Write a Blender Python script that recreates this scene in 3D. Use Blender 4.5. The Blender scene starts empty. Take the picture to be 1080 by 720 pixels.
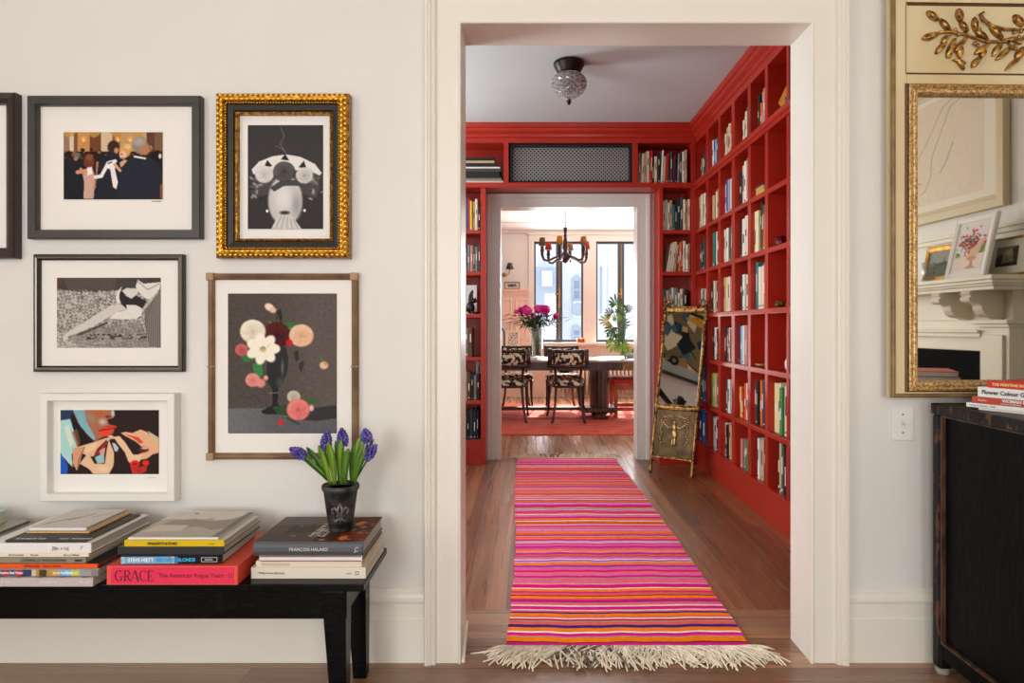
import bpy, math, random
import numpy as np
from mathutils import Vector, Matrix
R = random.Random(7)
SC = bpy.context.scene
COL = SC.collection
F, VX, VY, H = 720.0, 556.0, 345.0, 1.10
CEIL = 2.72

def PX(px, Y): return (px - VX) * Y / F
def PZ(py, Y): return H + (VY - py) * Y / F
def P(px, py, Y): return (PX(px, Y), Y, PZ(py, Y))

# ------------------------------------------------------------------ colour / materials
def lin(c):
    return tuple(((v/255.0)/12.92 if v/255.0 <= 0.04045 else ((v/255.0+0.055)/1.055)**2.4) for v in c)
_M = {}
def mat(name, rgb, rough=0.5, var=0.0, scale=20.0, bump=0.0, bscale=None, metal=0.0, spec=0.5, coat=0.0,
        stretch=(1, 1, 1), rgb2=None, lo=0.35, hi=0.65, trans=0.0, ior=1.45, alpha=1.0, sheen=0.0, detail=3.0):
    """principled material: optional noise mix between rgb and rgb2 (or a lighter/darker rgb), optional noise bump"""
    key = (name, rgb, rough, rgb2)
    if key in _M: return _M[key]
    m = bpy.data.materials.new(name); m.use_nodes = True
    nt = m.node_tree; b = nt.nodes['Principled BSDF']
    c = lin(rgb)
    b.inputs['Base Color'].default_value = (*c, 1)
    b.inputs['Roughness'].default_value = rough
    b.inputs['Metallic'].default_value = metal
    b.inputs['Specular IOR Level'].default_value = spec
    b.inputs['Coat Weight'].default_value = coat
    b.inputs['Coat Roughness'].default_value = 0.15
    b.inputs['Transmission Weight'].default_value = trans
    b.inputs['IOR'].default_value = ior
    if sheen: b.inputs['Sheen Weight'].default_value = sheen
    if var or rgb2 or bump:
        tc = nt.nodes.new('ShaderNodeTexCoord'); mp = nt.nodes.new('ShaderNodeMapping')
        mp.inputs['Scale'].default_value = stretch
        nt.links.new(tc.outputs['Object'], mp.inputs['Vector'])
    if var or rgb2:
        n = nt.nodes.new('ShaderNodeTexNoise'); n.inputs['Scale'].default_value = scale
        n.inputs['Detail'].default_value = detail
        nt.links.new(mp.outputs['Vector'], n.inputs['Vector'])
        r = nt.nodes.new('ShaderNodeValToRGB')
        r.color_ramp.elements[0].position = lo; r.color_ramp.elements[1].position = hi
        c2 = lin(rgb2) if rgb2 else tuple(min(1, v*(1+var)) for v in c)
        c1 = c if rgb2 else tuple(v*(1-var) for v in c)
        r.color_ramp.elements[0].color = (*c1, 1); r.color_ramp.elements[1].color = (*c2, 1)
        nt.links.new(n.outputs['Fac'], r.inputs['Fac']); nt.links.new(r.outputs['Color'], b.inputs['Base Color'])
    if bump:
        n2 = nt.nodes.new('ShaderNodeTexNoise'); n2.inputs['Scale'].default_value = bscale or scale
        n2.inputs['Detail'].default_value = 4
        nt.links.new(mp.outputs['Vector'], n2.inputs['Vector'])
        bp = nt.nodes.new('ShaderNodeBump'); bp.inputs['Strength'].default_value = bump
        bp.inputs['Distance'].default_value = 0.004
        nt.links.new(n2.outputs['Fac'], bp.inputs['Height']); nt.links.new(bp.outputs['Normal'], b.inputs['Normal'])
    _M[key] = m
    return m

def attr_mat(name, rough=0.5, bump=0.0, bscale=400.0, stretch=(1, 1, 1), coat=0.0):
    key = ('attr', name)
    if key in _M: return _M[key]
    m = bpy.data.materials.new(name); m.use_nodes = True
    nt = m.node_tree; b = nt.nodes['Principled BSDF']
    a = nt.nodes.new('ShaderNodeAttribute'); a.attribute_name = 'Col'
    nt.links.new(a.outputs['Color'], b.inputs['Base Color'])
    b.inputs['Roughness'].default_value = rough; b.inputs['Specular IOR Level'].default_value = 0.15
    b.inputs['Coat Weight'].default_value = coat
    if bump:
        tc = nt.nodes.new('ShaderNodeTexCoord'); mp = nt.nodes.new('ShaderNodeMapping')
        mp.inputs['Scale'].default_value = stretch
        nt.links.new(tc.outputs['Object'], mp.inputs['Vector'])
        n = nt.nodes.new('ShaderNodeTexNoise'); n.inputs['Scale'].default_value = bscale
        nt.links.new(mp.outputs['Vector'], n.inputs['Vector'])
        bp = nt.nodes.new('ShaderNodeBump'); bp.inputs['Strength'].default_value = bump; bp.inputs['Distance'].default_value = 0.003
        nt.links.new(n.outputs['Fac'], bp.inputs['Height']); nt.links.new(bp.outputs['Normal'], b.inputs['Normal'])
    _M[key] = m
    return m

def wood_floor(name, along_y, dark, light, plank=0.085, rough=0.28, length=1.7):
    m = bpy.data.materials.new(name); m.use_nodes = True
    nt = m.node_tree; b = nt.nodes['Principled BSDF']; L = nt.links.new
    tc = nt.nodes.new('ShaderNodeTexCoord'); mp = nt.nodes.new('ShaderNodeMapping')
    if along_y: mp.inputs['Rotation'].default_value = (0, 0, math.pi/2)
    L(tc.outputs['Object'], mp.inputs['Vector'])
    br = nt.nodes.new('ShaderNodeTexBrick')
    br.offset = 0.37; br.inputs['Scale'].default_value = 1.0
    br.inputs['Brick Width'].default_value = length; br.inputs['Row Height'].default_value = plank
    br.inputs['Mortar Size'].default_value = 0.0013; br.inputs['Mortar Smooth'].default_value = 0.2
    br.inputs['Color1'].default_value = (0.0, 0, 0, 1); br.inputs['Color2'].default_value = (1, 1, 1, 1)
    br.inputs['Mortar'].default_value = (0.5, .5, .5, 1)
    L(mp.outputs['Vector'], br.inputs['Vector'])
    # grain: noise stretched along the board, offset per board
    mp2 = nt.nodes.new('ShaderNodeMapping'); mp2.inputs['Scale'].default_value = (0.55, 20, 1)
    add = nt.nodes.new('ShaderNodeVectorMath'); add.operation = 'ADD'
    sc = nt.nodes.new('ShaderNodeVectorMath'); sc.operation = 'SCALE'; sc.inputs['Scale'].default_value = 7.0
    L(br.outputs['Color'], sc.inputs[0]); L(mp.outputs['Vector'], add.inputs[0]); L(sc.outputs[0], add.inputs[1])
    L(add.outputs[0], mp2.inputs['Vector'])
    n = nt.nodes.new('ShaderNodeTexNoise'); n.inputs['Scale'].default_value = 2.2; n.inputs['Detail'].default_value = 6
    n.inputs['Distortion'].default_value = 0.9
    L(mp2.outputs['Vector'], n.inputs['Vector'])
    mix = nt.nodes.new('ShaderNodeMath'); mix.operation = 'MULTIPLY_ADD'; mix.inputs[1].default_value = 0.42
    sep = nt.nodes.new('ShaderNodeSeparateColor'); L(br.outputs['Color'], sep.inputs[0])
    L(sep.outputs[0], mix.inputs[0])
    m3 = nt.nodes.new('ShaderNodeMath'); m3.operation = 'MULTIPLY'; m3.inputs[1].default_value = 0.75
    L(n.outputs['Fac'], m3.inputs[0]); L(m3.outputs[0], mix.inputs[2])
    cr = nt.nodes.new('ShaderNodeValToRGB')
    cr.color_ramp.elements[0].position = 0.2; cr.color_ramp.elements[0].color = (*lin(dark), 1)
    cr.color_ramp.elements[1].position = 0.85; cr.color_ramp.elements[1].color = (*lin(light), 1)
    L(mix.outputs[0], cr.inputs['Fac'])
    mm = nt.nodes.new('ShaderNodeMixRGB'); mm.blend_type = 'MIX'
    mm.inputs['Color2'].default_value = (*lin((40, 24, 15)), 1)
    L(br.outputs['Fac'], mm.inputs['Fac']); L(cr.outputs['Color'], mm.inputs['Color1'])
    L(mm.outputs['Color'], b.inputs['Base Color'])
    # worn varnish: roughness varies, with fine bump
    n3 = nt.nodes.new('ShaderNodeTexNoise'); n3.inputs['Scale'].default_value = 1.4; n3.inputs['Detail'].default_value = 8
    L(mp2.outputs['Vector'], n3.inputs['Vector'])
    mr = nt.nodes.new('ShaderNodeMapRange'); mr.inputs['To Min'].default_value = rough*0.45; mr.inputs['To Max'].default_value = rough*1.5
    mr.inputs['From Min'].default_value = 0.3; mr.inputs['From Max'].default_value = 0.7
    L(n3.outputs['Fac'], mr.inputs['Value']); L(mr.outputs[0], b.inputs['Roughness'])
    bp = nt.nodes.new('ShaderNodeBump'); bp.inputs['Strength'].default_value = 0.35; bp.inputs['Distance'].default_value = 0.0012
    L(n3.outputs['Fac'], bp.inputs['Height'])
    bp2 = nt.nodes.new('ShaderNodeBump'); bp2.inputs['Strength'].default_value = 0.6; bp2.inputs['Distance'].default_value = 0.002
    bp2.invert = True
    L(br.outputs['Fac'], bp2.inputs['Height']); L(bp.outputs['Normal'], bp2.inputs['Normal'])
    L(bp2.outputs['Normal'], b.inputs['Normal'])
    b.inputs['Specular IOR Level'].default_value = 0.85; b.inputs['Coat Weight'].default_value = 0.3; b.inputs['Coat Roughness'].default_value = 0.32
    return m

# ------------------------------------------------------------------ mesh builder
class MB:
    def __init__(s): s.v = []; s.f = []; s.mi = []; s.sm = []; s.mod = None
    def face(s, idx, mi=0, sm=False): s.f.append(tuple(idx)); s.mi.append(mi); s.sm.append(sm)
    def box(s, x0, x1, y0, y1, z0, z1, mi=0):
        if x0 > x1: x0, x1 = x1, x0
        if y0 > y1: y0, y1 = y1, y0
        if z0 > z1: z0, z1 = z1, z0
        n = len(s.v)
        s.v += [(x0,y0,z0),(x1,y0,z0),(x1,y1,z0),(x0,y1,z0),(x0,y0,z1),(x1,y0,z1),(x1,y1,z1),(x0,y1,z1)]
        for q in ((0,3,2,1),(4,5,6,7),(0,1,5,4),(1,2,6,5),(2,3,7,6),(3,0,4,7)): s.face([n+i for i in q], mi)
        return s
    def quad(s, pts, mi=0):
        n = len(s.v); s.v += [tuple(p) for p in pts]; s.face(range(n, n+len(pts)), mi); return s
    def hexa(s, a, b, mi=0, sm=False):
        """loft between two 4+ point loops, capped"""
        return s.loft([a, b], mi, sm)
    def loft(s, loops, mi=0, sm=False, cap=True, closed=False):
        n = len(s.v); k = len(loops[0])
        for l in loops: s.v += [tuple(p) for p in l]
        m = len(loops)
        for i in range(m if closed else m-1):
            a = n+i*k; b = n+((i+1) % m)*k
            for j in range(k):
                j2 = (j+1) % k
                s.face((a+j, a+j2, b+j2, b+j), mi, sm)
        if cap and not closed:
            s.face([n+j for j in reversed(range(k))], mi); s.face([n+(m-1)*k+j for j in range(k)], mi)
        return s
    def lathe(s, prof, c=(0,0,0), seg=24, mi=0, sm=True, axis='z'):
        loops = []
        for r, z in prof:
            l = []
            for j in range(seg):
                a = 2*math.pi*j/seg
                if axis == 'z': l.append((c[0]+r*math.cos(a), c[1]+r*math.sin(a), c[2]+z))
                elif axis == 'y': l.append((c[0]+r*math.cos(a), c[1]+z, c[2]-r*math.sin(a)))
                else: l.append((c[0]+z, c[1]+r*math.cos(a), c[2]+r*math.sin(a)))
            loops.append(l)
        return s.loft(loops, mi, sm)
    def tube(s, pts, rad, seg=8, mi=0, sm=True, flat=1.0):
        pts = [Vector(p) for p in pts]
        if not hasattr(rad, '__len__'): rad = [rad]*len(pts)
        loops = []; up = None
        for i, p in enumerate(pts):
            d = (pts[min(i+1, len(pts)-1)] - pts[max(i-1, 0)])
            d = d.normalized() if d.length > 1e-9 else Vector((0,0,1))
            if up is None:
                up = Vector((0,1,0)) if abs(d.y) < 0.9 else Vector((1,0,0))
            u = (up - d*up.dot(d)).normalized(); w = d.cross(u); up = u
            loops.append([p + u*(rad[i]*math.cos(2*math.pi*j/seg)*flat) + w*(rad[i]*math.sin(2*math.pi*j/seg)) for j in range(seg)])
        return s.loft(loops, mi, sm)
    def ell(s, c, r, seg=10, rings=6, mi=0, rot=None, sm=True):
        if not hasattr(r, '__len__'): r = (r, r, r)
        c = Vector(c); n = len(s.v)
        def T(v):
            v = Vector((v[0]*r[0], v[1]*r[1], v[2]*r[2]))
            if rot is not None: v = rot @ v
            return tuple(c+v)
        s.v.append(T((0,0,-1)))
        for i in range(1, rings):
            t = math.pi*i/rings - math.pi/2
            for j in range(seg):
                a = 2*math.pi*j/seg; s.v.append(T((math.cos(t)*math.cos(a), math.cos(t)*math.sin(a), math.sin(t))))
        s.v.append(T((0,0,1))); top = len(s.v)-1
        for j in range(seg):
            s.face((n, n+1+(j+1) % seg, n+1+j), mi, sm)
            a = n+1+(rings-2)*seg; s.face((a+j, a+(j+1) % seg, top), mi, sm)
        for i in range(rings-2):
            a = n+1+i*seg; b = a+seg
            for j in range(seg): s.face((a+j, a+(j+1) % seg, b+(j+1) % seg, b+j), mi, sm)
        return s
    def rect_sweep(s, x0, x1, z0, z1, prof, y=0.0, mi=0):
        """mitred picture-frame moulding; prof = [(inset, forward)] ; front faces -y"""
        loops = [[(x0+i, y-d, z0+i) for i, d in prof], [(x1-i, y-d, z0+i) for i, d in prof],
                 [(x1-i, y-d, z1-i) for i, d in prof], [(x0+i, y-d, z1-i) for i, d in prof]]
        return s.loft(loops, mi, False, False, True)
    def casing(s, x0, x1, z0, z1, prof, y=0.0, mi=0):
        """three-sided door casing; prof = [(outward, forward)]"""
        loops = [[(x0-o, y-d, z0) for o, d in prof], [(x0-o, y-d, z1+o) for o, d in prof],
                 [(x1+o, y-d, z1+o) for o, d in prof], [(x1+o, y-d, z0) for o, d in prof]]
        return s.loft(loops, mi, False, True)
    def extr(s, prof, axis, a, b, mi=0, sm=False):
        """extrude a 2-D profile along an axis. axis x: prof=(y,z); y: prof=(x,z); z: prof=(x,y)"""
        def pt(p, t):
            return (t, p[0], p[1]) if axis == 'x' else ((p[0], t, p[1]) if axis == 'y' else (p[0], p[1], t))
        return s.loft([[pt(p, a) for p in prof], [pt(p, b) for p in prof]], mi, sm)
    def build(s, name, mats, parent=None, bevel=0, label=None, world=True):
        me = bpy.data.meshes.new(name)
        off = Vector((0, 0, 0)); q = parent
        while q is not None and world: off = off + Vector(q.location); q = q.parent
        me.from_pydata([tuple(Vector(v)-off) for v in s.v], [], s.f)
        if not isinstance(mats, (list, tuple)): mats = [mats]
        for m in mats: me.materials.append(m)
        me.polygons.foreach_set('material_index', s.mi); me.polygons.foreach_set('use_smooth', s.sm)
        me.update()
        import bmesh
        bm = bmesh.new(); bm.from_mesh(me); bmesh.ops.recalc_face_normals(bm, faces=bm.faces); bm.to_mesh(me); bm.free()
        o = bpy.data.objects.new(name, me); COL.objects.link(o)
        if parent is not None: o.parent = parent
        if bevel:
            md = o.modifiers.new('bevel', 'BEVEL'); md.width = bevel; md.segments = 2; md.limit_method = 'ANGLE'
            md.angle_limit = math.radians(40)
        if label: o['label'] = label
        return o

def thing(name, label, cat, loc=(0,0,0), rot=(0,0,0), group=None):
    o = bpy.data.objects.new(name, None); COL.objects.link(o)
    o.empty_display_size = 0.05
    o.location = loc; o.rotation_euler = rot; o['label'] = label; o['category'] = cat
    if group: o['group'] = group
    return o
def tag(o, label, cat, group=None):
    o['label'] = label; o['category'] = cat
    if group: o['group'] = group
    return o
def struct(o, label=None):
    o['kind'] = 'structure'
    if label: o['label'] = label
    return o
def rebase(o):
    """move a top-level mesh's origin to its own base centre"""
    me = o.data; n = len(me.vertices); a = np.empty(n*3); me.vertices.foreach_get('co', a); a = a.reshape(-1, 3)
    c = np.array([(a[:,0].min()+a[:,0].max())/2, (a[:,1].min()+a[:,1].max())/2, a[:,2].min()])
    me.vertices.foreach_set('co', (a-c).ravel()); me.update(); o.location = tuple(c); return o

def text_mesh(body, size, mt, parent, loc, rot, name='title', squash=1.0, align='LEFT', bold=0.0, label=None):
    cu = bpy.data.curves.new('t', 'FONT'); cu.body = body; cu.size = size; cu.align_x = align; cu.align_y = 'CENTER'
    cu.offset = bold; cu.extrude = 0.0003
    to = bpy.data.objects.new('t', cu); COL.objects.link(to)
    bpy.context.view_layer.update()
    dg = bpy.context.evaluated_depsgraph_get()
    me = bpy.data.meshes.new_from_object(to.evaluated_get(dg)); me.name = name
    bpy.data.objects.remove(to); bpy.data.curves.remove(cu)
    me.materials.clear(); me.materials.append(mt)
    o = bpy.data.objects.new(name, me); COL.objects.link(o); o.parent = parent
    o.location = loc; o.rotation_euler = rot; o.scale = (squash, 1, 1)
    if label: o['label'] = label
    return o

# ------------------------------------------------------------------ painted prints: a colour grid computed in code
class Canvas:
    def __init__(s, w, h, x0, x1, y0, y1, bg):
        """w,h grid; drawing units x0..x1 (right), y0..y1 (down)"""
        s.w, s.h = w, h
        xs = np.linspace(x0, x1, w); ys = np.linspace(y0, y1, h)
        s.X, s.Y = np.meshgrid(xs, ys); s.c = np.empty((h, w, 3)); s.c[:] = bg
        s.u = (x1-x0)/w; s.rng = np.random.RandomState(3)
    def put(s, m, col):
        m = np.clip(m, 0, 1)[..., None]; s.c = s.c*(1-m) + np.array(col, float)*m
    def poly(s, pts, col, a=1.0):
        X, Y = s.X, s.Y; ins = np.zeros(X.shape, bool); n = len(pts); j = n-1
        for i in range(n):
            xi, yi = pts[i]; xj, yj = pts[j]
            c = ((yi > Y) != (yj > Y)) & (X < (xj-xi)*(Y-yi)/((yj-yi) if yj != yi else 1e-9)+xi)
            ins ^= c; j = i
        s.put(ins*a, col); return s
    def ell(s, cx, cy, rx, ry, col, rot=0, soft=0.15, a=1.0):
        t = math.radians(rot); dx = s.X-cx; dy = s.Y-cy
        u = (dx*math.cos(t)+dy*math.sin(t))/rx; v = (-dx*math.sin(t)+dy*math.cos(t))/ry
        d = np.sqrt(u*u+v*v); s.put((1-d)/soft*a if soft > 0 else (d < 1)*a, col) if a == 1 else s.put(np.clip((1-d)/soft, 0, 1)*a, col)
        return s
    def line(s, pts, wd, col, a=1.0):
        for (ax, ay), (bx, by) in zip(pts[:-1], pts[1:]):
            dx, dy = bx-ax, by-ay; L2 = dx*dx+dy*dy+1e-9
            t = np.clip(((s.X-ax)*dx+(s.Y-ay)*dy)/L2, 0, 1)
            d = np.hypot(s.X-ax-t*dx, s.Y-ay-t*dy); s.put(np.clip((wd/2-d)/s.u+0.5, 0, 1)*a, col)
        return s
    def noise(s, amp, k=1, mask=None):
        h, w = s.h//k+2, s.w//k+2; n = np.kron(s.rng.randn(h, w), np.ones((k, k)))[:s.h, :s.w][..., None]*amp
        s.c = s.c + (n if mask is None else n*mask[..., None]); return s
    def rose(s, cx, cy, r, col, dark, n=5, seed=0):
        rr = random.Random(seed); mix = lambda t: tuple(col[i]*(1-t)+dark[i]*t for i in range(3))
        s.ell(cx, cy, r, r*0.9, dark, soft=0.1)
        for k in range(5):
            q = r*(1-.19*k); m = 7-k; a0 = rr.uniform(0, 6.28)
            for i in range(m):
                a = a0+6.283*i/m+rr.uniform(-.2, .2); px, py = cx+math.cos(a)*q*.55, cy+math.sin(a)*q*.5; rx, ry = q*.52, q*.34
                s.ell(px, py, rx*1.08, ry*1.12, mix(.85), rot=math.degrees(a)+90, soft=.3, a=.8)
                s.ell(px+math.cos(a)*q*.05-r*.03, py+math.sin(a)*q*.05-r*.04, rx, ry, mix(.12*k+rr.uniform(0, .15)), rot=math.degrees(a)+90, soft=.35, a=.95)
        s.ell(cx, cy, r*.16, r*.13, dark, soft=.8, a=.8); return s
    def soft(s, k=1):
        for _ in range(k):
            p = np.pad(s.c, ((1, 1), (1, 1), (0, 0)), mode='edge')
            s.c = (p[1:-1, 1:-1]*4 + p[:-2, 1:-1] + p[2:, 1:-1] + p[1:-1, :-2] + p[1:-1, 2:])/8
        return s
    def mesh(s, name, x0, x1, z0, z1, y, parent, mt=None, world=True, plane='xz', label=None):
        w, h = s.w, s.h
        off = Vector(parent.location) if world else Vector((0,0,0))
        xs = np.linspace(x0, x1, w); zs = np.linspace(z1, z0, h); A, B = np.meshgrid(xs, zs)
        v = np.empty((h*w, 3))
        if plane == 'xz': v[:,0] = A.ravel(); v[:,1] = y; v[:,2] = B.ravel()
        elif plane == 'xy': v[:,0] = A.ravel(); v[:,1] = B.ravel(); v[:,2] = y
        else: v[:,0] = y; v[:,1] = A.ravel(); v[:,2] = B.ravel()
        v -= np.array(off)
        i = np.arange((h-1)*(w-1)); r = i//(w-1); c = i % (w-1); a = r*w+c
        fc = np.stack([a, a+w, a+w+1, a+1], 1)
        me = bpy.data.meshes.new(name); me.from_pydata(v.tolist(), [], fc.tolist())
        at = me.color_attributes.new('Col', 'FLOAT_COLOR', 'POINT')
        c = np.clip(s.c, 0, 255)/255.0; c = np.where(c <= 0.04045, c/12.92, ((c+0.055)/1.055)**2.4)
        full = np.ones((h*w, 4)); full[:, :3] = c.reshape(-1, 3); at.data.foreach_set('color', full.ravel())
        me.materials.append(mt or attr_mat('print_ink', 0.6)); me.update()
        o = bpy.data.objects.new(name, me); COL.objects.link(o); o.parent = parent
        if label: o['label'] = label
        return o
# ================================================================== MATERIALS
M_wall = mat('warm white wall paint', (224, 222, 217), 0.55, var=0.012, scale=3, bump=0.12, bscale=60)
M_trim = mat('white satin trim paint', (231, 227, 217), 0.35, bump=0.08, bscale=30)
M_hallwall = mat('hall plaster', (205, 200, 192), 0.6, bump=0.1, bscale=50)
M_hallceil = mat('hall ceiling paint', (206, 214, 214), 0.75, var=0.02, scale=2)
M_ceil = mat('ceiling paint', (230, 226, 218), 0.7)
M_red = mat('red lacquer joinery paint', (172, 38, 22), 0.34, var=0.06, scale=4, bump=0.12, bscale=25, coat=0.15)
M_redin = M_red
M_dwall = mat('dining room cream paint', (226, 221, 215), 0.6)
M_pink = mat('pink panelling paint', (234, 204, 186), 0.5)
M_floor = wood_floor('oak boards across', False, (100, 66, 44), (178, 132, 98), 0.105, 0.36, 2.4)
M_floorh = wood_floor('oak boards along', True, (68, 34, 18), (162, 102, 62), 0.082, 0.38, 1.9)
M_black = mat('black gloss paint', (9, 8, 8), 0.25, var=0.4, scale=30, bump=0.1, bscale=50, spec=0.12, stretch=(1, 6, 6))
M_paper = mat('book page edges', (226, 216, 196), 0.8, bump=0.5, bscale=300, stretch=(0.2, 0.2, 12))
M_mat = mat('white mat board', (236, 233, 228), 0.8)

# ================================================================== SETTING: living room side
YW = 2.26          # living room face of the wall with the cased opening
YB = 2.41          # hall face of the same wall
OX0, OX1, OZ = -0.217, 0.930, 2.094
LX0, LX1, LY0 = -2.9, 2.72, -3.4
def wallbox(name, label, parts, m):
    b = MB()
    for p in parts: b.box(*p)
    return struct(b.build(name, m), label)
HX0, HX1 = -1.75, 1.66
wallbox('wall_back', 'white wall with the wide cased opening and the hung pictures',
        [(LX0, OX0-0.015, YW, YB-0.005, 0, CEIL), (OX1+0.015, LX1, YW, YB-0.005, 0, CEIL), (OX0-0.015, OX1+0.015, YW, YB-0.005, OZ+0.015, CEIL)], M_wall)
# the room behind the camera, with two tall windows in the far wall and one added in the left wall for light
wx = [(-2.0, -0.7), (0.6, 1.9)]
wallbox('wall_front', 'white wall with two tall windows behind the viewer',
        [(LX0, wx[0][0], LY0-0.15, LY0, 0, CEIL), (wx[0][1], wx[1][0], LY0-0.15, LY0, 0, CEIL), (wx[1][1], LX1, LY0-0.15, LY0, 0, CEIL)] +
        [(a, b, LY0-0.15, LY0, 0, 0.6) for a, b in wx] + [(a, b, LY0-0.15, LY0, 2.35, CEIL) for a, b in wx], M_wall)
wallbox('wall_left', 'white left wall with an added tall window',
        [(LX0-0.15, LX0, LY0-0.15, -1.9, 0, CEIL), (LX0-0.15, LX0, -0.3, YB, 0, CEIL), (LX0-0.15, LX0, -1.9, -0.3, 0, 0.6), (LX0-0.15, LX0, -1.9, -0.3, 2.35, CEIL)], M_wall)
wallbox('wall_right', 'cream wall that holds the fireplace', [(LX1, LX1+0.15, LY0-0.15, YB, 0, CEIL)], M_wall)
wallbox('ceiling', 'white ceiling of the sitting room', [(LX0-.15, LX1+.15, LY0-.15, YB-0.005, CEIL, CEIL+0.1)], M_ceil)
wallbox('floor', 'brown oak floor with boards running across the opening', [(LX0-.15, LX1+.15, LY0-.15, 2.66, -0.1, 0)], M_floor)
def simple_window(name, x0, x1, z0, z1, y, axis='y'):
    b = MB(); w = 0.05
    def bx(a0, a1, c0, c1):
        if axis == 'y': b.box(a0, a1, y-0.03, y+0.03, c0, c1)
        else: b.box(y-0.03, y+0.03, a0, a1, c0, c1)
    bx(x0, x0+w, z0, z1); bx(x1-w, x1, z0, z1); bx(x0+w, x1-w, z0, z0+w); bx(x0+w, x1-w, z1-w, z1)
    bx(x0+w, x1-w, (z0+z1)/2-0.02, (z0+z1)/2+0.02)
    struct(b.build(name, M_trim), 'unseen white sash window behind the viewer')
simple_window('window_1', *wx[0], 0.6, 2.35, LY0-0.08)
simple_window('window_2', *wx[1], 0.6, 2.35, LY0-0.08)
simple_window('window_3', -1.9, -0.3, 0.6, 2.35, LX0-0.08, 'x')  # added window for light from the left, none known in this wall

# cased opening: jamb lining + mitred casing with bead and ridged backband
b = MB()
JB = 2.412
b.box(OX0-0.015, OX0, YW, JB, 0, OZ+0.015); b.box(OX1, OX1+0.015, YW, JB, 0, OZ+0.015); b.box(OX0, OX1, YW, JB, OZ, OZ+0.015)
struct(b.build('trim_1', M_trim, bevel=0.0012), 'white painted jamb lining the wide opening')
prof = [(0, 0), (0, 0.026), (0.002, 0.029), (0.006, 0.029), (0.008, 0.0255), (0.010, 0.0225), (0.078, 0.0225), (0.080, 0.026), (0.084, 0.036),
        (0.090, 0.038), (0.093, 0.034), (0.096, 0.038), (0.101, 0.042), (0.106, 0.040), (0.108, 0.044), (0.116, 0.044), (0.118, 0.040), (0.118, 0)]
b = MB(); b.casing(OX0, OX1, 0.0, OZ, prof, y=YW)
struct(b.build('trim_2', M_trim), 'white door casing with ridged outer moulding around the wide opening')
# baseboards
def baseprof(y, s=-1):
    return [(y, 0), (y+s*0.022, 0), (y+s*0.022, 0.143), (y+s*0.018, 0.147), (y+s*0.018, 0.192), (y+s*0.026, 0.196), (y+s*0.028, 0.204), (y+s*0.020, 0.212),
            (y+s*0.016, 0.222), (y+s*0.010, 0.228), (y+s*0.004, 0.236), (y, 0.237)]
b = MB(); b.extr(baseprof(YW), 'x', LX0, OX0-0.118); struct(b.build('baseboard_left', M_trim), 'tall white baseboard left of the opening')
b = MB(); b.extr(baseprof(YW), 'x', OX1+0.118, LX1); struct(b.build('baseboard_right', M_trim), 'tall white baseboard right of the opening')
# small bright strip at the foot of the left jamb
b = MB(); b.loft([[(OX0+0.001, 2.24, 0.0), (OX0+0.012, 2.24, 0.0), (OX0+0.012, 2.24, 0.012), (OX0+0.001, 2.24, 0.012)],
                  [(OX0+0.001, 2.40, 0.055), (OX0+0.010, 2.40, 0.055), (OX0+0.010, 2.40, 0.070), (OX0+0.001, 2.40, 0.070)]])
struct(b.build('trim_3', M_trim), 'small white strip at the foot of the left jamb')

# ------------------------------------------------------------------ hall
YH = 5.70          # wall with the dining doorway
YF = 5.46          # face of the bookcase around that doorway
DX0, DX1, DZ = PX(528, YH), PX(671.5, YH), 2.10
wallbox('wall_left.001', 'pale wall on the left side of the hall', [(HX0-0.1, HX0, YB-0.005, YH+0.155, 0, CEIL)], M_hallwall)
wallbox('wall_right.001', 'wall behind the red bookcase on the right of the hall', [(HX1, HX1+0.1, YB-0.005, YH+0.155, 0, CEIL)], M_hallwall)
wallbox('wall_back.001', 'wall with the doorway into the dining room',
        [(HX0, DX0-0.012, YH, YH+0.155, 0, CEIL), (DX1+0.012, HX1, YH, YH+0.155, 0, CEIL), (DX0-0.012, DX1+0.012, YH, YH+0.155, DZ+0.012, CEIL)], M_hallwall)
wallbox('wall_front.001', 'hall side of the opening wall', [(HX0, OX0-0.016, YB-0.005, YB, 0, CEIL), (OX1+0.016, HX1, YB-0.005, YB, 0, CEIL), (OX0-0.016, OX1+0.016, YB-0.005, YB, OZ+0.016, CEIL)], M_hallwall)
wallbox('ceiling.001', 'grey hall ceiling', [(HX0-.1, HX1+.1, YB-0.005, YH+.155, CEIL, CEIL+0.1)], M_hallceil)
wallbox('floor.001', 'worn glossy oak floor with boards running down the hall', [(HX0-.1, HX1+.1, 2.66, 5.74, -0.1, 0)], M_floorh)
# doorway casing
b = MB(); b.box(DX0-0.012, DX0, YH, YH+0.165, 0, DZ+0.012); b.box(DX1, DX1+0.012, YH, YH+0.165, 0, DZ+0.012); b.box(DX0, DX1, YH, YH+0.165, DZ, DZ+0.012)
struct(b.build('trim_4', M_trim), 'white jamb lining the dining room doorway')
M_trim2 = mat('grey white door casing paint', (212, 213, 206), 0.4)
prof = [(0, 0), (0, 0.02), (0.004, 0.023), (0.008, 0.02), (0.075, 0.02), (0.08, 0.028), (0.105, 0.030), (0.110, 0.027), (0.110, 0)]
b = MB(); b.casing(DX0, DX1, 0.0, DZ, prof, y=YH); struct(b.build('trim_5', M_trim2), 'plain white casing around the dining room doorway')

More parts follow.
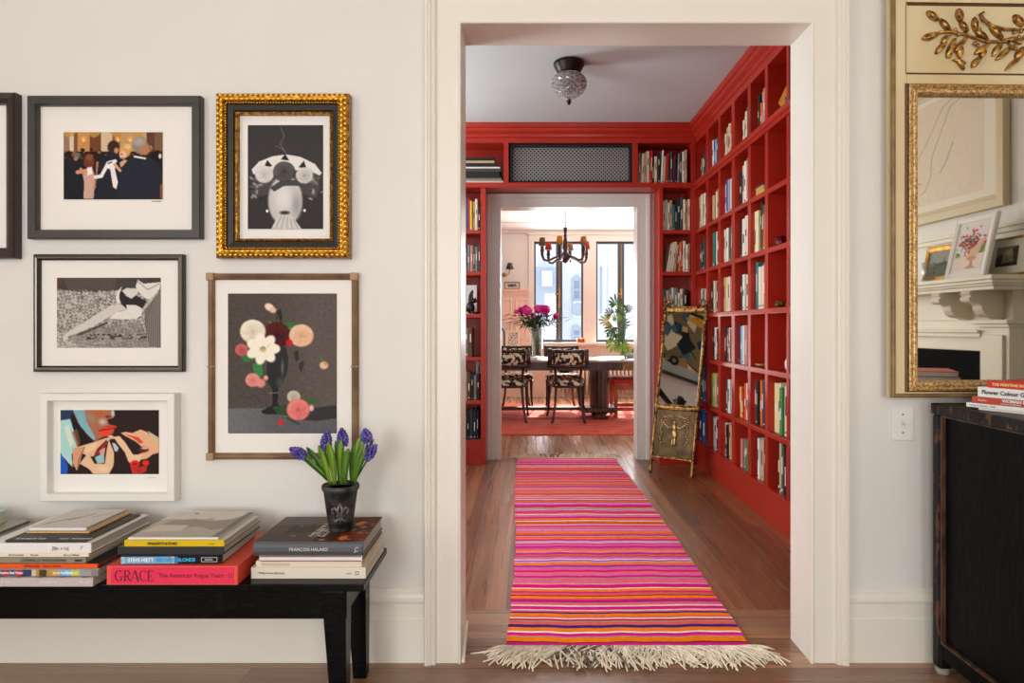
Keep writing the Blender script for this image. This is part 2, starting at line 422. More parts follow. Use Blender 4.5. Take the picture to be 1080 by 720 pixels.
# ------------------------------------------------------------------ dining room
YD0, YD1 = YH+0.155, 10.8
QX0, QX1 = -2.4, 3.3
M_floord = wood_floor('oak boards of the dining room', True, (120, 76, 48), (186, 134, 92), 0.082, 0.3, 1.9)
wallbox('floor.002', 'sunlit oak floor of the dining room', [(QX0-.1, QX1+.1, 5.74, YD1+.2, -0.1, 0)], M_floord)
wallbox('ceiling.002', 'white dining room ceiling', [(QX0-.1, QX1+.1, YD0, YD1+.2, CEIL, CEIL+0.1)], M_ceil)
wallbox('wall_left.002', 'cream left wall of the dining room', [(QX0-.1, QX0, YD0, YD1+.2, 0, CEIL)], M_dwall)
wallbox('wall_right.002', 'cream right wall of the dining room', [(QX1, QX1+.1, YD0, YD1+.2, 0, CEIL)], M_dwall)
WZ0, WZ1 = PZ(361, YD1), PZ(254.5, YD1)
dw = [(PX(563.2, YD1), PX(615.2, YD1)), (PX(628.6, YD1), PX(680.6, YD1)), (PX(694, YD1), PX(746, YD1))]  # the last pair is an unseen window added for more light
xs = [QX0] + [v for w in dw for v in w] + [QX1]
wallbox('wall_back.002', 'cream window wall of the dining room',
        [(xs[i], xs[i+1], YD1, YD1+.2, 0, CEIL) for i in range(0, len(xs), 2)] + [(a, c, YD1, YD1+.2, 0, WZ0) for a, c in dw] + [(a, c, YD1, YD1+.2, WZ1, CEIL) for a, c in dw], M_dwall)
# crown cove
b = MB(); b.extr([(YD1, CEIL), (YD1-0.32, CEIL), (YD1-0.30, CEIL-0.02), (YD1-0.10, CEIL-0.07), (YD1-0.03, CEIL-0.09), (YD1-0.02, CEIL-0.13), (YD1, CEIL-0.14)], 'x', QX0, QX1)
struct(b.build('trim_6', M_dwall), 'cream ceiling cove above the dining room windows')
# window trim
M_dtrim = mat('cream window trim', (226, 218, 206), 0.45)
b = MB()
tx0, tx1 = PX(557.5, YD1), dw[-1][1]+0.1
b.box(tx0, dw[0][0], YD1-0.03, YD1, 0.3, WZ1+0.10); b.box(dw[0][0], tx1, YD1-0.03, YD1, WZ1, WZ1+0.10)
b.box(tx0-0.02, tx1, YD1-0.05, YD1, WZ1+0.10, WZ1+0.13)
for i in (0, 1): b.box(dw[i][1], dw[i+1][0], YD1-0.03, YD1, WZ0, WZ1)
b.box(dw[2][1], tx1, YD1-0.03, YD1, WZ0, WZ1)
struct(b.build('trim_7', M_dtrim, bevel=0.004), 'cream trim around the dining room windows')
b = MB(); b.box(dw[0][0]-0.02, dw[-1][1]+0.05, YD1-0.16, YD1+0.1, WZ0-0.045, WZ0)
b.box(dw[0][0]-0.02, dw[-1][1]+0.05, YD1-0.05, YD1, WZ0-0.36, WZ0-0.045)
struct(b.build('trim_8', M_dtrim, bevel=0.004), 'white sill board under the dining room windows')
# casement windows
M_steel = mat('blue grey metal casement paint', (74, 80, 92), 0.4)
M_glass = bpy.data.materials.new('window glass'); M_glass.use_nodes = True
nt = M_glass.node_tree; nt.nodes.remove(nt.nodes['Principled BSDF'])
tr = nt.nodes.new('ShaderNodeBsdfTransparent'); gl = nt.nodes.new('ShaderNodeBsdfGlossy'); gl.inputs['Roughness'].default_value = 0.02
mx = nt.nodes.new('ShaderNodeMixShader'); mx.inputs[0].default_value = 0.05
nt.links.new(tr.outputs[0], mx.inputs[1]); nt.links.new(gl.outputs[0], mx.inputs[2])
nt.links.new(mx.outputs[0], nt.nodes['Material Output'].inputs[0])
M_brass = mat('aged brass', (186, 140, 70), 0.35, metal=0.8)
for k, (a, c) in enumerate(dw):
    mid = (a+c)/2 + 0.01
    w = MB(); y0, y1 = YD1+0.03, YD1+0.08; t = 0.028
    w.box(a, a+t, y0, y1, WZ0, WZ1); w.box(c-t, c, y0, y1, WZ0, WZ1); w.box(a+t, c-t, y0, y1, WZ1-0.035, WZ1); w.box(a+t, c-t, y0, y1, WZ0, WZ0+0.045)
    w.box(mid-0.05, mid+0.05, y0-0.01, y1, WZ0+0.045, WZ1-0.035)
    win = struct(w.build('window_%d' % (4+k), M_steel), ['blue grey metal casement window left behind the table', 'blue grey metal casement window behind the green plant', 'added casement window out of view on the right of the dining room'][k])
    g = MB(); g.box(a+t, mid-0.05, YD1+0.05, YD1+0.054, WZ0+0.045, WZ1-0.035); g.box(mid+0.05, c-t, YD1+0.05, YD1+0.054, WZ0+0.045, WZ1-0.035)
    g.build('window_pane', M_glass, win)
    h = MB(); hx = mid+0.0; h.tube([(hx, y0-0.03, WZ0+0.60), (hx, y0-0.04, WZ0+0.70), (hx, y0-0.03, WZ0+0.82)], 0.012)
    h.tube([(hx, y0-0.03, WZ0+0.76), (hx-0.07, y0-0.035, WZ0+0.77)], 0.012); h.box(hx-0.015, hx+0.015, y0-0.03, y0-0.008, WZ0+0.55, WZ0+0.86)
    h.box(hx-0.005, hx+0.005, y0-0.025, y0-0.01, WZ0+0.05, WZ1-0.05)
    h.build('window_handle', M_brass, win)
# pink panelling left of the windows (high wainscot with ledge)
WAZ = PZ(307, YD1)
pxr = PX(563, YD1)
b = MB(); b.box(QX0, tx0, YD1-0.02, YD1, 0, WAZ); b.box(QX0, tx0, YD1-0.075, YD1, WAZ, WAZ+0.03); b.box(QX0, tx0, YD1-0.04, YD1, WAZ-0.06, WAZ)
def pxz(px0, px1, py0, py1):
    return (PX(px0, YD1), PX(px1, YD1), PZ(py1, YD1), PZ(py0, YD1))
for cx in [(522, 539.6), (543.5, 556.5), (504, 518.5), (486, 500)]:
    for cy in [(315.5, 334.5), (338.5, 357), (361, 380), (384, 403)]:
        x0, x1, z0, z1 = pxz(*cx, *cy)
        b.rect_sweep(x0, x1, z0, z1, [(0, 0), (0, 0.012), (0.012, 0.016), (0.024, 0.004), (0.024, 0)], y=YD1-0.02)
struct(b.build('trim_9', M_pink), 'pink painted wall panelling left of the dining room windows')
b = MB(); b.box(tx0, QX1, YD1-0.02, YD1, 0, WZ0-0.36); b.box(tx0, QX1, YD1-0.035, YD1-0.02, 0, 0.16)
struct(b.build('trim_10', M_pink), 'pink panel below the dining room windows')

# outside: pale facade across the yard
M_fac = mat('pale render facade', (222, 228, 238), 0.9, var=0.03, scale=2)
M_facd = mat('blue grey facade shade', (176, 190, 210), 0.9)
YO = 16.5
b = MB(); b.box(-6, 12, YO, YO+0.5, -3.0, 4.7)
fac = thing('neighbouring_building', 'pale building across the yard seen through the dining room windows', 'building', (3, YO+0.25, -3.0))
b.build('facade_wall', M_fac, fac)
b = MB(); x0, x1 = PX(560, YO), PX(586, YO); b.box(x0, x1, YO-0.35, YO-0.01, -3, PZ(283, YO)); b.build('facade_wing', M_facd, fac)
for (px0, py0, px1, py1, arch) in ((571, 287, 582, 303, 0), (603, 294, 613, 317, 1), (603, 346, 613, 362, 1), (568, 338, 578, 356, 0)):
    x0, x1, z0, z1 = PX(px0, YO), PX(px1, YO), PZ(py1, YO), PZ(py0, YO)
    yy = YO-0.36 if px0 < 586 else YO
    f = MB(); f.rect_sweep(x0, x1, z0, z1, [(0, -0.01), (0, 0.06), (0.05, 0.06), (0.05, -0.01)], y=yy)
    if arch: f.extr([(x0, z1), (x1, z1), (x1-0.04, z1+0.06), ((x0+x1)/2, z1+0.10), (x0+0.04, z1+0.06)], 'y', yy-0.06, yy)
    f.box(x0, x1, yy-0.05, yy-0.0, (z0+z1)/2-0.02, (z0+z1)/2+0.02)
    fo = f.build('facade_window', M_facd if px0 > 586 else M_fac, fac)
    g = MB(); g.box(x0+0.05, x1-0.05, yy-0.02, yy-0.002, z0+0.05, z1-0.05)
    g.build('window_pane', mat('facade pane', (150, 168, 190), 0.2) if px0 > 600 and px0 < 630 else mat('bright facade pane', (238, 242, 246), 0.3), fac)
for px0 in (633.5, 640.5):
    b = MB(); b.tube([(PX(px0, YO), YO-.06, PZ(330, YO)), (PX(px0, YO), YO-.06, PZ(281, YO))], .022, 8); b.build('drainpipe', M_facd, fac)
ac = thing('air_conditioner', 'round-fanned air conditioner box on the pale building outside the window', 'air conditioner', (PX(608.5, YO), YO-0.36, PZ(335, YO)))
b = MB(); x0, x1, z0, z1 = PX(603.5, YO), PX(613.5, YO), PZ(335, YO), PZ(318, YO); b.box(x0, x1, YO-0.36, YO-0.002, z0, z1)
b.build('casing', mat('ac casing', (226, 230, 236), 0.5), ac, bevel=0.01)
b = MB(); b.lathe([(0.0, -0.004), (0.14, -0.004), (0.15, -0.02), (0.16, 0.002), (0.0, 0.004)], ((x0+x1)/2, YO-0.362, (z0+z1)/2), 20, axis='y'); b.build('fan_grille', M_facd, ac)

# ================================================================== LIGHT
def area(name, loc, rot, sx, sy, power, col=(1, 1, 1), spread=180):
    l = bpy.data.lights.new(name, 'AREA'); l.shape = 'RECTANGLE'; l.size = sx; l.size_y = sy; l.energy = power; l.color = col
    l.spread = math.radians(spread)
    o = bpy.data.objects.new(name, l); COL.objects.link(o); o.location = loc; o.rotation_euler = rot; return o
area('window_and_fill_light', ((wx[0][0]+wx[0][1])/2, LY0+0.02, 1.48), (math.radians(90), 0, 0), 1.2, 1.7, 72, (1.0, 1.0, 0.985))
area('window_and_fill_light', ((wx[1][0]+wx[1][1])/2, LY0+0.02, 1.48), (math.radians(90), 0, 0), 1.2, 1.7, 60, (1.0, 1.0, 0.985))
area('window_and_fill_light', (LX0+0.02, -1.1, 1.48), (math.radians(90), 0, math.radians(-90)), 1.5, 1.7, 34, (1.0, 1.0, 0.985))  # fill light placed in the added left window
# added fill lights on the left of the hall, each in an added window frame
area('hall_fill_light', (HX0+0.045, 2.86, 1.45), (math.radians(90), 0, math.radians(-90)), 0.62, 1.8, 34, (0.93, 0.98, 1.0))
area('hall_fill_light', (HX0+0.045, 4.80, 1.80), (math.radians(90), 0, math.radians(-90)), 0.62, 1.1, 44, (0.93, 0.98, 1.0))
b = MB()
for q in ((2.47, 2.53, 0.45, 2.45), (3.19, 3.25, 0.45, 2.45), (2.53, 3.19, 0.45, 0.52), (2.53, 3.19, 2.38, 2.45), (2.53, 3.19, 1.44, 1.47)): b.box(HX0, HX0+0.04, *q)
struct(b.build('window_7', M_trim), 'added white window frame around the first hall fill light, unseen')
b = MB()
for q in ((4.41, 4.47, 1.15, 2.45), (5.13, 5.19, 1.15, 2.45), (4.47, 5.13, 1.15, 1.22), (4.47, 5.13, 2.38, 2.45)): b.box(HX0, HX0+0.04, *q)
struct(b.build('window_8', M_trim), 'added small white window frame around the second hall fill light, unseen')
for k, (a, c) in enumerate(dw):
    area('dining_daylight', ((a+c)/2, YD1-0.02, (WZ0+WZ1)/2), (math.radians(-90), 0, 0), c-a-0.1, WZ1-WZ0-0.1, 50, (0.97, 0.985, 1.0))  # the last one shines from the added window out of view
sun = bpy.data.lights.new('sun', 'SUN'); sun.energy = 13; sun.angle = math.radians(1.0); sun.color = (1, 0.93, 0.82)
so = bpy.data.objects.new('sun', sun); COL.objects.link(so)
so.rotation_euler = Vector((-0.10, -1.0, -0.80)).to_track_quat('-Z', 'Y').to_euler()
w = bpy.data.worlds.new('sky'); SC.world = w; w.use_nodes = True
w.node_tree.nodes['Background'].inputs[0].default_value = (0.86, 0.93, 1.0, 1); w.node_tree.nodes['Background'].inputs[1].default_value = 1.5

# ================================================================== CAMERA
cam = bpy.data.cameras.new('camera'); cam.sensor_width = 36; cam.lens = F/1080*36
cam.shift_x = (540-VX)/1080; cam.shift_y = -(360-VY)/1080; cam.clip_start = 0.05
co = bpy.data.objects.new('camera', cam); COL.objects.link(co); co.location = (0, 0, H); co.rotation_euler = (math.radians(90), 0, 0)
SC.camera = co
SC.view_settings.view_transform = 'Standard'; SC.view_settings.look = 'None'; SC.view_settings.gamma = 1; SC.view_settings.use_curve_mapping = False
SC.view_settings.exposure = 0.0
try:
    SC.cycles.use_denoising = True; SC.cycles.max_bounces = 10; SC.cycles.diffuse_bounces = 5; SC.cycles.glossy_bounces = 5; SC.cycles.transparent_max_bounces = 12
    SC.cycles.sample_clamp_indirect = 6; SC.cycles.caustics_reflective = False; SC.cycles.caustics_refractive = False
except Exception: pass
# ================================================================== RED BOOKCASES
XC = 1.353                      # face plane of the right-hand bookcase
ROW = [0.20, 0.515, 0.862, 1.207, 1.545, 1.878, 2.255]   # tops of the shelf boards
TOPO = 2.575                    # head of the top openings
def yx(px, X=XC): return F*X/(px-VX)
# --- right-hand case. upright positions (near face, far face)
ups = [(yx(832), yx(829.4)), (yx(809.6), yx(806.7)), (yx(791.5), yx(788.7)), (yx(774.7), yx(771.5)), (yx(759.6), yx(757.4)), (yx(746.8), yx(744.6))]
ups = [(3.215, 3.262), (2.90, 2.947), (2.59, 2.637), (2.425, 2.47)][::-1][0:1] + [(2.59, 2.637), (2.90, 2.947), (3.215, 3.262)] + ups
rc = thing('bookcase', 'long red built-in bookcase running down the right side of the hall', 'bookcase', (1.5, 4.0, 0))
DB = 0.27
YN, YFAR = 2.425, 5.465
b = MB(); b.box(XC+DB, XC+DB+0.015, YN, YH-0.005, 0.0, CEIL-0.01); b.build('back_panel', M_red, rc)
b = MB()
b.box(XC+0.003, XC+DB, YN, 4.487, 0.0, ROW[0]-0.012); b.box(XC+0.003, XC+DB, 4.4905, YH-0.25, 0.0, ROW[0]-0.012)
b.box(XC-0.006, XC+DB, YN, 4.487, ROW[0]-0.012, ROW[0]); b.box(XC-0.006, XC+DB, 4.4905, YH-0.25, ROW[0]-0.012, ROW[0])
b.build('plinth', M_red, rc, bevel=0.002)
for (a, c) in ups:
    b = MB(); b.box(XC, XC+DB, a, c, ROW[0], CEIL-0.03)
    if abs(a-4.46) < 0.06:      # double upright with a seam where two units meet
        m = (a+c)/2; b = MB(); b.box(XC, XC+DB, a, m-0.001, ROW[0], CEIL-0.03); b.box(XC, XC+DB, m+0.001, c, ROW[0], CEIL-0.03)
    b.build('upright', M_red, rc, bevel=0.0015)
b = MB(); b.box(XC, XC+DB, YFAR+0.0005, YFAR+0.03, 0.0, CEIL-0.03); b.build('upright', M_red, rc)
for z in ROW[1:-1]:
    b = MB(); b.box(XC+0.004, XC+DB, YN, YFAR-0.002, z-0.026, z); b.box(XC-0.001, XC+0.02, YN, YFAR-0.002, z-0.030, z)
    b.build('shelf', M_red, rc, bevel=0.003)
b = MB(); z = ROW[6]
b.extr([(XC+DB, z-0.055), (XC-0.008, z-0.055), (XC-0.010, z-0.034), (XC-0.020, z-0.028), (XC-0.026, z-0.018), (XC-0.026, z-0.004), (XC-0.022, z), (XC+DB, z)], 'y', YN, YFAR+0.02)
b.build('shelf', M_red, rc, label='thick red ledge shelf with a stepped nosing')
b = MB()
b.extr([(XC+DB, TOPO), (XC, TOPO), (XC-0.004, TOPO+0.035), (XC-0.016, TOPO+0.045), (XC-0.020, TOPO+0.062), (XC-0.042, TOPO+0.085), (XC-0.048, TOPO+0.105), (XC-0.060, TOPO+0.112), (XC-0.066, TOPO+0.130), (XC-0.07, CEIL-0.002), (XC+DB, CEIL-0.002)], 'y', YN, YFAR+0.02)
b.build('crown_moulding', M_red, rc)

# --- case around the dining doorway
bc = thing('bookcase', 'red built-in bookcase around the white dining room doorway with a grille above', 'bookcase', (0.36, 5.6, 0))
Y0, Y1 = YF, YH-0.003
BX = PX(732.5, YF)              # right end (meets the right case)
LXa = -1.02                     # left end of the left tower
sl = (PX(507, YF), PX(512.3, YF)); sr = (PX(695.4, YF), PX(699.3, YF)); se = (PX(729.7, YF), XC-0.002)
tl = (PX(531.2, YF), PX(536.5, YF)); tr_ = (PX(667.2, YF), PX(673, YF))
b = MB(); b.box(LXa, sl[1], Y1-0.008, Y1, 0, CEIL-0.01); b.box(sr[0], se[1], Y1-0.008, Y1, 0, CEIL-0.01); b.box(sl[1], sr[0], Y1-0.008, Y1, 2.235, CEIL-0.01)
b.build('back_panel', M_red, bc)
for (a, c), z0, z1 in [((LXa-0.04, LXa), 0, ROW[6]-0.04), ((-0.70, -0.66), 0, ROW[6]-0.04), (sl, 0, ROW[6]-0.04), (sr, 0, ROW[6]-0.04), (se, ROW[0], CEIL-0.03), (tl, ROW[6], TOPO), (tr_, ROW[6], TOPO), ((LXa-0.04, LXa), ROW[6], TOPO)]:
    b = MB(); b.box(a, c, Y0, Y1-0.008, z0, z1); b.build('upright', M_red, bc, bevel=0.0015)
for (a, c) in ((LXa, sl[0]), (sr[1], se[0])):
    for z in ROW[1:-1]:
        b = MB(); b.box(a, c, Y0+0.002, Y1-0.008, z-0.030, z); b.build('shelf', M_red, bc, bevel=0.003)
    b = MB(); b.box(a, c, Y0+0.001, Y1-0.008, 0, ROW[0]); b.build('plinth', M_red, bc, bevel=0.002)
b = MB(); b.box(LXa-0.04, XC-0.028, Y0-0.012, Y1-0.008, ROW[6]-0.04, ROW[6]); b.build('shelf', M_red, bc, bevel=0.004, label='long red shelf bridging the doorway')
b = MB(); b.extr([(Y1, TOPO), (Y0, TOPO), (Y0-0.004, TOPO+0.035), (Y0-0.016, TOPO+0.045), (Y0-0.02, TOPO+0.062), (Y0-0.042, TOPO+0.085), (Y0-0.048, TOPO+0.105), (Y0-0.06, TOPO+0.112), (Y0-0.07, CEIL-0.002), (Y1, CEIL-0.002)], 'x', LXa-0.04, XC-0.02)
b.build('crown_moulding', M_red, bc)

# --- black grille over the doorway
gx0, gx1, gz0, gz1 = PX(538.3, YF), PX(666.8, YF), PZ(193.5, YF)+0.004, PZ(151.2, YF)
gr = thing('air_grille', 'wide black framed grey lattice grille above the dining doorway', 'grille', ((gx0+gx1)/2, YF+0.05, ROW[6]))
M_blkm = mat('black grille metal', (20, 20, 22), 0.4)
b = MB(); b.rect_sweep(gx0, gx1, ROW[6]+0.003, gz1, [(0, 0), (0, 0.03), (0.018, 0.03), (0.02, 0.0)], y=YF+0.05); b.build('frame', M_blkm, gr)
b = MB(); b.box(gx0+0.004, gx1-0.004, YF+0.09, YF+0.1, ROW[6]+0.004, gz1-0.004); b.build('backing', mat('grille duct grey', (70, 72, 74), 0.6), gr)
b = MB(); p = 0.031; zb, zt = ROW[6]+0.02, gz1-0.02; xa, xb = gx0+0.019, gx1-0.019; hh = zt-zb
n = int((xb-xa+hh)/p)+1
for i in range(n):
    for s in (1, -1):
        # a flat bar from bottom to top at 45 degrees, clipped to the frame
        xs0 = xa - hh + i*p; pts = [(xs0, zb), (xs0+hh, zt)]
        (x0, z0), (x1, z1) = pts
        if x0 < xa: z0 += xa-x0; x0 = xa
        if x1 > xb: z1 -= x1-xb; x1 = xb
        if x1 <= x0+0.004: continue
        if s < 0: x0, x1 = xa+xb-x0, xa+xb-x1
        w2 = 0.0036
        yy = YF+0.055 + (0.004 if s > 0 else 0)
        b.loft([[(x0-w2*1.41, yy, z0), (x0+w2*1.41, yy, z0), (x0+w2*1.41, yy+0.003, z0), (x0-w2*1.41, yy+0.003, z0)],
                [(x1-w2*1.41, yy, z1), (x1+w2*1.41, yy, z1), (x1+w2*1.41, yy+0.003, z1), (x1-w2*1.41, yy+0.003, z1)]])
b.build('lattice', mat('pale grey lattice', (168, 168, 166), 0.45, metal=0.2), gr)

# ================================================================== SHELF BOOKS
PAL = {'cream': (226, 212, 184), 'white': (232, 228, 218), 'tan': (196, 168, 128), 'black': (26, 25, 27), 'grey': (128, 126, 120), 'dark grey': (66, 66, 68),
       'red': (190, 32, 30), 'blue': (36, 84, 150), 'navy': (26, 38, 78), 'teal': (24, 122, 118), 'yellow': (214, 176, 50), 'orange': (222, 104, 36),
       'brown': (96, 62, 42), 'maroon': (96, 24, 44), 'lime': (150, 196, 50), 'pale green': (176, 190, 160), 'pink': (206, 130, 124), 'magenta': (196, 40, 110),
       'dark green': (32, 66, 48), 'lilac': (168, 160, 190), 'pale blue': (140, 176, 204), 'pale yellow': (226, 214, 150), 'green': (60, 130, 70)}
BOOK_N = [0]
def colmat(c): return mat('book cover '+c, PAL[c], 0.5)
BAND = {'white': 'dark grey', 'cream': 'brown', 'tan': 'maroon', 'black': 'cream', 'grey': 'white', 'red': 'white', 'blue': 'white', 'navy': 'white'}
def shelf_book(c, w, h, d, pos, face, label, group, lean=0.0):
    """upright book; local x = thickness, front(spine) = -y, z up. pos = spine-side foot centre"""
    b = MB(); t = 0.003; x0, x1 = -w/2, w/2
    nose = min(0.004, w*0.2)
    # cover: two boards and a slightly rounded spine
    b.box(x0, x0+t, 0.004, d, 0, h); b.box(x1-t, x1, 0.004, d, 0, h)
    b.loft([[(x0, 0.004, z), (x0+w*0.15, 0.004-nose*0.7, z), (x0+w*0.5, 0.004-nose, z), (x1-w*0.15, 0.004-nose*0.7, z), (x1, 0.004, z), (x1, 0.007, z), (x0, 0.007, z)] for z in (0, h)])
    b.box(x0+t, x1-t, 0.007, d-0.004, 0.004, h-0.004, 1)
    bc_ = BAND.get(c, 'white'); r = R.random()
    if w > 0.014:
        if r < 0.75:
            za = h*R.uniform(0.55, 0.8); b.box(x0+w*0.34, x1-w*0.34, 0.004-nose-0.0006, 0.004, za-h*R.uniform(0.15, 0.4), za, 2)
        if r > 0.35:
            b.box(x0+w*0.3, x1-w*0.3, 0.004-nose-0.0006, 0.004, h*0.06, h*R.uniform(0.08, 0.11), 2)
    o = b.build('book', [colmat(c), M_paper, colmat(bc_)])
    o.location = pos; o.rotation_mode = 'XYZ'
    o.rotation_euler = (0, lean, {'-y': 0, '-x': math.radians(-90)}[face])
    if face == '-x' and lean: 
        o.rotation_euler = (Matrix.Rotation(math.radians(-90), 3, 'Z') @ Matrix.Rotation(lean, 3, 'Y')).to_euler()
    tag(o, label, 'book', group)
    BOOK_N[0] += 1
    return o
ORD = ['', 'first', 'second', 'third', 'fourth', 'fifth', 'sixth', 'seventh', 'eighth', 'ninth', 'tenth', 'eleventh', 'twelfth', 'thirteenth', 'fourteenth', 'fifteenth',
       'sixteenth', 'seventeenth', 'eighteenth', 'nineteenth', 'twentieth', 'twenty-first', 'twenty-second', 'twenty-third', 'twenty-fourth', 'twenty-fifth']
LEV = {0: 'lowest shelf', 1: 'second shelf up', 2: 'third shelf up', 3: 'fourth shelf up', 4: 'fifth shelf up', 5: 'sixth shelf up', 6: 'topmost shelf'}
def run_books(cell, z, hs, cols, lo, hi, setb, grp, where, leans=None, gapfrac=0.04):
    """fill from far (lo) to near (hi) along the right case ('r') or left to right along the back case ('b')"""
    n = len(cols); W = abs(hi-lo); ws = [R.uniform(0.75, 1.25) for _ in cols]; s = sum(ws); pos = 0
    for i, c in enumerate(cols):
        w = ws[i]/s*W; u = pos+w/2; pos += w
        h = hs[i % len(hs)]*R.uniform(0.985, 1.015) if len(hs) > 1 else hs[0]*R.uniform(0.9, 1.03)
        h = min(h, 0.305); ln = leans[i] if leans and i < len(leans) else 0.0
        lab = '%s book, %s from left, %s' % (c, ORD[i+1], where)
        bk = w*(1-gapfrac)-0.001
        if ln: bk *= 0.9
        if cell == 'r':
            shelf_book(c, bk, h, min(0.19, h*0.72), (XC+setb+R.uniform(-0.006, 0.008), lo-u, z+0.0008), '-x', lab, grp, ln)
        else:
            shelf_book(c, bk, h, 0.17, (lo+u, YF+setb+R.uniform(-0.005, 0.006), z+0.0008), '-y', lab, grp, ln)
# right case: (row, px far, px near, heights, colours)
RC = [
 (6, 0, 739, 745.5, [.16, .15, .17, .19], ['dark grey', 'tan', 'dark green', 'navy']),
 (6, 1, 747.8, 758.5, [.21, .205, .20, .20, .17], ['white', 'blue', 'pale blue', 'dark grey', 'brown']),
 (6, 2, 761.5, 773.5, [.17, .20, .21, .205, .2], ['cream', 'tan', 'white', 'tan', 'orange']),
 (6, 3, 782, 790.5, [.15, .16, .185, .20], ['cream', 'tan', 'cream', 'teal']),
 (6, 4, 797.8, 812, [.175, .2, .15, .20, .21], ['teal', 'black', 'orange', 'tan', 'pink']),
 (5, 0, 735.5, 745, [.235, .24, .24, .20], ['tan', 'cream', 'white', 'red']),
 (5, 1, 751.3, 758.6, [.175, .19, .2], ['tan', 'cream', 'tan']),
 (5, 2, 763, 773, [.19, .215, .21, .22, .2], ['white', 'blue', 'lilac', 'black', 'white']),
 (5, 3, 778, 790, [.20, .225, .24, .25], ['black', 'cream', 'white', 'pink']),
 (4, 0, 733.6, 745.5, [.19, .19, .21, .22, .22], ['dark grey', 'black', 'teal', 'dark green', 'black']),
 (4, 1, 751.5, 758.6, [.225, .225, .22], ['teal', 'cream', 'brown']),
 (4, 2, 763, 773, [.205, .215, .21, .22], ['cream', 'white', 'dark grey', 'grey']),
 (4, 3, 778, 790, [.22, .22, .225], ['black', 'white', 'cream']),
 (4, 4, 789.6, 809, [.22, .225, .265, .24, .20], ['cream', 'pale yellow', 'black', 'brown', 'orange']),
 (3, 0, 738, 745.5, [.175, .17, .17], ['white', 'grey', 'cream']),
 (3, 1, 750.8, 758.6, [.205, .205, .2, .195], ['black', 'cream', 'brown', 'white']),
 (3, 2, 762, 773, [.215, .21, .215, .2], ['tan', 'pale yellow', 'white', 'pink']),
 (3, 3, 780, 790, [.205, .205, .2], ['black', 'white', 'cream']),
 (3, 4, 791.6, 809, [.25, .225, .22, .225, .235], ['teal', 'white', 'cream', 'white', 'orange']),
 (2, 0, 737, 745.5, [.2, .19, .2], ['dark grey', 'navy', 'brown']),
 (2, 1, 749, 758.6, [.215, .21, .215, .2, .21], ['black', 'magenta', 'white', 'dark green', 'red']),
 (2, 2, 762.5, 773, [.22, .215, .2, .21, .2], ['black', 'dark grey', 'red', 'white', 'black']),
 (2, 3, 777.5, 790, [.225, .22, .22, .225, .22], ['navy', 'pale blue', 'white', 'pink', 'black']),
 (1, 0, 738, 745.5, [.24, .25, .24], ['navy', 'dark grey', 'blue']),
 (1, 1, 748, 758.6, [.215, .22, .22, .2], ['lime', 'pale green', 'yellow', 'teal']),
 (1, 2, 764.5, 773, [.19, .195, .2, .2], ['black', 'dark grey', 'white', 'pale blue']),
 (1, 3, 776.5, 790, [.18, .175, .2, .205, .21], ['yellow', 'red', 'orange', 'white', 'blue']),
 (1, 4, 794, 809, [.235, .235, .24, .23, .24], ['brown', 'black', 'orange', 'brown', 'navy']),
 (1, 5, 813, 832.5, [.245, .245, .225, .235], ['pale yellow', 'cream', 'green', 'cream']),
 (0, 0, 738, 745.5, [.22, .22], ['navy', 'blue']),
 (0, 1, 751, 758.6, [.21, .21, .2], ['white', 'white', 'navy']),
 (0, 2, 763, 773, [.205, .2, .205, .2], ['white', 'black', 'tan', 'brown']),
 (0, 3, 781, 790, [.16, .165, .17], ['pink', 'grey', 'green']),
 (0, 4, 797, 809, [.21, .215, .21, .21], ['dark grey', 'white', 'tan', 'dark green']),
 (0, 5, 818.5, 832.5, [.24, .24, .235, .235], ['black', 'tan', 'dark grey', 'black'])]
CN = ['in the corner column', 'second column from corner', 'third column from corner', 'fourth column from corner', 'fifth column from corner', 'nearest column']
cellw = {}
for row, ci, p0, p1, hs, cols in RC:
    s = 0.026
    lo, hi = yx(p0, XC+s), yx(p1, XC+s)
    far = (YFAR if ci == 0 else ups[10-ci][0]) - 0.002
    near = ups[9-ci][1] + 0.003
    edge = [744.7, 757.5, 771.7, 788.7, 806.7, 829.4][ci]; lo = min(lo, far); hi = max(yx(min(p1, edge+.6), XC+s), near); hs = [min(.305, h*1.12) for h in hs]
    leans = None
    if (row, ci) == (4, 4): leans = [0, 0, 0, 0.10, 0.13]
    if (row, ci) == (1, 3): leans = [-0.09, -0.09, 0, 0, 0]; lo -= 0.02
    run_books('r', ROW[row], hs, cols, lo, hi, s, 'books in the long right-hand bookcase', '%s, %s, right bookcase' % (LEV[row], CN[ci]), leans)
# back case right tower and top row
def bx(px): return PX(px, YF+0.03)
run_books('b', ROW[6], [.245, .24, .25, .26, .27, .24, .22, .25, .27, .22, .24, .26, .26, .23], ['grey', 'cream', 'tan', 'cream', 'red', 'black', 'cream', 'black', 'white', 'tan', 'red', 'black', 'dark grey', 'maroon', 'black', 'grey', 'dark grey', 'white', 'tan'],
          tr_[1]+0.006, se[0]-0.03, 0.03, 'books on the top shelf right of the grille', 'top shelf right of the black grille', [0, .03, .02, 0, .03, 0, 0, 0, .05, .05, .05, 0, 0, .04, 0, .03, 0, 0, 0])
run_books('b', ROW[5], [.24, .25, .22, .24, .21, .23, .26, .27, .25], ['cream', 'pale green', 'white', 'tan', 'teal', 'black', 'black', 'dark grey', 'cream', 'tan', 'cream'],
          sr[1]+0.004, se[0]-0.004, 0.03, 'books right of the doorway', 'sixth shelf up, right of the dining doorway')
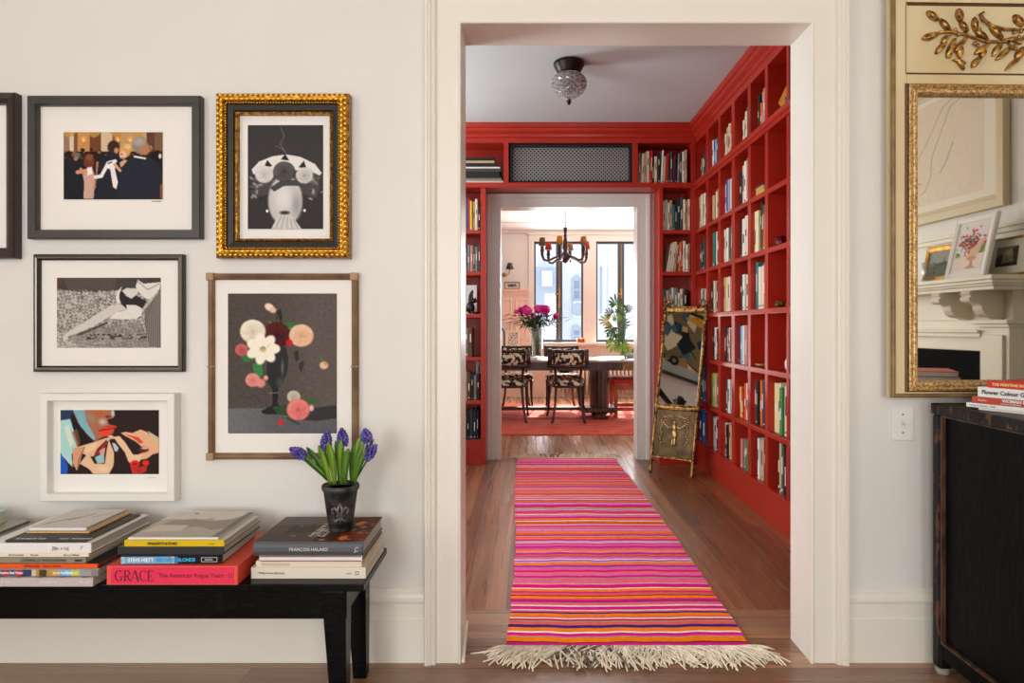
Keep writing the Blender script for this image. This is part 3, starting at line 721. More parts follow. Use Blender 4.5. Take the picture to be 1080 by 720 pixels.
run_books('b', ROW[4], [.23, .24, .24, .22, .23, .24, .23, .25, .22], ['cream', 'white', 'cream', 'tan', 'brown', 'orange', 'red', 'cream', 'white', 'tan'],
          sr[1]+0.03, se[0]-0.004, 0.03, 'books right of the doorway', 'fifth shelf up, right of the dining doorway', [.17, .15, .14, .12, .10, 0.05, 0, 0, 0, 0])
run_books('b', ROW[3], [.20, .19, .205, .21, .21, .17], ['teal', 'tan', 'grey', 'white', 'grey', 'white', 'cream', 'black'],
          sr[1]+0.004, se[0]-0.03, 0.03, 'books right of the doorway', 'fourth shelf up, right of the dining doorway')
run_books('b', ROW[1], [.2, .21, .2], ['brown', 'dark grey', 'navy', 'tan'], sr[1]+0.02, se[0]-0.05, 0.03, 'books right of the doorway', 'second shelf up, right of the dining doorway')
# left tower (only its right half shows past the casing)
lx0 = PX(489.5, YF+0.03)
run_books('b', ROW[5], [.27, .25, .26, .24, .23, .25, .2], ['tan', 'blue', 'red', 'yellow', 'tan', 'cream', 'black'], lx0, sl[0]-0.004, 0.03, 'books left of the doorway', 'sixth shelf up, left of the dining doorway')
run_books('b', ROW[4], [.22, .22, .21, .22, .2], ['black', 'grey', 'pink', 'dark grey', 'grey', 'dark grey'], lx0, sl[0]-0.004, 0.03, 'books left of the doorway', 'fifth shelf up, left of the dining doorway')
run_books('b', ROW[2], [.235, .24, .23], ['grey', 'brown'], lx0, PX(498, YF), 0.03, 'books left of the doorway', 'third shelf up, left of the dining doorway')
run_books('b', ROW[1], [.23, .22, .21, .2, .21], ['tan', 'brown', 'black', 'grey', 'black'], lx0, sl[0]-0.01, 0.03, 'books left of the doorway', 'second shelf up, left of the dining doorway')
run_books('b', ROW[0], [.23, .22, .24, .23], ['dark grey', 'black', 'dark green', 'navy', 'black'], lx0, sl[0]-0.02, 0.03, 'books left of the doorway', 'lowest shelf, left of the dining doorway')
# flat stack top-left
z = ROW[6]+0.0008; g = 'books lying flat top left'
for i, (c, t, px) in enumerate([('cream', .022, 531), ('grey', .02, 529), ('black', .03, 527.5), ('black', .022, 526.5), ('dark grey', .024, 528), ('white', .012, 527.5), ('black', .03, 523), ('tan', .018, 521.5), ('black', .024, 522)]):
    x1 = bx(px); x0 = x1-0.31 - R.uniform(0, .02)
    b = MB(); b.box(x0, x1, 0, 0.004, 0, t); b.box(x0, x1, 0.004, .2, 0, .003); b.box(x0, x1, .004, .2, t-.003, t); b.box(x0+.003, x1-.003, .004, .197, .003, t-.003, 1)
    b.v = [(v[0], v[1]+YF+0.03, v[2]+z) for v in b.v]
    o = rebase(b.build('book', [colmat(c), M_paper], bevel=0.001)); z += t+0.0008
    tag(o, '%s book lying flat, %s in the stack left of the black grille' % (c, ['lowest', 'second up', 'third up', 'fourth up', 'fifth up', 'sixth up', 'seventh up', 'eighth up', 'topmost'][i]), 'book', g)

# odd things on the shelves
def canvas_box(name, label, cat, x0, x1, y0, y1, z0, z1, m, bev=0.002):
    b = MB(); b.box(x0, x1, y0, y1, z0, z1); return tag(rebase(b.build(name, m, bevel=bev)), label, cat)
# faceted painted box, top shelf nearest column
t = thing('faceted_box', 'faceted orange and blue box on the top shelf by the right jamb', 'box', (XC+0.10, 3.70, ROW[6]+0.001))
b = MB(); M_or = mat('painted orange', (206, 130, 40), 0.5); M_bl = mat('painted blue', (30, 84, 130), 0.5)
cx, cy, cz = XC+0.10, 3.70, ROW[6]+0.001
lo = [(cx+0.05*math.cos(a), cy+0.06*math.sin(a), cz) for a in [i*math.pi/3 for i in range(6)]]
mi = [(cx+0.085*math.cos(a), cy+0.10*math.sin(a), cz+0.075) for a in [(i+.5)*math.pi/3 for i in range(6)]]
hi = [(cx+0.05*math.cos(a), cy+0.06*math.sin(a), cz+0.15) for a in [i*math.pi/3 for i in range(6)]]
b.loft([lo, mi, hi]); b.build('body', M_or, t)
b = MB()
for i in (1, 3, 4):
    j = i % 6; b.loft([[lo[j], lo[(j+1) % 6], mi[j]], [tuple(Vector(p)+Vector((-.003, -.002, 0))) for p in (lo[j], lo[(j+1) % 6], mi[j])]])
b.build('facet', M_bl, t)
# small flat stack r5 c4
z = ROW[5]+0.001
for i, (c, tt, l) in enumerate([('brown', .014, .15), ('yellow', .02, .14), ('tan', .02, .13), ('dark grey', .01, .12)]):
    b = MB(); y1 = yx(796, XC+0.03); b.box(0, .16, 0, l, 0, tt); b.v = [(v[0]+XC+0.03, v[1]+y1-l-0.02, v[2]+z) for v in b.v]; z += tt+.001
    tag(rebase(b.build('small_book', [colmat(c)], bevel=0.001)), '%s small book lying flat, %s in the low pile, fifth column, sixth shelf up' % (c, ['lowest', 'second', 'third', 'topmost'][i]), 'book', 'small books lying flat')
# red glass votive
vy = yx(823.5, XC+0.05)
b = MB(); b.lathe([(0.0, 0), (.028, 0), (.034, .01), (.036, .055), (.033, .055), (.03, .012), (0, .008)], (XC+0.05, vy, ROW[4]+0.001), 20)
tag(rebase(b.build('votive_glass', mat('ruby glass', (150, 10, 30), 0.08, trans=0.6))), 'small dark red glass votive on the nearest column, fifth shelf up', 'candle holder')
# bronze frog
fy = yx(823, XC+0.06); t = thing('bronze_frog', 'small bronze crouching frog figure on the nearest column, fourth shelf up', 'figurine', (XC+0.06, fy, ROW[3]))
M_br = mat('dull bronze', (120, 92, 52), 0.4, metal=0.7, bump=0.3, bscale=60)
b = MB(); c0 = Vector((XC+0.06, fy, ROW[3]+0.002))
b.ell(c0+Vector((0, 0, .02)), (.022, .036, .019)); b.ell(c0+Vector((0, .036, .034)), (.015, .017, .012))
for s in (-1, 1):
    b.ell(c0+Vector((s*.01, .044, .045)), .005); b.ell(c0+Vector((s*.024, -.018, .016)), (.011, .024, .014)); b.tube([c0+Vector((s*.018, .03, .022)), c0+Vector((s*.03, .045, .008)), c0+Vector((s*.026, .06, .004))], [.006, .005, .006], 6)
b.build('body', M_br, t)
# brass dish + pale shell
dy = yx(801.5, XC+0.04)
b = MB(); b.lathe([(0, 0), (.022, 0), (.034, .008), (.04, .018), (.036, .017), (.02, .006), (0, .005)], (XC+0.05, dy, ROW[2]+0.001), 20)
tag(rebase(b.build('dish', mat('brass dish', (196, 150, 80), 0.3, metal=0.7))), 'tiny brass dish alone in the fifth column, third shelf up', 'dish')
sy = yx(830, XC+0.02)
b = MB(); b.lathe([(0, 0), (.018, 0), (.034, .02), (.036, .05), (.024, .078), (.012, .086), (.016, .094), (.0, .092)], (XC+0.05, sy+.012, ROW[2]+0.001), 16)
tag(rebase(b.build('small_vase', mat('white porcelain', (235, 232, 226), 0.2))), 'small white vase at the jamb, nearest column, third shelf up', 'vase')
# big cook book with a leaf picture, nearest column second shelf : picture on its near cover is the fourth book
# left tower: white picture card, black horse figure, white card
b = MB(); x0, x1 = bx(491), bx(502.2); z0 = ROW[3]+.001; b.box(x0, x1, YF+.10, YF+.108, z0, z0+.235)
pc = tag(rebase(b.build('picture_card', M_mat)), 'white card with a dark figure standing on the left tower, fourth shelf up', 'picture')
cv = Canvas(30, 44, 0, 12, 0, 18, (232, 228, 220)); cv.ell(5, 8, 3.2, 5, (60, 58, 60), rot=20); cv.ell(7, 4, 1.6, 1.8, (50, 50, 50)); cv.line([(4, 12), (3, 16)], 1, (60, 60, 60)); cv.line([(7, 12), (8, 16)], 1, (60, 60, 60))
cv.mesh('print', x0+.006, x1-.006, z0+.02, z0+.222, YF+.0995, pc)
t = thing('black_cat_figure', 'small black animal figure in front of the white card', 'figurine', (bx(496), YF+.05, ROW[3]))
b = MB(); c0 = Vector((bx(496), YF+.05, ROW[3]+.001)); b.ell(c0+Vector((0, 0, .05)), (.035, .022, .05)); b.ell(c0+Vector((.03, 0, .105)), (.022, .018, .02))
for s in (-1, 1): b.lathe([(.008, 0), (0, .02)], tuple(c0+Vector((.03+s*.01, 0, .118))), 6); b.ell(c0+Vector((.02, s*.012, .012)), (.02, .01, .012))
b.tube([c0+Vector((-.03, 0, .02)), c0+Vector((-.06, 0, .03)), c0+Vector((-.065, 0, .07))], .006, 6)
b.build('body', mat('black ceramic', (18, 17, 18), 0.2), t)
t = thing('trinket_dish', 'small dark dish of trinkets on the left tower, fourth shelf up', 'dish', (bx(503), YF+.04, ROW[3]))
b = MB(); b.lathe([(0, 0), (.018, 0), (.03, .016), (.027, .016), (.015, .005), (0, .004)], (bx(503), YF+.04, ROW[3]+.001), 16); b.build('bowl', mat('black ceramic', (18, 17, 18), 0.2), t)
b = MB()
for i in range(5): b.ell((bx(503)+R.uniform(-.012, .012), YF+.04+R.uniform(-.012, .012), ROW[3]+.02+R.uniform(0, .008)), .007)
b.build('trinket', M_br, t)
x0, x1 = bx(500.4), bx(507)-.005; z0 = ROW[1]+.001; b = MB(); b.box(x0, x1, YF+.215, YF+.22, z0, z0+.31)
pc = tag(rebase(b.build('photo_card', M_mat)), 'white photo card behind the books on the left tower, second shelf up', 'picture')
cv = Canvas(20, 30, 0, 10, 0, 15, (235, 235, 232)); cv.ell(5, 7, 3, 4, (150, 160, 165)); cv.mesh('print', x0+.008, x1-.008, z0+.17, z0+.3, YF+.2145, pc)
# ================================================================== HALL: ceiling lamp, rug, leaning mirror
t = thing('ceiling_light', 'cut glass globe ceiling light on a dark bronze canopy', 'ceiling light', (PX(600, 4.17), 4.17, CEIL))
cx, cy = PX(600, 4.17), 4.17; M_dbr = mat('dark bronze', (44, 30, 24), 0.35, metal=0.6, bump=0.4, bscale=60)
b = MB(); b.lathe([(0, 0), (.090, 0), (.096, -.008), (.094, -.02), (.086, -.036), (.074, -.056), (.066, -.074), (0, -.074)], (cx, cy, CEIL-.003), 32)
b.build('canopy', M_dbr, t)
M_cut = mat('cut glass', (238, 238, 236), 0.03, trans=0.7, ior=1.5, spec=1.0)
prof = [(.06, 0), (.084, -.018), (.098, -.042), (.102, -.07), (.097, -.098), (.082, -.126), (.058, -.152), (.032, -.172), (.012, -.182)]
b = MB(); loops = []; KS = 17; NS = 28
for i, k in enumerate(np.linspace(0, 8, KS)):
    r = float(np.interp(k, range(9), [p[0] for p in prof])); z = float(np.interp(k, range(9), [p[1] for p in prof]))*.86
    loops.append([(cx+(r+(.009 if (j+i) % 2 else 0)*min(1, r/.05))*math.cos(2*math.pi*j/NS), cy+(r+(.009 if (j+i) % 2 else 0)*min(1, r/.05))*math.sin(2*math.pi*j/NS), CEIL-.074+z) for j in range(NS)])
nb = len(b.v)
for l in loops: b.v += l
for i in range(KS-1):
    for j in range(NS):
        q = [nb+i*NS+j, nb+i*NS+(j+1) % NS, nb+(i+1)*NS+(j+1) % NS, nb+(i+1)*NS+j]
        if (i+j) % 2: b.face((q[0], q[1], q[2])); b.face((q[0], q[2], q[3]))
        else: b.face((q[0], q[1], q[3])); b.face((q[1], q[2], q[3]))
b.build('globe', M_cut, t)
b = MB(); b.lathe([(0, .03), (.006, .03), (.006, .008), (.013, 0), (.014, -.012), (.006, -.024), (.0, -.03)], (cx, cy, CEIL-.074-.157-.006), 14); b.build('finial', M_dbr, t)
b = MB(); b.ell((cx, cy, CEIL-.15), (.028, .028, .04)); b.build('bulb', mat('frosted bulb', (240, 236, 225), 0.4), t)

# --- striped rag rug
ry0, ry1 = 2.335, 5.70
def rugx(y, s):
    f = (y-ry0)/(ry1-ry0)
    l = -0.062 - 0.022*f + 0.010*math.sin(y*2.3) + 0.003*math.sin(y*17+1)
    r = 0.764 - 0.032*f + 0.020*math.sin((y-2.3)*1.0) + 0.003*math.sin(y*13)
    return l + (r-l)*s
MG, OG, NV, CO, WH, PK, RD, LL, GN, PU, DK = (226, 20, 134), (246, 128, 12), (62, 36, 130), (236, 100, 88), (240, 226, 226), (234, 104, 168), (206, 24, 62), (220, 160, 206), (150, 160, 140), (156, 24, 160), (84, 40, 56)
near = [(MG, 2.2), (DK, .5), (OG, 2.6), (GN, .5), (MG, 2.0), (WH, 1.0), (OG, 2.8), (NV, 1.4), (CO, 2.0), (GN, .7), (RD, 1.3), (WH, .8), (CO, 1), (OG, 2), (NV, 1), (CO, 1), (WH, .7), (MG, 2.4), (WH, 1), (CO, 1.6), (PK, 1.2), (DK, .5), (MG, 2),
        (OG, 2.2), (DK, .5), (CO, 1.6), (MG, 1.8), (OG, 1.6), (WH, .8), (RD, 1), (MG, 2.2), (LL, .8), (OG, 1.5), (PK, 2), (CO, 1)]
seqp = [(MG, 2.2), (OG, 2.0), (LL, 1.2), (PK, 2.2), (CO, 1.7), (WH, .9), (MG, 2.0), (OG, 1.8), (PK, 1.8), (RD, 1), (GN, .6), (OG, 1.8), (MG, 1.8), (LL, 1.1), (PU, 1.2), (CO, 1.5), (PK, 1.8), (OG, 1.6), (WH, .8), (NV, .6)]
bands = []; y = ry0; u = 0.0128
for c, w_ in near: bands.append((y, y+w_*u, c)); y += w_*u
while y < ry1:
    c, w_ = R.choice(seqp)
    if bands[-1][2] == c: continue
    w_ = w_*R.uniform(.8, 1.35); bands.append((y, min(ry1, y+w_*u), c)); y += w_*u
NXR = 44
b = MB(); rows = []; rc_ = []
for a, c, col in bands:
    k = max(2, int(round((c-a)/.007)))
    for i in range(k): rows.append(a+(c-a)*i/k); rc_.append((col, i == 0 or i == k-1))
rows.append(ry1)
def rug_z(x, y): return 0.0075 + 0.0025*(math.sin(x*9+y*3)*math.sin(y*5.1)+1)*.5 
vs = []
wob = [0.004*math.sin(j*.37)+0.003*math.sin(j*.9+1) for j in range(NXR+1)]
for i, yy in enumerate(rows):
    ends = min(1, min(i, len(rows)-1-i)/6.0)
    for j in range(NXR+1):
        s = j/NXR; x = rugx(yy, s); y2 = yy + ends*(wob[j]*math.sin(yy*3.1+1)+.004*math.sin(x*7+yy*1.3)) + 0.012*s*0
        vs.append((x, y2, rug_z(x, yy) + (0.0022 if i % 2 else 0)))
rug = thing('runner_rug', 'long pink orange and magenta striped rag runner in the hall', 'rug', (0.34, 4.0, 0))
n0 = len(vs); W1 = NXR+1
faces = [(i*W1+j, i*W1+j+1, (i+1)*W1+j+1, (i+1)*W1+j) for i in range(len(rows)-1) for j in range(NXR)]
cols = [rc_[i][0] for i in range(len(rows)-1) for j in range(NXR)]
# skirt down to the floor
def skirt(idx, colfn):
    base = len(vs)
    for q in idx: vs.append((vs[q][0], vs[q][1], 0.0008))
    for q in range(len(idx)-1): faces.append((idx[q], idx[q+1], base+q+1, base+q)); cols.append(colfn(q))
skirt([i*W1 for i in range(len(rows))], lambda q: rc_[min(q, len(rc_)-1)][0]); skirt([i*W1+NXR for i in range(len(rows))], lambda q: rc_[min(q, len(rc_)-1)][0])
skirt(list(range(W1)), lambda q: MG); skirt(list(range((len(rows)-1)*W1, len(rows)*W1)), lambda q: MG)
me = bpy.data.meshes.new('weave'); off = rug.location; me.from_pydata([(v[0]-off[0], v[1]-off[1], v[2]-off[2]) for v in vs], [], faces)
at = me.color_attributes.new('Col', 'FLOAT_COLOR', 'CORNER'); arr = []
rr = random.Random(3)
rowfac = {}
for f, c in zip(faces, cols):
    r_ = f[0]//W1
    k = rowfac.setdefault(r_, rr.uniform(.86, 1.1))*rr.uniform(.93, 1.07)
    l = lin(c); arr += [min(1, l[0]*k), min(1, l[1]*k), min(1, l[2]*k), 1]*len(f)
at.data.foreach_set('color', arr); me.materials.append(attr_mat('rag weave', 0.9, bump=0.9, bscale=55, stretch=(1, 5, 1)))
o = bpy.data.objects.new('weave', me); COL.objects.link(o); o.parent = rug
M_fr = mat('cream cotton yarn', (232, 220, 198), 0.9, var=0.12, scale=30); M_frd = mat('soiled yarn', (120, 104, 92), 0.95)
def fringe(y, sgn, n, lmin, lmax, seed, nm):
    r = random.Random(seed); b = MB()
    b.tube([(rugx(y, s), y+sgn*.004, .007) for s in [i/20 for i in range(21)]], .006, 6)
    for i in range(n):
        s = (i+r.uniform(-.4, .4))/n; s = min(1, max(0, s)); x = rugx(y, s); L = r.uniform(lmin, lmax)
        a = r.gauss(0, .38) + (s-.5)*.8
        a = max(-.8, min(.8, a))
        if s < .05: a -= .35; L *= .9
        if s > .95: a += .35; L *= .95
        pts = []; px_, py_ = x, y+sgn*.002; n_ = 6; z = .008; bend = r.gauss(0, .14)
        zz = r.uniform(.003, .014) if sgn < 0 else r.uniform(.012, .034)
        for k in range(n_):
            q = k/(n_-1); pts.append((px_, py_, .008*(1-q) + zz*math.sin(q*2.6) + .0035))
            px_ += math.sin(a)*L/(n_-1); py_ += sgn*math.cos(a)*L/(n_-1)*.9; a += bend
        dirty = 0.24 < s < 0.44 and r.random() < .45
        b.tube(pts, [.0031, .0033, .0030, .0030, .0032, .0022], 5, mi=1 if dirty else 0)
    b.build(nm, [M_fr, M_frd], rug)
fringe(ry0, -1, 360, .10, .185, 5, 'fringe'); fringe(ry1, 1, 150, .05, .10, 6, 'fringe')

# --- leaning gilt floor mirror in the corner
LA = math.radians(12.3)
Apt, Bpt = Vector((.905, 5.10, 0)), Vector((1.185, 4.885, 0)); mid = (Apt+Bpt)/2; wv = (Bpt-Apt); MW = wv.length; ang = math.atan2(wv.y, wv.x)
lm = thing('floor_mirror', 'tall narrow gilt mirror leaning in the corner against the red shelves', 'mirror', mid, (-LA, 0, ang))
M_gilt = mat('aged gilt', (176, 132, 70), 0.38, metal=0.75, rgb2=(82, 54, 28), scale=45, lo=.42, hi=.62, bump=0.7, bscale=90)
M_gdark = mat('tarnished bronze panel', (104, 80, 48), 0.42, metal=0.6, rgb2=(62, 46, 28), scale=14, bump=0.3, bscale=40)
M_mirror = mat('mirror silver', (232, 230, 224), 0.02, metal=1.0, spec=0.5)
hw = MW/2; TH = 1.30
for s in (-1, 1):
    b = MB(); xx = s*(hw-.012)
    b.tube([(xx, 0, 0.012), (xx, 0, .03), (xx, 0, .06), (xx, 0, .14), (xx, 0, .15), (xx, 0, .16), (xx, 0, .5), (xx, 0, .51), (xx, 0, .53), (xx, 0, .54), (xx, 0, 1.0), (xx, 0, 1.02), (xx, 0, 1.04), (xx, 0, TH)],
           [.011, .015, .012, .014, .017, .013, .013, .018, .018, .012, .012, .016, .012, .012], 10)
    for k in range(9): b.ell((xx+s*R.uniform(-.004, .01), -.008, 1.05+k*.028), (.014, .012, .016))
    # curling finial ornament
    b.tube([(xx, 0, TH-.01), (xx-s*.012, -.004, TH+.02), (xx-s*.035, -.004, TH+.035), (xx-s*.055, -.004, TH+.02), (xx-s*.045, -.004, TH+.008)], [.013, .012, .011, .009, .007], 7)
    b.tube([(xx, 0, TH), (xx+s*.012, 0, TH+.03), (xx+s*.004, 0, TH+.06)], [.012, .01, .004], 7)
    b.build('side_rail', M_gilt, lm, world=False)
b = MB(); b.box(-hw+.02, hw-.02, -.012, .012, TH-.055, TH-.015); b.tube([(-hw, -.01, TH-.02), (hw, -.01, TH-.02)], .009, 8); b.tube([(-hw, -.01, TH-.055), (hw, -.01, TH-.055)], .006, 8)
b.build('top_rail', M_gilt, lm, world=False)
b = MB(); b.box(-hw+.02, hw-.02, -.010, .010, .505, .525); b.tube([(-hw+.01, -.008, .528), (hw-.01, -.008, .528)], .008, 8); b.tube([(-hw+.01, -.008, .50), (hw-.01, -.008, .50)], .008, 8); b.build('cross_rail', M_gilt, lm, world=False)
b = MB(); b.box(-hw+.02, hw-.02, -.010, .010, .135, .15); b.tube([(-hw+.01, -.008, .148), (hw-.01, -.008, .148)], .006, 8); b.build('cross_rail', M_gilt, lm, world=False)
b = MB(); b.box(-hw+.022, hw-.022, -.002, .006, .15, .505); b.build('lower_panel', M_gdark, lm, world=False)
b = MB()      # relief: draped figure with garlands
b.ell((0, -.006, .40), (.012, .01, .014)); b.ell((0, -.006, .365), (.016, .009, .026)); b.ell((.004, -.006, .315), (.022, .009, .034)); b.ell((.012, -.006, .262), (.011, .008, .034)); b.ell((-.006, -.006, .255), (.009, .008, .03))
for s in (-1, 1):
    b.tube([(s*.01, -.006, .375), (s*.045, -.006, .36), (s*.08, -.006, .385), (s*.1, -.006, .42)], .006, 6)
    b.tube([(0, -.004, .44), (s*.04, -.004, .455), (s*.075, -.004, .435), (s*.105, -.004, .45)], .005, 6)
    for k in range(11): b.ell((s*(.104+.006*math.sin(k*1.7)), -.004, .43-k*.018), (.009, .006, .007), 6, 4)
    for k in range(6): b.ell((s*(.018+k*.013), -.004, .43+.012*math.sin(k)), (.007, .005, .006), 6, 4)
b.build('relief_ornament', mat('rubbed gilt relief', (196, 160, 104), 0.35, metal=0.7), lm, world=False)
b = MB(); b.box(-hw+.02, hw-.02, .0, .004, .525, TH-.05); b.build('mirror_glass', M_mirror, lm, world=False)
b = MB(); b.box(-hw+.015, hw-.015, .006, .014, .14, TH-.02); b.build('backboard', M_gdark, lm, world=False)

bpy.context.view_layer.update()
def reflect(px, py, mp, mn, axis, val):
    """where the camera ray through (px,py) lands on the plane axis=val after bouncing off a mirror"""
    d = Vector(((px-VX)/F, 1.0, (VY-py)/F)); o = Vector((0, 0, H)); t_ = (Vector(mp)-o).dot(mn)/d.dot(mn); h = o+d*t_
    r = d-2*d.dot(mn)*mn; k = (val-h[axis])/r[axis]; return h+r*k
mw = lm.matrix_world; LMp = mw @ Vector((0, 0, .8)); LMn = (mw.to_3x3() @ Vector((0, -1, 0))).normalized()
XL = HX0+0.03
pc = [reflect(px, py, LMp, LMn, 0, XL) for px, py in ((702, 329), (742, 329), (698, 392), (738, 404))]
print('PAINTING', [tuple(round(v, 2) for v in p) for p in pc])
bn = [reflect(px, py, LMp, LMn, 0, -1.2) for px, py in ((697, 402), (715, 418), (718, 431), (733, 430))]
print('BANISTER', [tuple(round(v, 2) for v in p) for p in bn])
# ================================================================== PICTURES ON THE LEFT WALL
def wall_frame(name, label, x0, x1, y0, y1, prof, fmat, depth, matm=M_mat, inner=None, matdepth=0.008, cat='picture'):
    """px bounds at the frame's front plane; returns (thing, mapping px->(x,z) at that plane)"""
    Yf = YW-depth
    X0, X1, Z0, Z1 = PX(x0, Yf), PX(x1, Yf), PZ(y1, Yf), PZ(y0, Yf)
    t = thing(name, label, cat, ((X0+X1)/2, YW, Z0))
    b = MB(); b.rect_sweep(X0, X1, Z0, Z1, prof, y=YW-0.001); b.build('frame', fmat, t)
    iw = max(i for i, d in prof)
    b = MB(); b.box(X0+iw-.003, X1-iw+.003, YW-matdepth, YW-.002, Z0+iw-.003, Z1-iw+.003); b.build('mat_board', matm, t)
    return t, (X0, X1, Z0, Z1)
def add_print(t, cv, x0, x1, y0, y1, bevelc=(246, 244, 240), matdepth=0.008, rec=True, sink=0.0):
    Yp = YW-matdepth
    X0, X1, Z0, Z1 = PX(x0, Yp), PX(x1, Yp), PZ(y1, Yp), PZ(y0, Yp)
    if rec:
        b = MB(); b.rect_sweep(X0-.004, X1+.004, Z0-.004, Z1+.004, [(0, .0004), (.001, .0022), (.0035, .0012), (.004, .0002)], y=Yp); b.build('window_bevel', mat('mat bevel', bevelc, 0.7), t)
    cv.mesh('print', X0, X1, Z0, Z1, Yp-0.0008, t)
# 1 ballroom
M_fgrey = mat('charcoal wood frame', (58, 54, 51), 0.4, var=0.1, scale=12, bump=0.2, bscale=60)
fp = [(0, 0), (0, .026), (.003, .030), (.027, .030), (.030, .024), (.0305, .008), (.0305, 0)]
t, _ = wall_frame('framed_picture', 'wide charcoal frame with a colour photograph of people in evening dress dancing', 28, 211, 100.5, 251.5, fp, M_fgrey, .03)
cv = Canvas(212, 146, 0, 358, 0, 242, (38, 22, 18))
for x, w_, c in ((0, 22, (150, 120, 92)), (22, 14, (214, 196, 168)), (36, 14, (120, 84, 56)), (50, 45, (196, 142, 84)), (95, 40, (110, 66, 40)), (135, 40, (210, 186, 150)), (175, 30, (150, 98, 60)), (205, 60, (190, 150, 104)), (262, 40, (205, 160, 110)), (300, 28, (96, 62, 40)), (328, 30, (120, 90, 66))):
    cv.poly([(x, 0), (x+w_, 0), (x+w_, 70), (x, 70)], c)
for x in (20, 110, 190, 270): cv.poly([(x-24, 0), (x+24, 0), (x+16, 12), (x, 20), (x-16, 12)], (190, 150, 70), .8)
for x in (72, 196, 240): cv.ell(x, 24, 13, 12, (236, 170, 86), soft=.6); cv.ell(x, 30, 7, 6, (255, 220, 150), soft=.8)
for i in range(34):
    x = R.uniform(0, 350); y = R.uniform(62, 92); cv.ell(x, y, R.uniform(5, 10), R.uniform(6, 10), R.choice([(50, 30, 24), (86, 54, 38), (30, 20, 18), (150, 100, 72), (28, 24, 24)]), soft=.4)
    if R.random() < .4: cv.ell(x+3, y+4, 3, 4, (190, 136, 104), soft=.5)
cv.poly([(0, 84), (360, 84), (360, 242), (0, 242)], (34, 26, 26)); 
for i in range(26): cv.ell(R.uniform(0, 358), R.uniform(78, 96), 4, 4, R.choice([(214, 200, 186), (120, 84, 60), (60, 40, 34)]), soft=.6)
cv.poly([(0, 100), (28, 96), (52, 108), (70, 150), (72, 242), (0, 242)], (26, 28, 36)); cv.ell(48, 84, 17, 15, (120, 100, 86), soft=.4); cv.ell(44, 96, 10, 9, (176, 124, 96), soft=.5)
cv.ell(92, 108, 23, 30, (110, 56, 34), soft=.3); cv.ell(92, 90, 18, 16, (140, 74, 44), soft=.5); cv.poly([(66, 140), (104, 132), (114, 160), (108, 240), (72, 240), (74, 180)], (204, 164, 150))
cv.line([(50, 144), (72, 140), (100, 138)], 14, (206, 150, 118)); cv.line([(62, 132), (74, 152)], 10, (200, 142, 110)); cv.poly([(84, 128), (102, 124), (104, 150), (86, 156)], (240, 232, 226))
cv.line([(122, 110), (120, 170), (112, 200)], 9, (186, 122, 88))
cv.poly([(126, 110), (158, 78), (206, 82), (236, 112), (236, 242), (112, 242), (118, 170)], (30, 32, 42))
cv.ell(180, 54, 24, 27, (54, 34, 26), soft=.2); cv.ell(190, 66, 10, 13, (196, 140, 108), soft=.4)
cv.ell(222, 66, 24, 28, (206, 160, 96), soft=.25); cv.ell(214, 82, 15, 17, (232, 188, 158), soft=.3); cv.ell(232, 52, 16, 13, (226, 190, 126), soft=.5); cv.line([(207, 80), (213, 79)], 3, (80, 40, 30)); cv.line([(210, 92), (216, 92)], 3, (180, 70, 60))
cv.poly([(202, 110), (220, 98), (240, 104), (244, 122), (206, 126)], (216, 168, 138))
cv.poly([(196, 242), (206, 130), (232, 100), (262, 84), (300, 90), (340, 112), (358, 150), (358, 242)], (34, 36, 48))
cv.ell(276, 46, 30, 36, (138, 130, 122), soft=.2); cv.ell(292, 60, 22, 26, (176, 124, 96), soft=.25); cv.ell(272, 34, 28, 20, (168, 162, 154), soft=.5); cv.poly([(256, 84), (298, 92), (296, 98), (252, 90)], (232, 230, 228))
cv.line([(314, 50), (318, 58)], 6, (190, 136, 106)); cv.ell(336, 84, 22, 22, (24, 20, 22), soft=.3); cv.ell(348, 86, 7, 12, (226, 216, 210), soft=.5)
cv.line([(114, 162), (136, 158), (152, 128), (160, 112), (186, 104)], 13, (236, 232, 232)); cv.ell(172, 118, 20, 18, (240, 237, 236), soft=.2); cv.poly([(166, 120), (182, 118), (196, 180), (190, 206), (178, 196)], (234, 228, 228)); cv.line([(160, 112), (174, 108)], 5, (80, 76, 80)); cv.line([(184, 116), (204, 138)], 10, (214, 164, 132))
cv.poly([(348, 190), (358, 184), (358, 240), (348, 240)], (150, 70, 40)); cv.noise(5)
cv.soft(); add_print(t, cv, 67.3, 171.8, 139.5, 210.3)
text_mesh('an evening dance', .006, mat('pencil grey', (120, 116, 112), .8), t, Vector((PX(160.5, 2.252), 2.2511, PZ(212.6, 2.252)))-t.location, (math.radians(90), 0, 0)) if False else None
b = MB(); 
for k in range(5): b.box(PX(160+k*2.1, 2.252), PX(161.3+k*2.1, 2.252), 2.2512, 2.2518, PZ(212.9+.3*(k % 2), 2.252), PZ(211.8, 2.252))
b.build('pencil_note', mat('pencil grey', (128, 122, 116), .8), t)

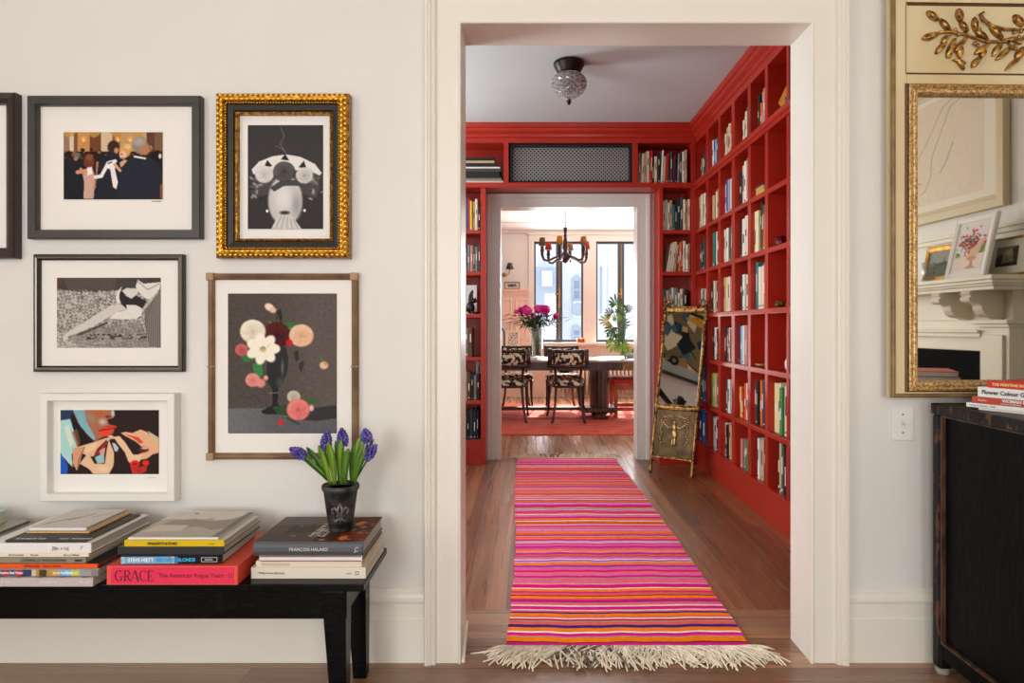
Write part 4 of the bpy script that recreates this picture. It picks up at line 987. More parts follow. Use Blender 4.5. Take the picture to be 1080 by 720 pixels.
# 2 ornate gilt frame
M_gold = mat('antique gold leaf', (206, 150, 50), 0.3, metal=0.85, rgb2=(110, 68, 22), scale=70, lo=.3, hi=.6, bump=0.3, bscale=90)
M_bliner = mat('black frame liner', (38, 38, 36), 0.45)
t, bb = wall_frame('framed_picture', 'ornate carved gold and black frame with a black and white photograph, top right', 227, 367.5, 97.5, 272, [(0, 0), (0, .03), (.004, .040), (.014, .046), (.026, .044), (.034, .034), (.036, 0)], M_gold, .04)
X0, X1, Z0, Z1 = bb
b = MB(); b.rect_sweep(X0+.036, X1-.036, Z0+.036, Z1-.036, [(0, .0), (0, .033), (.004, .034), (.018, .028), (.020, .0)], y=YW); b.build('black_liner', M_bliner, t)
b = MB(); b.rect_sweep(X0+.056, X1-.056, Z0+.056, Z1-.056, [(0, .0), (0, .026), (.004, .029), (.009, .027), (.011, .008)], y=YW)
pts = []
def ring(inset, step):
    x0, x1, z0, z1 = X0+inset, X1-inset, Z0+inset, Z1-inset; out = []
    n = int((x1-x0)/step)
    for i in range(n): out += [(x0+(i+.5)*(x1-x0)/n, z0, 0), (x0+(i+.5)*(x1-x0)/n, z1, 0)]
    n = int((z1-z0)/step)
    for i in range(n): out += [(x0, z0+(i+.5)*(z1-z0)/n, 1), (x1, z0+(i+.5)*(z1-z0)/n, 1)]
    return out
for x, z, v in ring(.0615, .0075): b.ell((x, YW-.028, z), (.003, .003, .003), 6, 4)
b.build('inner_beading', M_gold, t)
b = MB()
for k, (x, z, v) in enumerate(ring(.010, .0165)): b.ell((x, YW-.044, z), ((.0055, .006, .0078) if v else (.0078, .006, .0055)), 8, 5)
for k, (x, z, v) in enumerate(ring(.022, .0165)):
    if v: b.ell((x, YW-.045, z+.008), (.0055, .005, .0095), 8, 5); b.ell((x, YW-.047, z), (.003, .004, .003), 6, 4)
    else: b.ell((x+.008, YW-.045, z), (.0095, .005, .0055), 8, 5); b.ell((x, YW-.047, z), (.003, .004, .003), 6, 4)
for k, (x, z, v) in enumerate(ring(.032, .009)): b.ell((x, YW-.037, z), .0034, 6, 4)
b.build('carved_leafwork', mat('bright gold leaf', (236, 182, 70), 0.22, metal=0.9), t)
cv = Canvas(160, 216, 0, 274, 0, 375, (58, 56, 56))
cv.poly([(0, 250), (274, 230), (274, 375), (0, 375)], (48, 46, 46), .6)
for p in ([(120, 8), (132, 40), (118, 70), (136, 96)], [(104, 76), (128, 88), (140, 100)]): cv.line(p, 5, (120, 118, 116), .5)
# a pale wide bowl of blossoms over a light vase: plain stand-in in the same tones
cv.poly([(14, 160), (40, 132), (90, 112), (140, 106), (190, 114), (244, 140), (268, 172), (262, 182), (225, 166), (140, 160), (60, 168), (20, 178)], (226, 224, 222))
cv.poly([(30, 176), (140, 156), (256, 180), (262, 240), (250, 262), (200, 250), (140, 205), (70, 250), (18, 268), (10, 230)], (74, 72, 72))
for i in range(26): cv.ell(R.choice([R.uniform(12, 50), R.uniform(228, 266)]), R.uniform(190, 268), 12, 6, R.choice([(150, 148, 146), (40, 40, 40), (100, 98, 98)]), rot=R.uniform(0, 180), soft=.6)
cv.ell(136, 272, 66, 96, (196, 194, 192), soft=.12); cv.ell(126, 262, 44, 70, (222, 220, 218), soft=.7); cv.ell(178, 290, 24, 60, (150, 148, 147), soft=.8, a=.8)
cv.poly([(104, 340), (170, 340), (196, 375), (84, 375)], (204, 202, 200)); cv.ell(70, 310, 5, 6, (240, 240, 240)); cv.ell(206, 308, 5, 6, (240, 240, 240))
cv.poly([(80, 226), (120, 200), (200, 196), (216, 236), (180, 218), (130, 220), (96, 240)], (70, 68, 68)); 
cv.poly([(60, 150), (70, 126), (90, 148)], (34, 34, 34)); cv.poly([(184, 152), (204, 128), (214, 158)], (34, 34, 34)); cv.poly([(120, 124), (136, 104), (150, 128)], (30, 30, 30))
cv.rose(60, 178, 36, (228, 226, 224), (176, 174, 172), 6, 2); cv.rose(132, 168, 42, (96, 94, 94), (52, 50, 50), 6, 3); cv.rose(206, 182, 34, (222, 220, 218), (150, 148, 146), 6, 4)
for k in range(5): cv.line([(96+k*20, 372-abs(2-k)*4), (120+k*10, 318+k*4)], 11, (206, 204, 202), .9); cv.line([(101+k*20, 372), (125+k*10, 322+k*4)], 2, (110, 108, 108), .8)
cv.ell(134, 316, 24, 9, (60, 58, 58), soft=.5); cv.noise(4)
cv.soft(); add_print(t, cv, 261.5, 341, 132, 241.5)

# 3 thin black and silver frame
M_sil = mat('silver edge frame', (150, 142, 134), 0.25, metal=0.7)
M_dk = mat('dark brown black lacquer frame', (38, 26, 22), 0.25)
t, bb = wall_frame('framed_picture', 'thin dark frame with a silver edge and a signed black and white photograph', 35, 193.3, 268, 392, [(0, 0), (0, .018), (.003, .021), (.005, .021)], M_dk, .02)
X0, X1, Z0, Z1 = bb
b = MB(); b.rect_sweep(X0+.005, X1-.005, Z0+.005, Z1-.005, [(0, .0), (0, .021), (.005, .026), (.009, .024), (.010, 0)], y=YW); b.build('silver_moulding', M_sil, t)
b = MB(); b.rect_sweep(X0+.015, X1-.015, Z0+.015, Z1-.015, [(0, .0), (0, .022), (.004, .018), (.005, 0)], y=YW); b.build('inner_moulding', M_dk, t)
cv = Canvas(222, 150, 0, 526, 0, 355, (176, 170, 164))
cv.poly([(0, 0), (526, 0), (526, 70), (300, 64), (170, 74), (60, 66), (0, 56)], (70, 64, 60)); cv.poly([(28, 0), (300, 0), (290, 60), (60, 68)], (88, 80, 76), .8); cv.poly([(0, 0), (26, 0), (24, 40), (0, 50)], (96, 60, 50))
h_, w_ = cv.Y.shape
low = (cv.Y > 60)
pat = (np.sin(cv.X*.19+np.sin(cv.Y*.13)*2)*np.sin(cv.Y*.23+np.sin(cv.X*.11)*2))
cv.put(((pat > .15) & low & (cv.X < 460))*.55, (84, 78, 74)); cv.put(((pat < -.45) & low)*.5, (214, 210, 204))
for i in range(420): cv.ell(R.uniform(0, 460), R.uniform(60, 300), R.uniform(4, 12), R.uniform(3, 7), R.choice([(96, 90, 84), (206, 202, 196), (60, 56, 52), (186, 180, 172)]), rot=R.uniform(0, 180), soft=.6, a=.6)
cv.poly([(96, 262), (420, 222), (460, 290), (470, 355), (150, 355), (60, 310)], (120, 114, 108), .5)
for i in range(60): cv.ell(R.uniform(110, 450), R.uniform(285, 312), 8, 5, R.choice([(40, 36, 34), (170, 164, 158), (60, 56, 52)]), soft=.5)
for i in range(50): cv.line([(R.uniform(0, 300), R.uniform(312, 350)), (R.uniform(0, 300), 350)], 3, R.choice([(210, 206, 200), (90, 84, 80)]), .4)
# abstract pale diagonal form, dark cloth and folded white cloth
cv.poly([(60, 292), (44, 320), (34, 326), (30, 300), (48, 280), (120, 238), (210, 178), (270, 142), (330, 134), (352, 158), (300, 176), (240, 214), (150, 262), (90, 286)], (206, 202, 196))
cv.poly([(90, 292), (250, 224), (258, 232), (120, 290)], (40, 36, 34), .7); cv.poly([(352, 138), (412, 140), (432, 160), (428, 192), (400, 208), (340, 212), (262, 206), (300, 176), (350, 164)], (222, 218, 212))
cv.poly([(320, 66), (400, 90), (456, 120), (432, 156), (400, 138), (350, 138), (356, 160), (326, 134), (316, 100)], (44, 40, 40)); cv.poly([(330, 42), (306, 70), (298, 100), (306, 132), (318, 130), (314, 90)], (226, 222, 216))
cv.poly([(330, 66), (352, 52), (396, 54), (416, 64), (404, 84), (378, 106), (350, 92)], (214, 208, 202)); cv.poly([(398, 44), (410, 10), (440, 30), (526, 22), (520, 60), (470, 110), (440, 100), (404, 60)], (222, 218, 212)); cv.line([(410, 20), (460, 60), (520, 30)], 5, (120, 116, 112), .7)
cv.poly([(444, 160), (470, 130), (526, 60), (526, 355), (470, 350), (444, 240)], (112, 106, 102))
for k in range(14): cv.line([(450+k*6, 350), (458+k*5, 200), (500+k*3, 90)], 4, (170, 164, 158) if k % 2 else (70, 64, 62), .5)
cv.noise(6)
cv.soft(); add_print(t, cv, 60.2, 169.8, 292.8, 366.7, rec=False)
b = MB()      # pencil signature strokes
def px3(px, py): return (PX(px, 2.2525), 2.2525, PZ(py, 2.2525))
sg = [(126.5, 374.5), (128, 371.8), (129, 374.5), (130, 373), (131.5, 374.3), (133, 373.4), (135, 374)]
b.tube([px3(*p) for p in sg], .0005, 4); b.tube([px3(*p) for p in [(139, 372), (137.5, 373.5), (139.5, 374.4), (141, 373), (142.5, 374.4), (144, 371.8), (144.4, 374.3), (147, 373.8), (149, 374.2)]], .0005, 4)
b.tube([px3(*p) for p in [(153, 374.3), (154, 371.8), (155.5, 374), (157, 373.2), (159, 374), (161, 373.4), (163, 374), (166, 373.7)]], .0005, 4)
b.build('pencil_signature', mat('pencil grey', (128, 122, 116), .8), t)

# 4 bamboo-like brown wood frame, flower still life
M_wd = mat('brown wood frame', (140, 108, 78), 0.45, rgb2=(104, 74, 50), scale=10, stretch=(1, 1, 1), bump=0.2, bscale=80)
t, bb = wall_frame('framed_picture', 'large brown wood frame with a print of roses in a glass vase', 218, 376.8, 288, 485, [(0, 0), (0, .014), (.004, .022), (.010, .025), (.016, .022), (.021, .014), (.0215, 0)], M_wd, .024)
X0, X1, Z0, Z1 = bb
b = MB()
for x in (X0+.011, X1-.011):
    for z in (Z0+.011, Z1-.011): b.box(x-.0125, x+.0125, YW-.030, YW-.004, z-.0125, z+.0125)
    for z in (Z0+(Z1-Z0)*.5,): b.box(x-.0115, x+.0115, YW-.026, YW-.004, z-.003, z+.003)
b.build('corner_block', mat('worn light corner wood', (164, 132, 98), .5), t, bevel=.003)
cv = Canvas(230, 296, 0, 368, 0, 472, (78, 70, 66))
cv.put(np.clip((cv.X-150)/260, 0, .55), (104, 94, 88)); cv.poly([(0, 388), (368, 384), (368, 472), (0, 472)], (92, 92, 96)); cv.put(((cv.Y > 386))*np.clip((160-cv.X)/300, 0, .4), (130, 132, 134)); cv.noise(5, 2)
cv.poly([(236, 392), (368, 376), (368, 420), (300, 430), (240, 425)], (44, 40, 42), .8)
cv.poly([(140, 180), (196, 180), (204, 220), (200, 262), (186, 300), (170, 322), (150, 322), (134, 300), (130, 250)], (40, 42, 42)); cv.ell(184, 250, 8, 40, (110, 124, 120), soft=.8, a=.7); cv.ell(176, 300, 18, 26, (70, 84, 84), soft=.8, a=.8)
cv.poly([(150, 322), (170, 322), (168, 370), (186, 400), (160, 408), (120, 406), (112, 396), (150, 376)], (30, 32, 32)); cv.line([(138, 336), (170, 334)], 3, (120, 120, 118))
for p, c in (([(160, 60), (178, 52), (184, 76), (180, 100), (164, 84)], (42, 38, 38)), ([(222, 200), (236, 190), (240, 220), (230, 232)], (48, 44, 46)), ([(238, 240), (252, 224), (258, 236), (246, 268)], (48, 46, 50)), ([(196, 96), (232, 100), (240, 120), (208, 120), (180, 108)], (52, 110, 60)), ([(56, 156), (84, 150), (78, 184), (60, 180)], (40, 84, 52)), ([(84, 236), (112, 232), (120, 268), (104, 292), (86, 262)], (58, 128, 66)), ([(40, 208), (76, 202), (84, 224), (58, 234)], (52, 118, 60)), ([(262, 106), (278, 112), (268, 124)], (70, 130, 60)), ([(148, 382), (200, 376), (204, 412), (170, 408)], (46, 74, 44)), ([(260, 352), (280, 350), (310, 370), (276, 372)], (60, 90, 50))): cv.poly(p, c)
cv.line([(140, 96), (160, 110), (220, 120)], 5, (120, 140, 90)); cv.line([(312, 212), (320, 226)], 4, (90, 120, 80)); cv.line([(150, 40), (170, 80), (176, 110)], 3, (90, 90, 70)); cv.line([(258, 178), (250, 230)], 3, (80, 80, 66))
cv.rose(46, 190, 24, (214, 110, 108), (150, 60, 66), 5, 5); cv.rose(164, 140, 50, (92, 26, 24), (46, 12, 14), 8, 6); cv.rose(84, 128, 46, (240, 232, 214), (200, 188, 160), 7, 7); cv.rose(248, 142, 44, (238, 204, 172), (206, 152, 122), 8, 8)
for k in range(7):
    a = k*6.28/7; cv.ell(118+34*math.cos(a), 186+30*math.sin(a), 28, 20, (244, 238, 222), rot=math.degrees(a), soft=.25); cv.ell(118+22*math.cos(a+.4), 186+20*math.sin(a+.4), 16, 4, (206, 196, 168), rot=math.degrees(a), soft=.8, a=.6)
cv.ell(118, 190, 14, 11, (206, 190, 110), soft=.7)
cv.ell(140, 46, 20, 14, (238, 214, 186), rot=30, soft=.3); cv.ell(152, 56, 14, 12, (226, 190, 160), soft=.4); cv.ell(207, 166, 13, 14, (196, 24, 40), soft=.3); cv.rose(84, 292, 27, (230, 158, 148), (190, 100, 96), 6, 9); cv.ell(110, 302, 20, 18, (224, 140, 134), soft=.4); cv.ell(128, 284, 10, 10, (226, 160, 150), soft=.4)
cv.ell(324, 242, 17, 15, (226, 190, 150), soft=.3); cv.ell(330, 236, 8, 8, (196, 150, 100), soft=.5)
cv.rose(222, 348, 24, (206, 196, 176), (160, 150, 130), 5, 10); cv.rose(238, 392, 42, (236, 142, 134), (196, 84, 88), 9, 11); cv.ell(282, 386, 10, 14, (232, 190, 176), soft=.5); cv.ell(178, 434, 11, 11, (206, 34, 30), soft=.3); cv.line([(200, 420), (240, 440)], 7, (50, 70, 40)); cv.noise(3)
cv.soft(); add_print(t, cv, 240.6, 355.4, 309.5, 457)

# 5 white frame
M_fw = mat('white box frame', (233, 231, 226), 0.4)
t, bb = wall_frame('framed_picture', 'white box frame with a colour close-up of red lips and two hands', 42, 184, 415, 528.7, [(0, 0), (0, .038), (.002, .040), (.022, .040), (.024, .038), (.0245, .010), (.0245, 0)], M_fw, .04, matdepth=.01)
cv = Canvas(214, 140, 0, 534, 0, 347, (44, 28, 28))
cv.poly([(0, 0), (60, 0), (84, 60), (150, 190), (60, 220), (0, 120)], (40, 60, 90)); cv.poly([(0, 56), (52, 48), (96, 190), (60, 240), (66, 310), (0, 240)], (172, 214, 210)); cv.poly([(20, 90), (46, 80), (70, 180), (50, 200)], (220, 228, 206), .8)
cv.poly([(0, 230), (40, 300), (36, 347), (0, 347)], (30, 90, 190)); cv.poly([(54, 20), (70, 30), (120, 120), (176, 180), (100, 200), (80, 140)], (26, 20, 26)); cv.poly([(60, 120), (90, 100), (110, 180), (90, 200)], (150, 84, 58), .7)
cv.poly([(66, 0), (290, 0), (296, 28), (284, 44), (254, 50), (262, 76), (300, 86), (280, 130), (220, 150), (190, 170), (150, 140), (96, 70)], (170, 108, 78))
cv.poly([(66, 0), (130, 0), (140, 60), (190, 150), (180, 166), (110, 90)], (126, 176, 190)); cv.ell(160, 40, 50, 40, (150, 150, 140), soft=.9, a=.6); cv.ell(228, 64, 30, 24, (200, 210, 206), soft=.8, a=.8); cv.ell(284, 16, 12, 26, (190, 210, 226), soft=.7)
cv.ell(206, 20, 44, 30, (186, 96, 52), soft=.9, a=.8); cv.ell(258, 36, 22, 10, (120, 50, 36), soft=.6)
cv.poly([(208, 108), (236, 96), (262, 84), (300, 84), (306, 94), (262, 104), (240, 112)], (224, 52, 40)); cv.poly([(206, 116), (240, 112), (290, 108), (286, 126), (250, 142), (222, 140)], (236, 66, 44)); cv.line([(208, 112), (300, 98)], 4, (110, 14, 18))
cv.poly([(66, 210), (96, 198), (170, 176), (250, 150), (320, 140), (330, 150), (270, 158), (230, 186), (204, 210), (180, 250), (150, 250), (110, 230), (96, 300), (66, 290)], (226, 178, 142)); cv.poly([(120, 200), (200, 176), (190, 210), (140, 240)], (240, 206, 172), .7)
cv.poly([(66, 206), (128, 200), (104, 290), (90, 330), (66, 290)], (214, 156, 120)); cv.line([(130, 200), (100, 270), (92, 320)], 4, (110, 60, 44)); cv.poly([(104, 290), (150, 230), (184, 290), (240, 290), (250, 220), (262, 160), (290, 230), (288, 300), (262, 347), (180, 347), (150, 316)], (228, 188, 150)); cv.ell(232, 320, 46, 26, (238, 206, 170), soft=.8, a=.8)
cv.poly([(184, 240), (200, 208), (248, 160), (256, 176), (240, 220), (232, 280), (200, 292), (186, 270)], (96, 40, 34)); cv.poly([(186, 256), (238, 230), (236, 286), (200, 290)], (150, 196, 200)); cv.poly([(210, 220), (242, 200), (240, 236), (214, 240)], (220, 150, 140)); cv.line([(192, 240), (250, 176)], 5, (210, 40, 34))
cv.ell(272, 142, 22, 8, (206, 220, 224), soft=.6); cv.poly([(280, 176), (296, 180), (316, 206), (306, 226), (292, 220)], (196, 200, 206)); 
cv.poly([(288, 146), (320, 140), (352, 176), (386, 230), (410, 262), (380, 290), (366, 276), (350, 230), (310, 180)], (232, 190, 152)); cv.poly([(326, 124), (352, 118), (390, 124), (436, 104), (470, 120), (534, 182), (534, 230), (500, 240), (470, 262), (430, 270), (400, 250), (440, 232), (480, 216), (440, 200), (420, 180), (400, 166), (350, 140)], (228, 176, 140))
cv.poly([(340, 128), (420, 146), (450, 176), (430, 180), (390, 150)], (224, 70, 50)); cv.ell(450, 214, 34, 20, (90, 40, 34), soft=.5); cv.ell(456, 206, 24, 8, (226, 186, 156), soft=.5); cv.poly([(366, 240), (440, 240), (430, 280), (384, 290)], (234, 196, 160)); cv.poly([(470, 110), (534, 150), (534, 182), (500, 160)], (200, 190, 150))
cv.ell(404, 292, 30, 24, (222, 38, 26), soft=.3); cv.ell(462, 286, 22, 18, (226, 44, 30), soft=.3); cv.poly([(376, 290), (420, 310), (470, 300), (464, 332), (430, 347), (390, 347)], (196, 44, 30)); cv.ell(404, 292, 14, 8, (120, 12, 16), soft=.6); cv.ell(424, 328, 18, 12, (120, 60, 44), soft=.6)
cv.noise(4)
cv.soft(); add_print(t, cv, 64, 167.8, 432.3, 499.8, matdepth=.01)
b = MB(); b.tube([(PX(x, 2.249), 2.249, PZ(y, 2.249)) for x, y in [(156, 504.5), (158, 502.8), (159, 504), (161, 503.4), (164, 503)]], .0005, 4); b.build('pencil_signature', mat('pencil grey', (128, 122, 116), .8), t)

# 6 frame cut off at the left edge
M_fb = mat('dark brown frame', (52, 38, 34), 0.35)
t, bb = wall_frame('framed_picture', 'dark brown frame cut off at the left edge of the picture', -175, 15, 97, 272, [(0, 0), (0, .03), (.004, .036), (.020, .034), (.032, .026), (.034, .024), (.035, 0)], M_fb, .035)
cv = Canvas(60, 40, 0, 60, 0, 40, (120, 118, 114)); cv.ell(30, 22, 16, 14, (70, 68, 66), soft=.8); cv.poly([(0, 30), (60, 27), (60, 40), (0, 40)], (90, 88, 84)); cv.noise(4)
cv.soft(); add_print(t, cv, -130, -30, 145, 225)

# ================================================================== BENCH
bn = thing('bench', 'long black painted wooden bench below the framed pictures', 'bench', (-1.2, 2.03, 0))
ZB = 0.39; BY0, BY1 = 1.886, 2.2; BXR = -0.452; BXL = -2.15
b = MB(); b.box(BXL, BXR, BY0, BY1, ZB-.021, ZB); b.build('seat_board', M_black, bn, bevel=.003)
b = MB(); b.box(BXL+.05, BXR-.05, BY0+.012, BY0+.034, .289, ZB-.021); b.box(BXL+.05, BXR-.05, BY1-.04, BY1-.018, .289, ZB-.021)
b.build('apron', M_black, bn, bevel=.002)
b = MB(); b.box(BXR-.085, BXR-.06, BY0+.036, BY1-.042, .289, ZB-.021); b.build('end_rail', M_black, bn, bevel=.002)
b = MB(); b.box(BXL+.06, BXL+.085, BY0+.036, BY1-.042, .289, ZB-.021); b.build('end_rail', M_black, bn, bevel=.002)
for (xr, y0) in ((BXR-.052, BY0+.006), (BXR-.052, BY1-.075), (BXL+.052, BY0+.006), (BXL+.052, BY1-.075)):
    s = -1 if xr > -1 else 1
    b = MB(); lo = [(xr, y0+.012, 0), (xr+s*.042, y0+.012, 0), (xr+s*.042, y0+.054, 0), (xr, y0+.054, 0)]; hi = [(xr, y0, ZB-.021), (xr+s*.068, y0, ZB-.021), (xr+s*.068, y0+.066, ZB-.021), (xr, y0+.066, ZB-.021)]
    b.loft([lo, hi]); b.build('leg', M_black, bn, bevel=.003)

# ------------------------------------------------------------------ books on the bench
def flat_book(label, X0, X1, Yf, D, z, T, cover, top=None, spine=None, rounded=False, soft=False, pages=(226, 218, 204), group='books piled on the bench', rough=.4, skew=0.0, parent_name='book', board=.0025):
    """book lying flat, spine towards the viewer. returns thing"""
    t = thing(parent_name, label, 'book', ((X0+X1)/2, Yf, z), (0, 0, skew), group)
    w = (X1-X0)/2
    mc = mat('cover %s' % label[:28], cover, rough); ms = mat('spine %s' % label[:28], spine, rough) if spine else mc
    b = MB(); e = board
    b.box(-w, w, .004, D, 0, e); b.box(-w, w, .004, D, T-e, T)
    if rounded: b.extr([(.006, 0), (.001, T*.12), (-.003, T*.35), (-.003, T*.65), (.001, T*.88), (.006, T), (.008, T), (.008, 0)], 'x', -w, w, 1)
    else: b.extr([(0, 0), (.006, 0), (.006, T), (0, T)], 'x', -w, w, 1)
    b.build('cover', [mc, ms], t, world=False, bevel=.0008)
    i = .0 if soft else .004
    b = MB(); b.box(-w+i, w-i, .0065, D-i-.001, e, T-e); b.build('page_block', mat('pages %d' % pages[0], pages, .85, bump=.8, bscale=500, stretch=(.1, .1, 14)), t, world=False)
    return t
def btext(t, s, xfrac, T, size, col, w, squash=1.0, bold=0, name='title', dz=0.0, y=-.0035):
    text_mesh(s, size, mat('ink %d %d %d' % col, col, .6), t, (xfrac*w, y, T/2+dz), (math.radians(90), 0, 0), name, squash, bold=bold)
def bspan(px0, px1, Y): return PX(px0, Y), PX(px1, Y)
# right-hand pile
z = ZB+.0005
Y_ = 1.927; x0, x1 = bspan(264.8, 385.7, Y_); T = .032; w = (x1-x0)/2
t = flat_book('thick cream book at the bottom of the pile under the plant', x0, x1, Y_, .252, z, T, (222, 214, 198), pages=(224, 214, 196)); btext(t, 'Philip-Lorca diCorcia', -.86, T, .0085, (96, 90, 82), w, dz=.001); btext(t, 'steidl', .66, T, .007, (150, 142, 130), w)
b = MB(); b.rect_sweep(.82*w, .88*w, .011, .021, [(0, 0), (0, .0006), (.0018, .0006), (.0018, 0)], y=-.0002); b.build('publisher_mark', mat('ink mark', (110, 104, 96), .6), t, world=False); z += T+.0006
T = .017; x0, x1 = bspan(269.7, 381.4, Y_); t = flat_book('thin tan and cream book, second from bottom under the plant', x0, x1, Y_, .246, z, T, (222, 212, 192), pages=(214, 196, 160)); b = MB(); b.box(-.9*(x1-x0)/2, -.35*(x1-x0)/2, -.0006, .0, .004, .011); b.build('spine_band', mat('tan band', (196, 184, 164), .6), t, world=False); z += T+.0006
T = .015; x0, x1 = bspan(273.6, 381.9, Y_-.004); t = flat_book('slim white book with dark red edges below the slate grey book', x0, x1, Y_-.004, .27, z, T, (128, 34, 46), spine=(214, 226, 222), pages=(120, 180, 176), board=.0034)
b = MB(); b.box(-w*.88, w*.88, -.0006, 0, .0, .0028); b.box(-w*.88, w*.88, -.0006, 0, T-.0026, T); b.build('spine_edge', mat('dark red edge', (150, 50, 64), .5), t, world=False); z += T+.0006
T = .0375; x0, x1 = bspan(267, 382.6, Y_-.004); w = (x1-x0)/2
t = flat_book('large slate grey book on top of the pile under the plant pot', x0, x1, Y_-.004, .262, z, T, (92, 82, 76), spine=(78, 84, 88), rounded=True, pages=(198, 190, 178))
btext(t, 'FRANÇOIS HALARD', -.34, T, .0125, (214, 214, 210), w, squash=.98, y=-.0034)
b = MB(); b.tube([(w*.84, -.0036, .010), (w*.88, -.0036, .015), (w*.86, -.0036, .02), (w*.9, -.0036, .026), (w*.93, -.0036, .022)], .0011, 5); b.tube([(w*.86, -.0036, .012), (w*.92, -.0036, .014)], .0011, 5); b.build('publisher_mark', mat('silver ink', (210, 210, 208), .5), t, world=False)
cv = Canvas(160, 130, 0, 100, 0, 80, (96, 84, 76)); cv.poly([(20, 30), (55, 26), (60, 50), (16, 58)], (74, 66, 60)); cv.poly([(0, 60), (50, 56), (46, 80), (0, 80)], (86, 78, 74)); cv.poly([(0, 0), (60, 0), (56, 20), (0, 30)], (110, 102, 96), .7)
cv.poly([(55, 10), (100, 0), (100, 80), (52, 80)], (64, 42, 34)); cv.poly([(74, 56), (100, 44), (100, 80), (72, 80)], (120, 46, 24), .9); cv.poly([(80, 8), (100, 4), (100, 30), (84, 26)], (96, 50, 34))
for i in range(9):
    for j in range(4): 
        x = 44+j*4.2+i*.6; y = 62-i*5.4+R.uniform(-1, 1); cv.poly([(x, y), (x+3.4, y-.5), (x+3.6, y+3.6), (x+.2, y+4)], R.choice([(206, 200, 190), (226, 222, 214), (150, 120, 100), (196, 186, 172)]), .85)
for i in range(24): x, y = R.uniform(80, 98), R.uniform(10, 76); cv.ell(x, y, 2.4, 1.6, R.choice([(170, 150, 130), (196, 110, 60), (40, 30, 28), (140, 128, 116)]), soft=.5)
for i in range(10): cv.ell(R.uniform(26, 46), R.uniform(22, 34), 2, 1.2, (176, 120, 84), soft=.6)
cv.ell(79, 71, 4.2, 7, (206, 118, 62), soft=.15); cv.ell(84, 24, 4, 8.5, (206, 122, 60), rot=20, soft=.15); cv.ell(60, 76, 4, 2.4, (226, 150, 130), soft=.5); cv.ell(30, 64, 3.6, 2.4, (140, 126, 112), soft=.5)
cv.mesh('cover_picture', -w+.002, w-.002, .012, .258, T+.0006, t, world=False, plane='xy'); POTZ = z+T+.0012
# pile of the big red box
z = ZB+.0005; Y_ = 1.881; x0, x1 = bspan(112.6, 250.8, Y_); T = .052; w = (x1-x0)/2
t = flat_book('large pink and orange-red book box at the bottom of the middle pile', x0, x1, Y_, .30, z, T, (226, 84, 66), spine=(228, 84, 78), pages=(214, 74, 56), board=.004)
b = MB(); b.box(-w+.012, w-.010, -.0012, .0, .004, T-.004); b.build('spine_label', mat('hot pink label', (226, 44, 84), .45), t, world=False)
b = MB(); b.box(w-.0015, w+.0006, .0, .29, .002, T-.002); b.build('box_side', mat('orange red box side', (216, 66, 46), .5), t, world=False)
M_ink = mat('dark plum ink', (70, 22, 38), .5)
b = MB()     # tall thin-and-thick serif capitals
def stroke(x0_, z0_, x1_, z1_, th):
    dx, dz = x1_-x0_, z1_-z0_; L = math.hypot(dx, dz); nx, nz = -dz/L*th/2, dx/L*th/2
    b.loft([[(x0_+nx, -.0018, z0_+nz), (x1_+nx, -.0018, z1_+nz), (x1_-nx, -.0018, z1_-nz), (x0_-nx, -.0018, z0_-nz)], [(x0_+nx, -.0012, z0_+nz), (x1_+nx, -.0012, z1_+nz), (x1_-nx, -.0012, z1_-nz), (x0_-nx, -.0012, z0_-nz)]])
def arc(cx, cz, rx, rz, a0, a1, t0, t1):
    n = 14; P_ = []
    for i in range(n+1):
        a = math.radians(a0+(a1-a0)*i/n); th = t0+(t1-t0)*abs(math.cos(a)); P_.append((cx+rx*math.cos(a), cz+rz*math.sin(a), th))
    for i in range(n):
        stroke(P_[i][0], P_[i][1], P_[i+1][0], P_[i+1][1], (P_[i][2]+P_[i+1][2])/2)
g0 = -w+.024; hz = .0285; z0_ = .0115; th, tn = .0036, .0010; u = .0215
cz = z0_+hz/2
arc(g0+.010, cz, .0095, hz/2, 50, 310, tn, th); stroke(g0+.017, z0_+.002, g0+.017, z0_+.012, th); stroke(g0+.012, z0_+.012, g0+.021, z0_+.012, tn); stroke(g0+.0165, z0_+hz-.008, g0+.0165, z0_+hz-.001, tn)
g1 = g0+.024; stroke(g1+.003, z0_, g1+.003, z0_+hz, th); arc(g1+.007, z0_+hz*.74, .008, hz*.26, -90, 90, tn, th); stroke(g1+.003, z0_+hz-.0005, g1+.008, z0_+hz-.0005, tn); stroke(g1+.003, z0_+hz*.48, g1+.008, z0_+hz*.48, tn); stroke(g1+.008, z0_+hz*.48, g1+.017, z0_, th*.9); stroke(g1, z0_, g1+.006, z0_, tn); stroke(g1, z0_+hz, g1+.006, z0_+hz, tn)
g2 = g1+.020; stroke(g2, z0_, g2+.010, z0_+hz, tn); stroke(g2+.010, z0_+hz, g2+.020, z0_, th); stroke(g2+.004, z0_+.009, g2+.016, z0_+.009, tn); stroke(g2-.003, z0_, g2+.003, z0_, tn); stroke(g2+.016, z0_, g2+.023, z0_, tn)
g3 = g2+.024; arc(g3+.010, cz, .0095, hz/2, 50, 310, tn, th); stroke(g3+.0165, z0_+hz-.008, g3+.0165, z0_+hz-.001, tn)
g4 = g3+.021; stroke(g4+.003, z0_, g4+.003, z0_+hz, th); stroke(g4, z0_, g4+.016, z0_, tn); stroke(g4, z0_+hz, g4+.015, z0_+hz, tn); stroke(g4+.003, cz, g4+.011, cz, tn); stroke(g4+.016, z0_, g4+.016, z0_+.007, tn); stroke(g4+.015, z0_+hz, g4+.015, z0_+hz-.006, tn); stroke(g4+.011, cz-.003, g4+.011, cz+.003, tn)
b.build('title', M_ink, t, world=False)
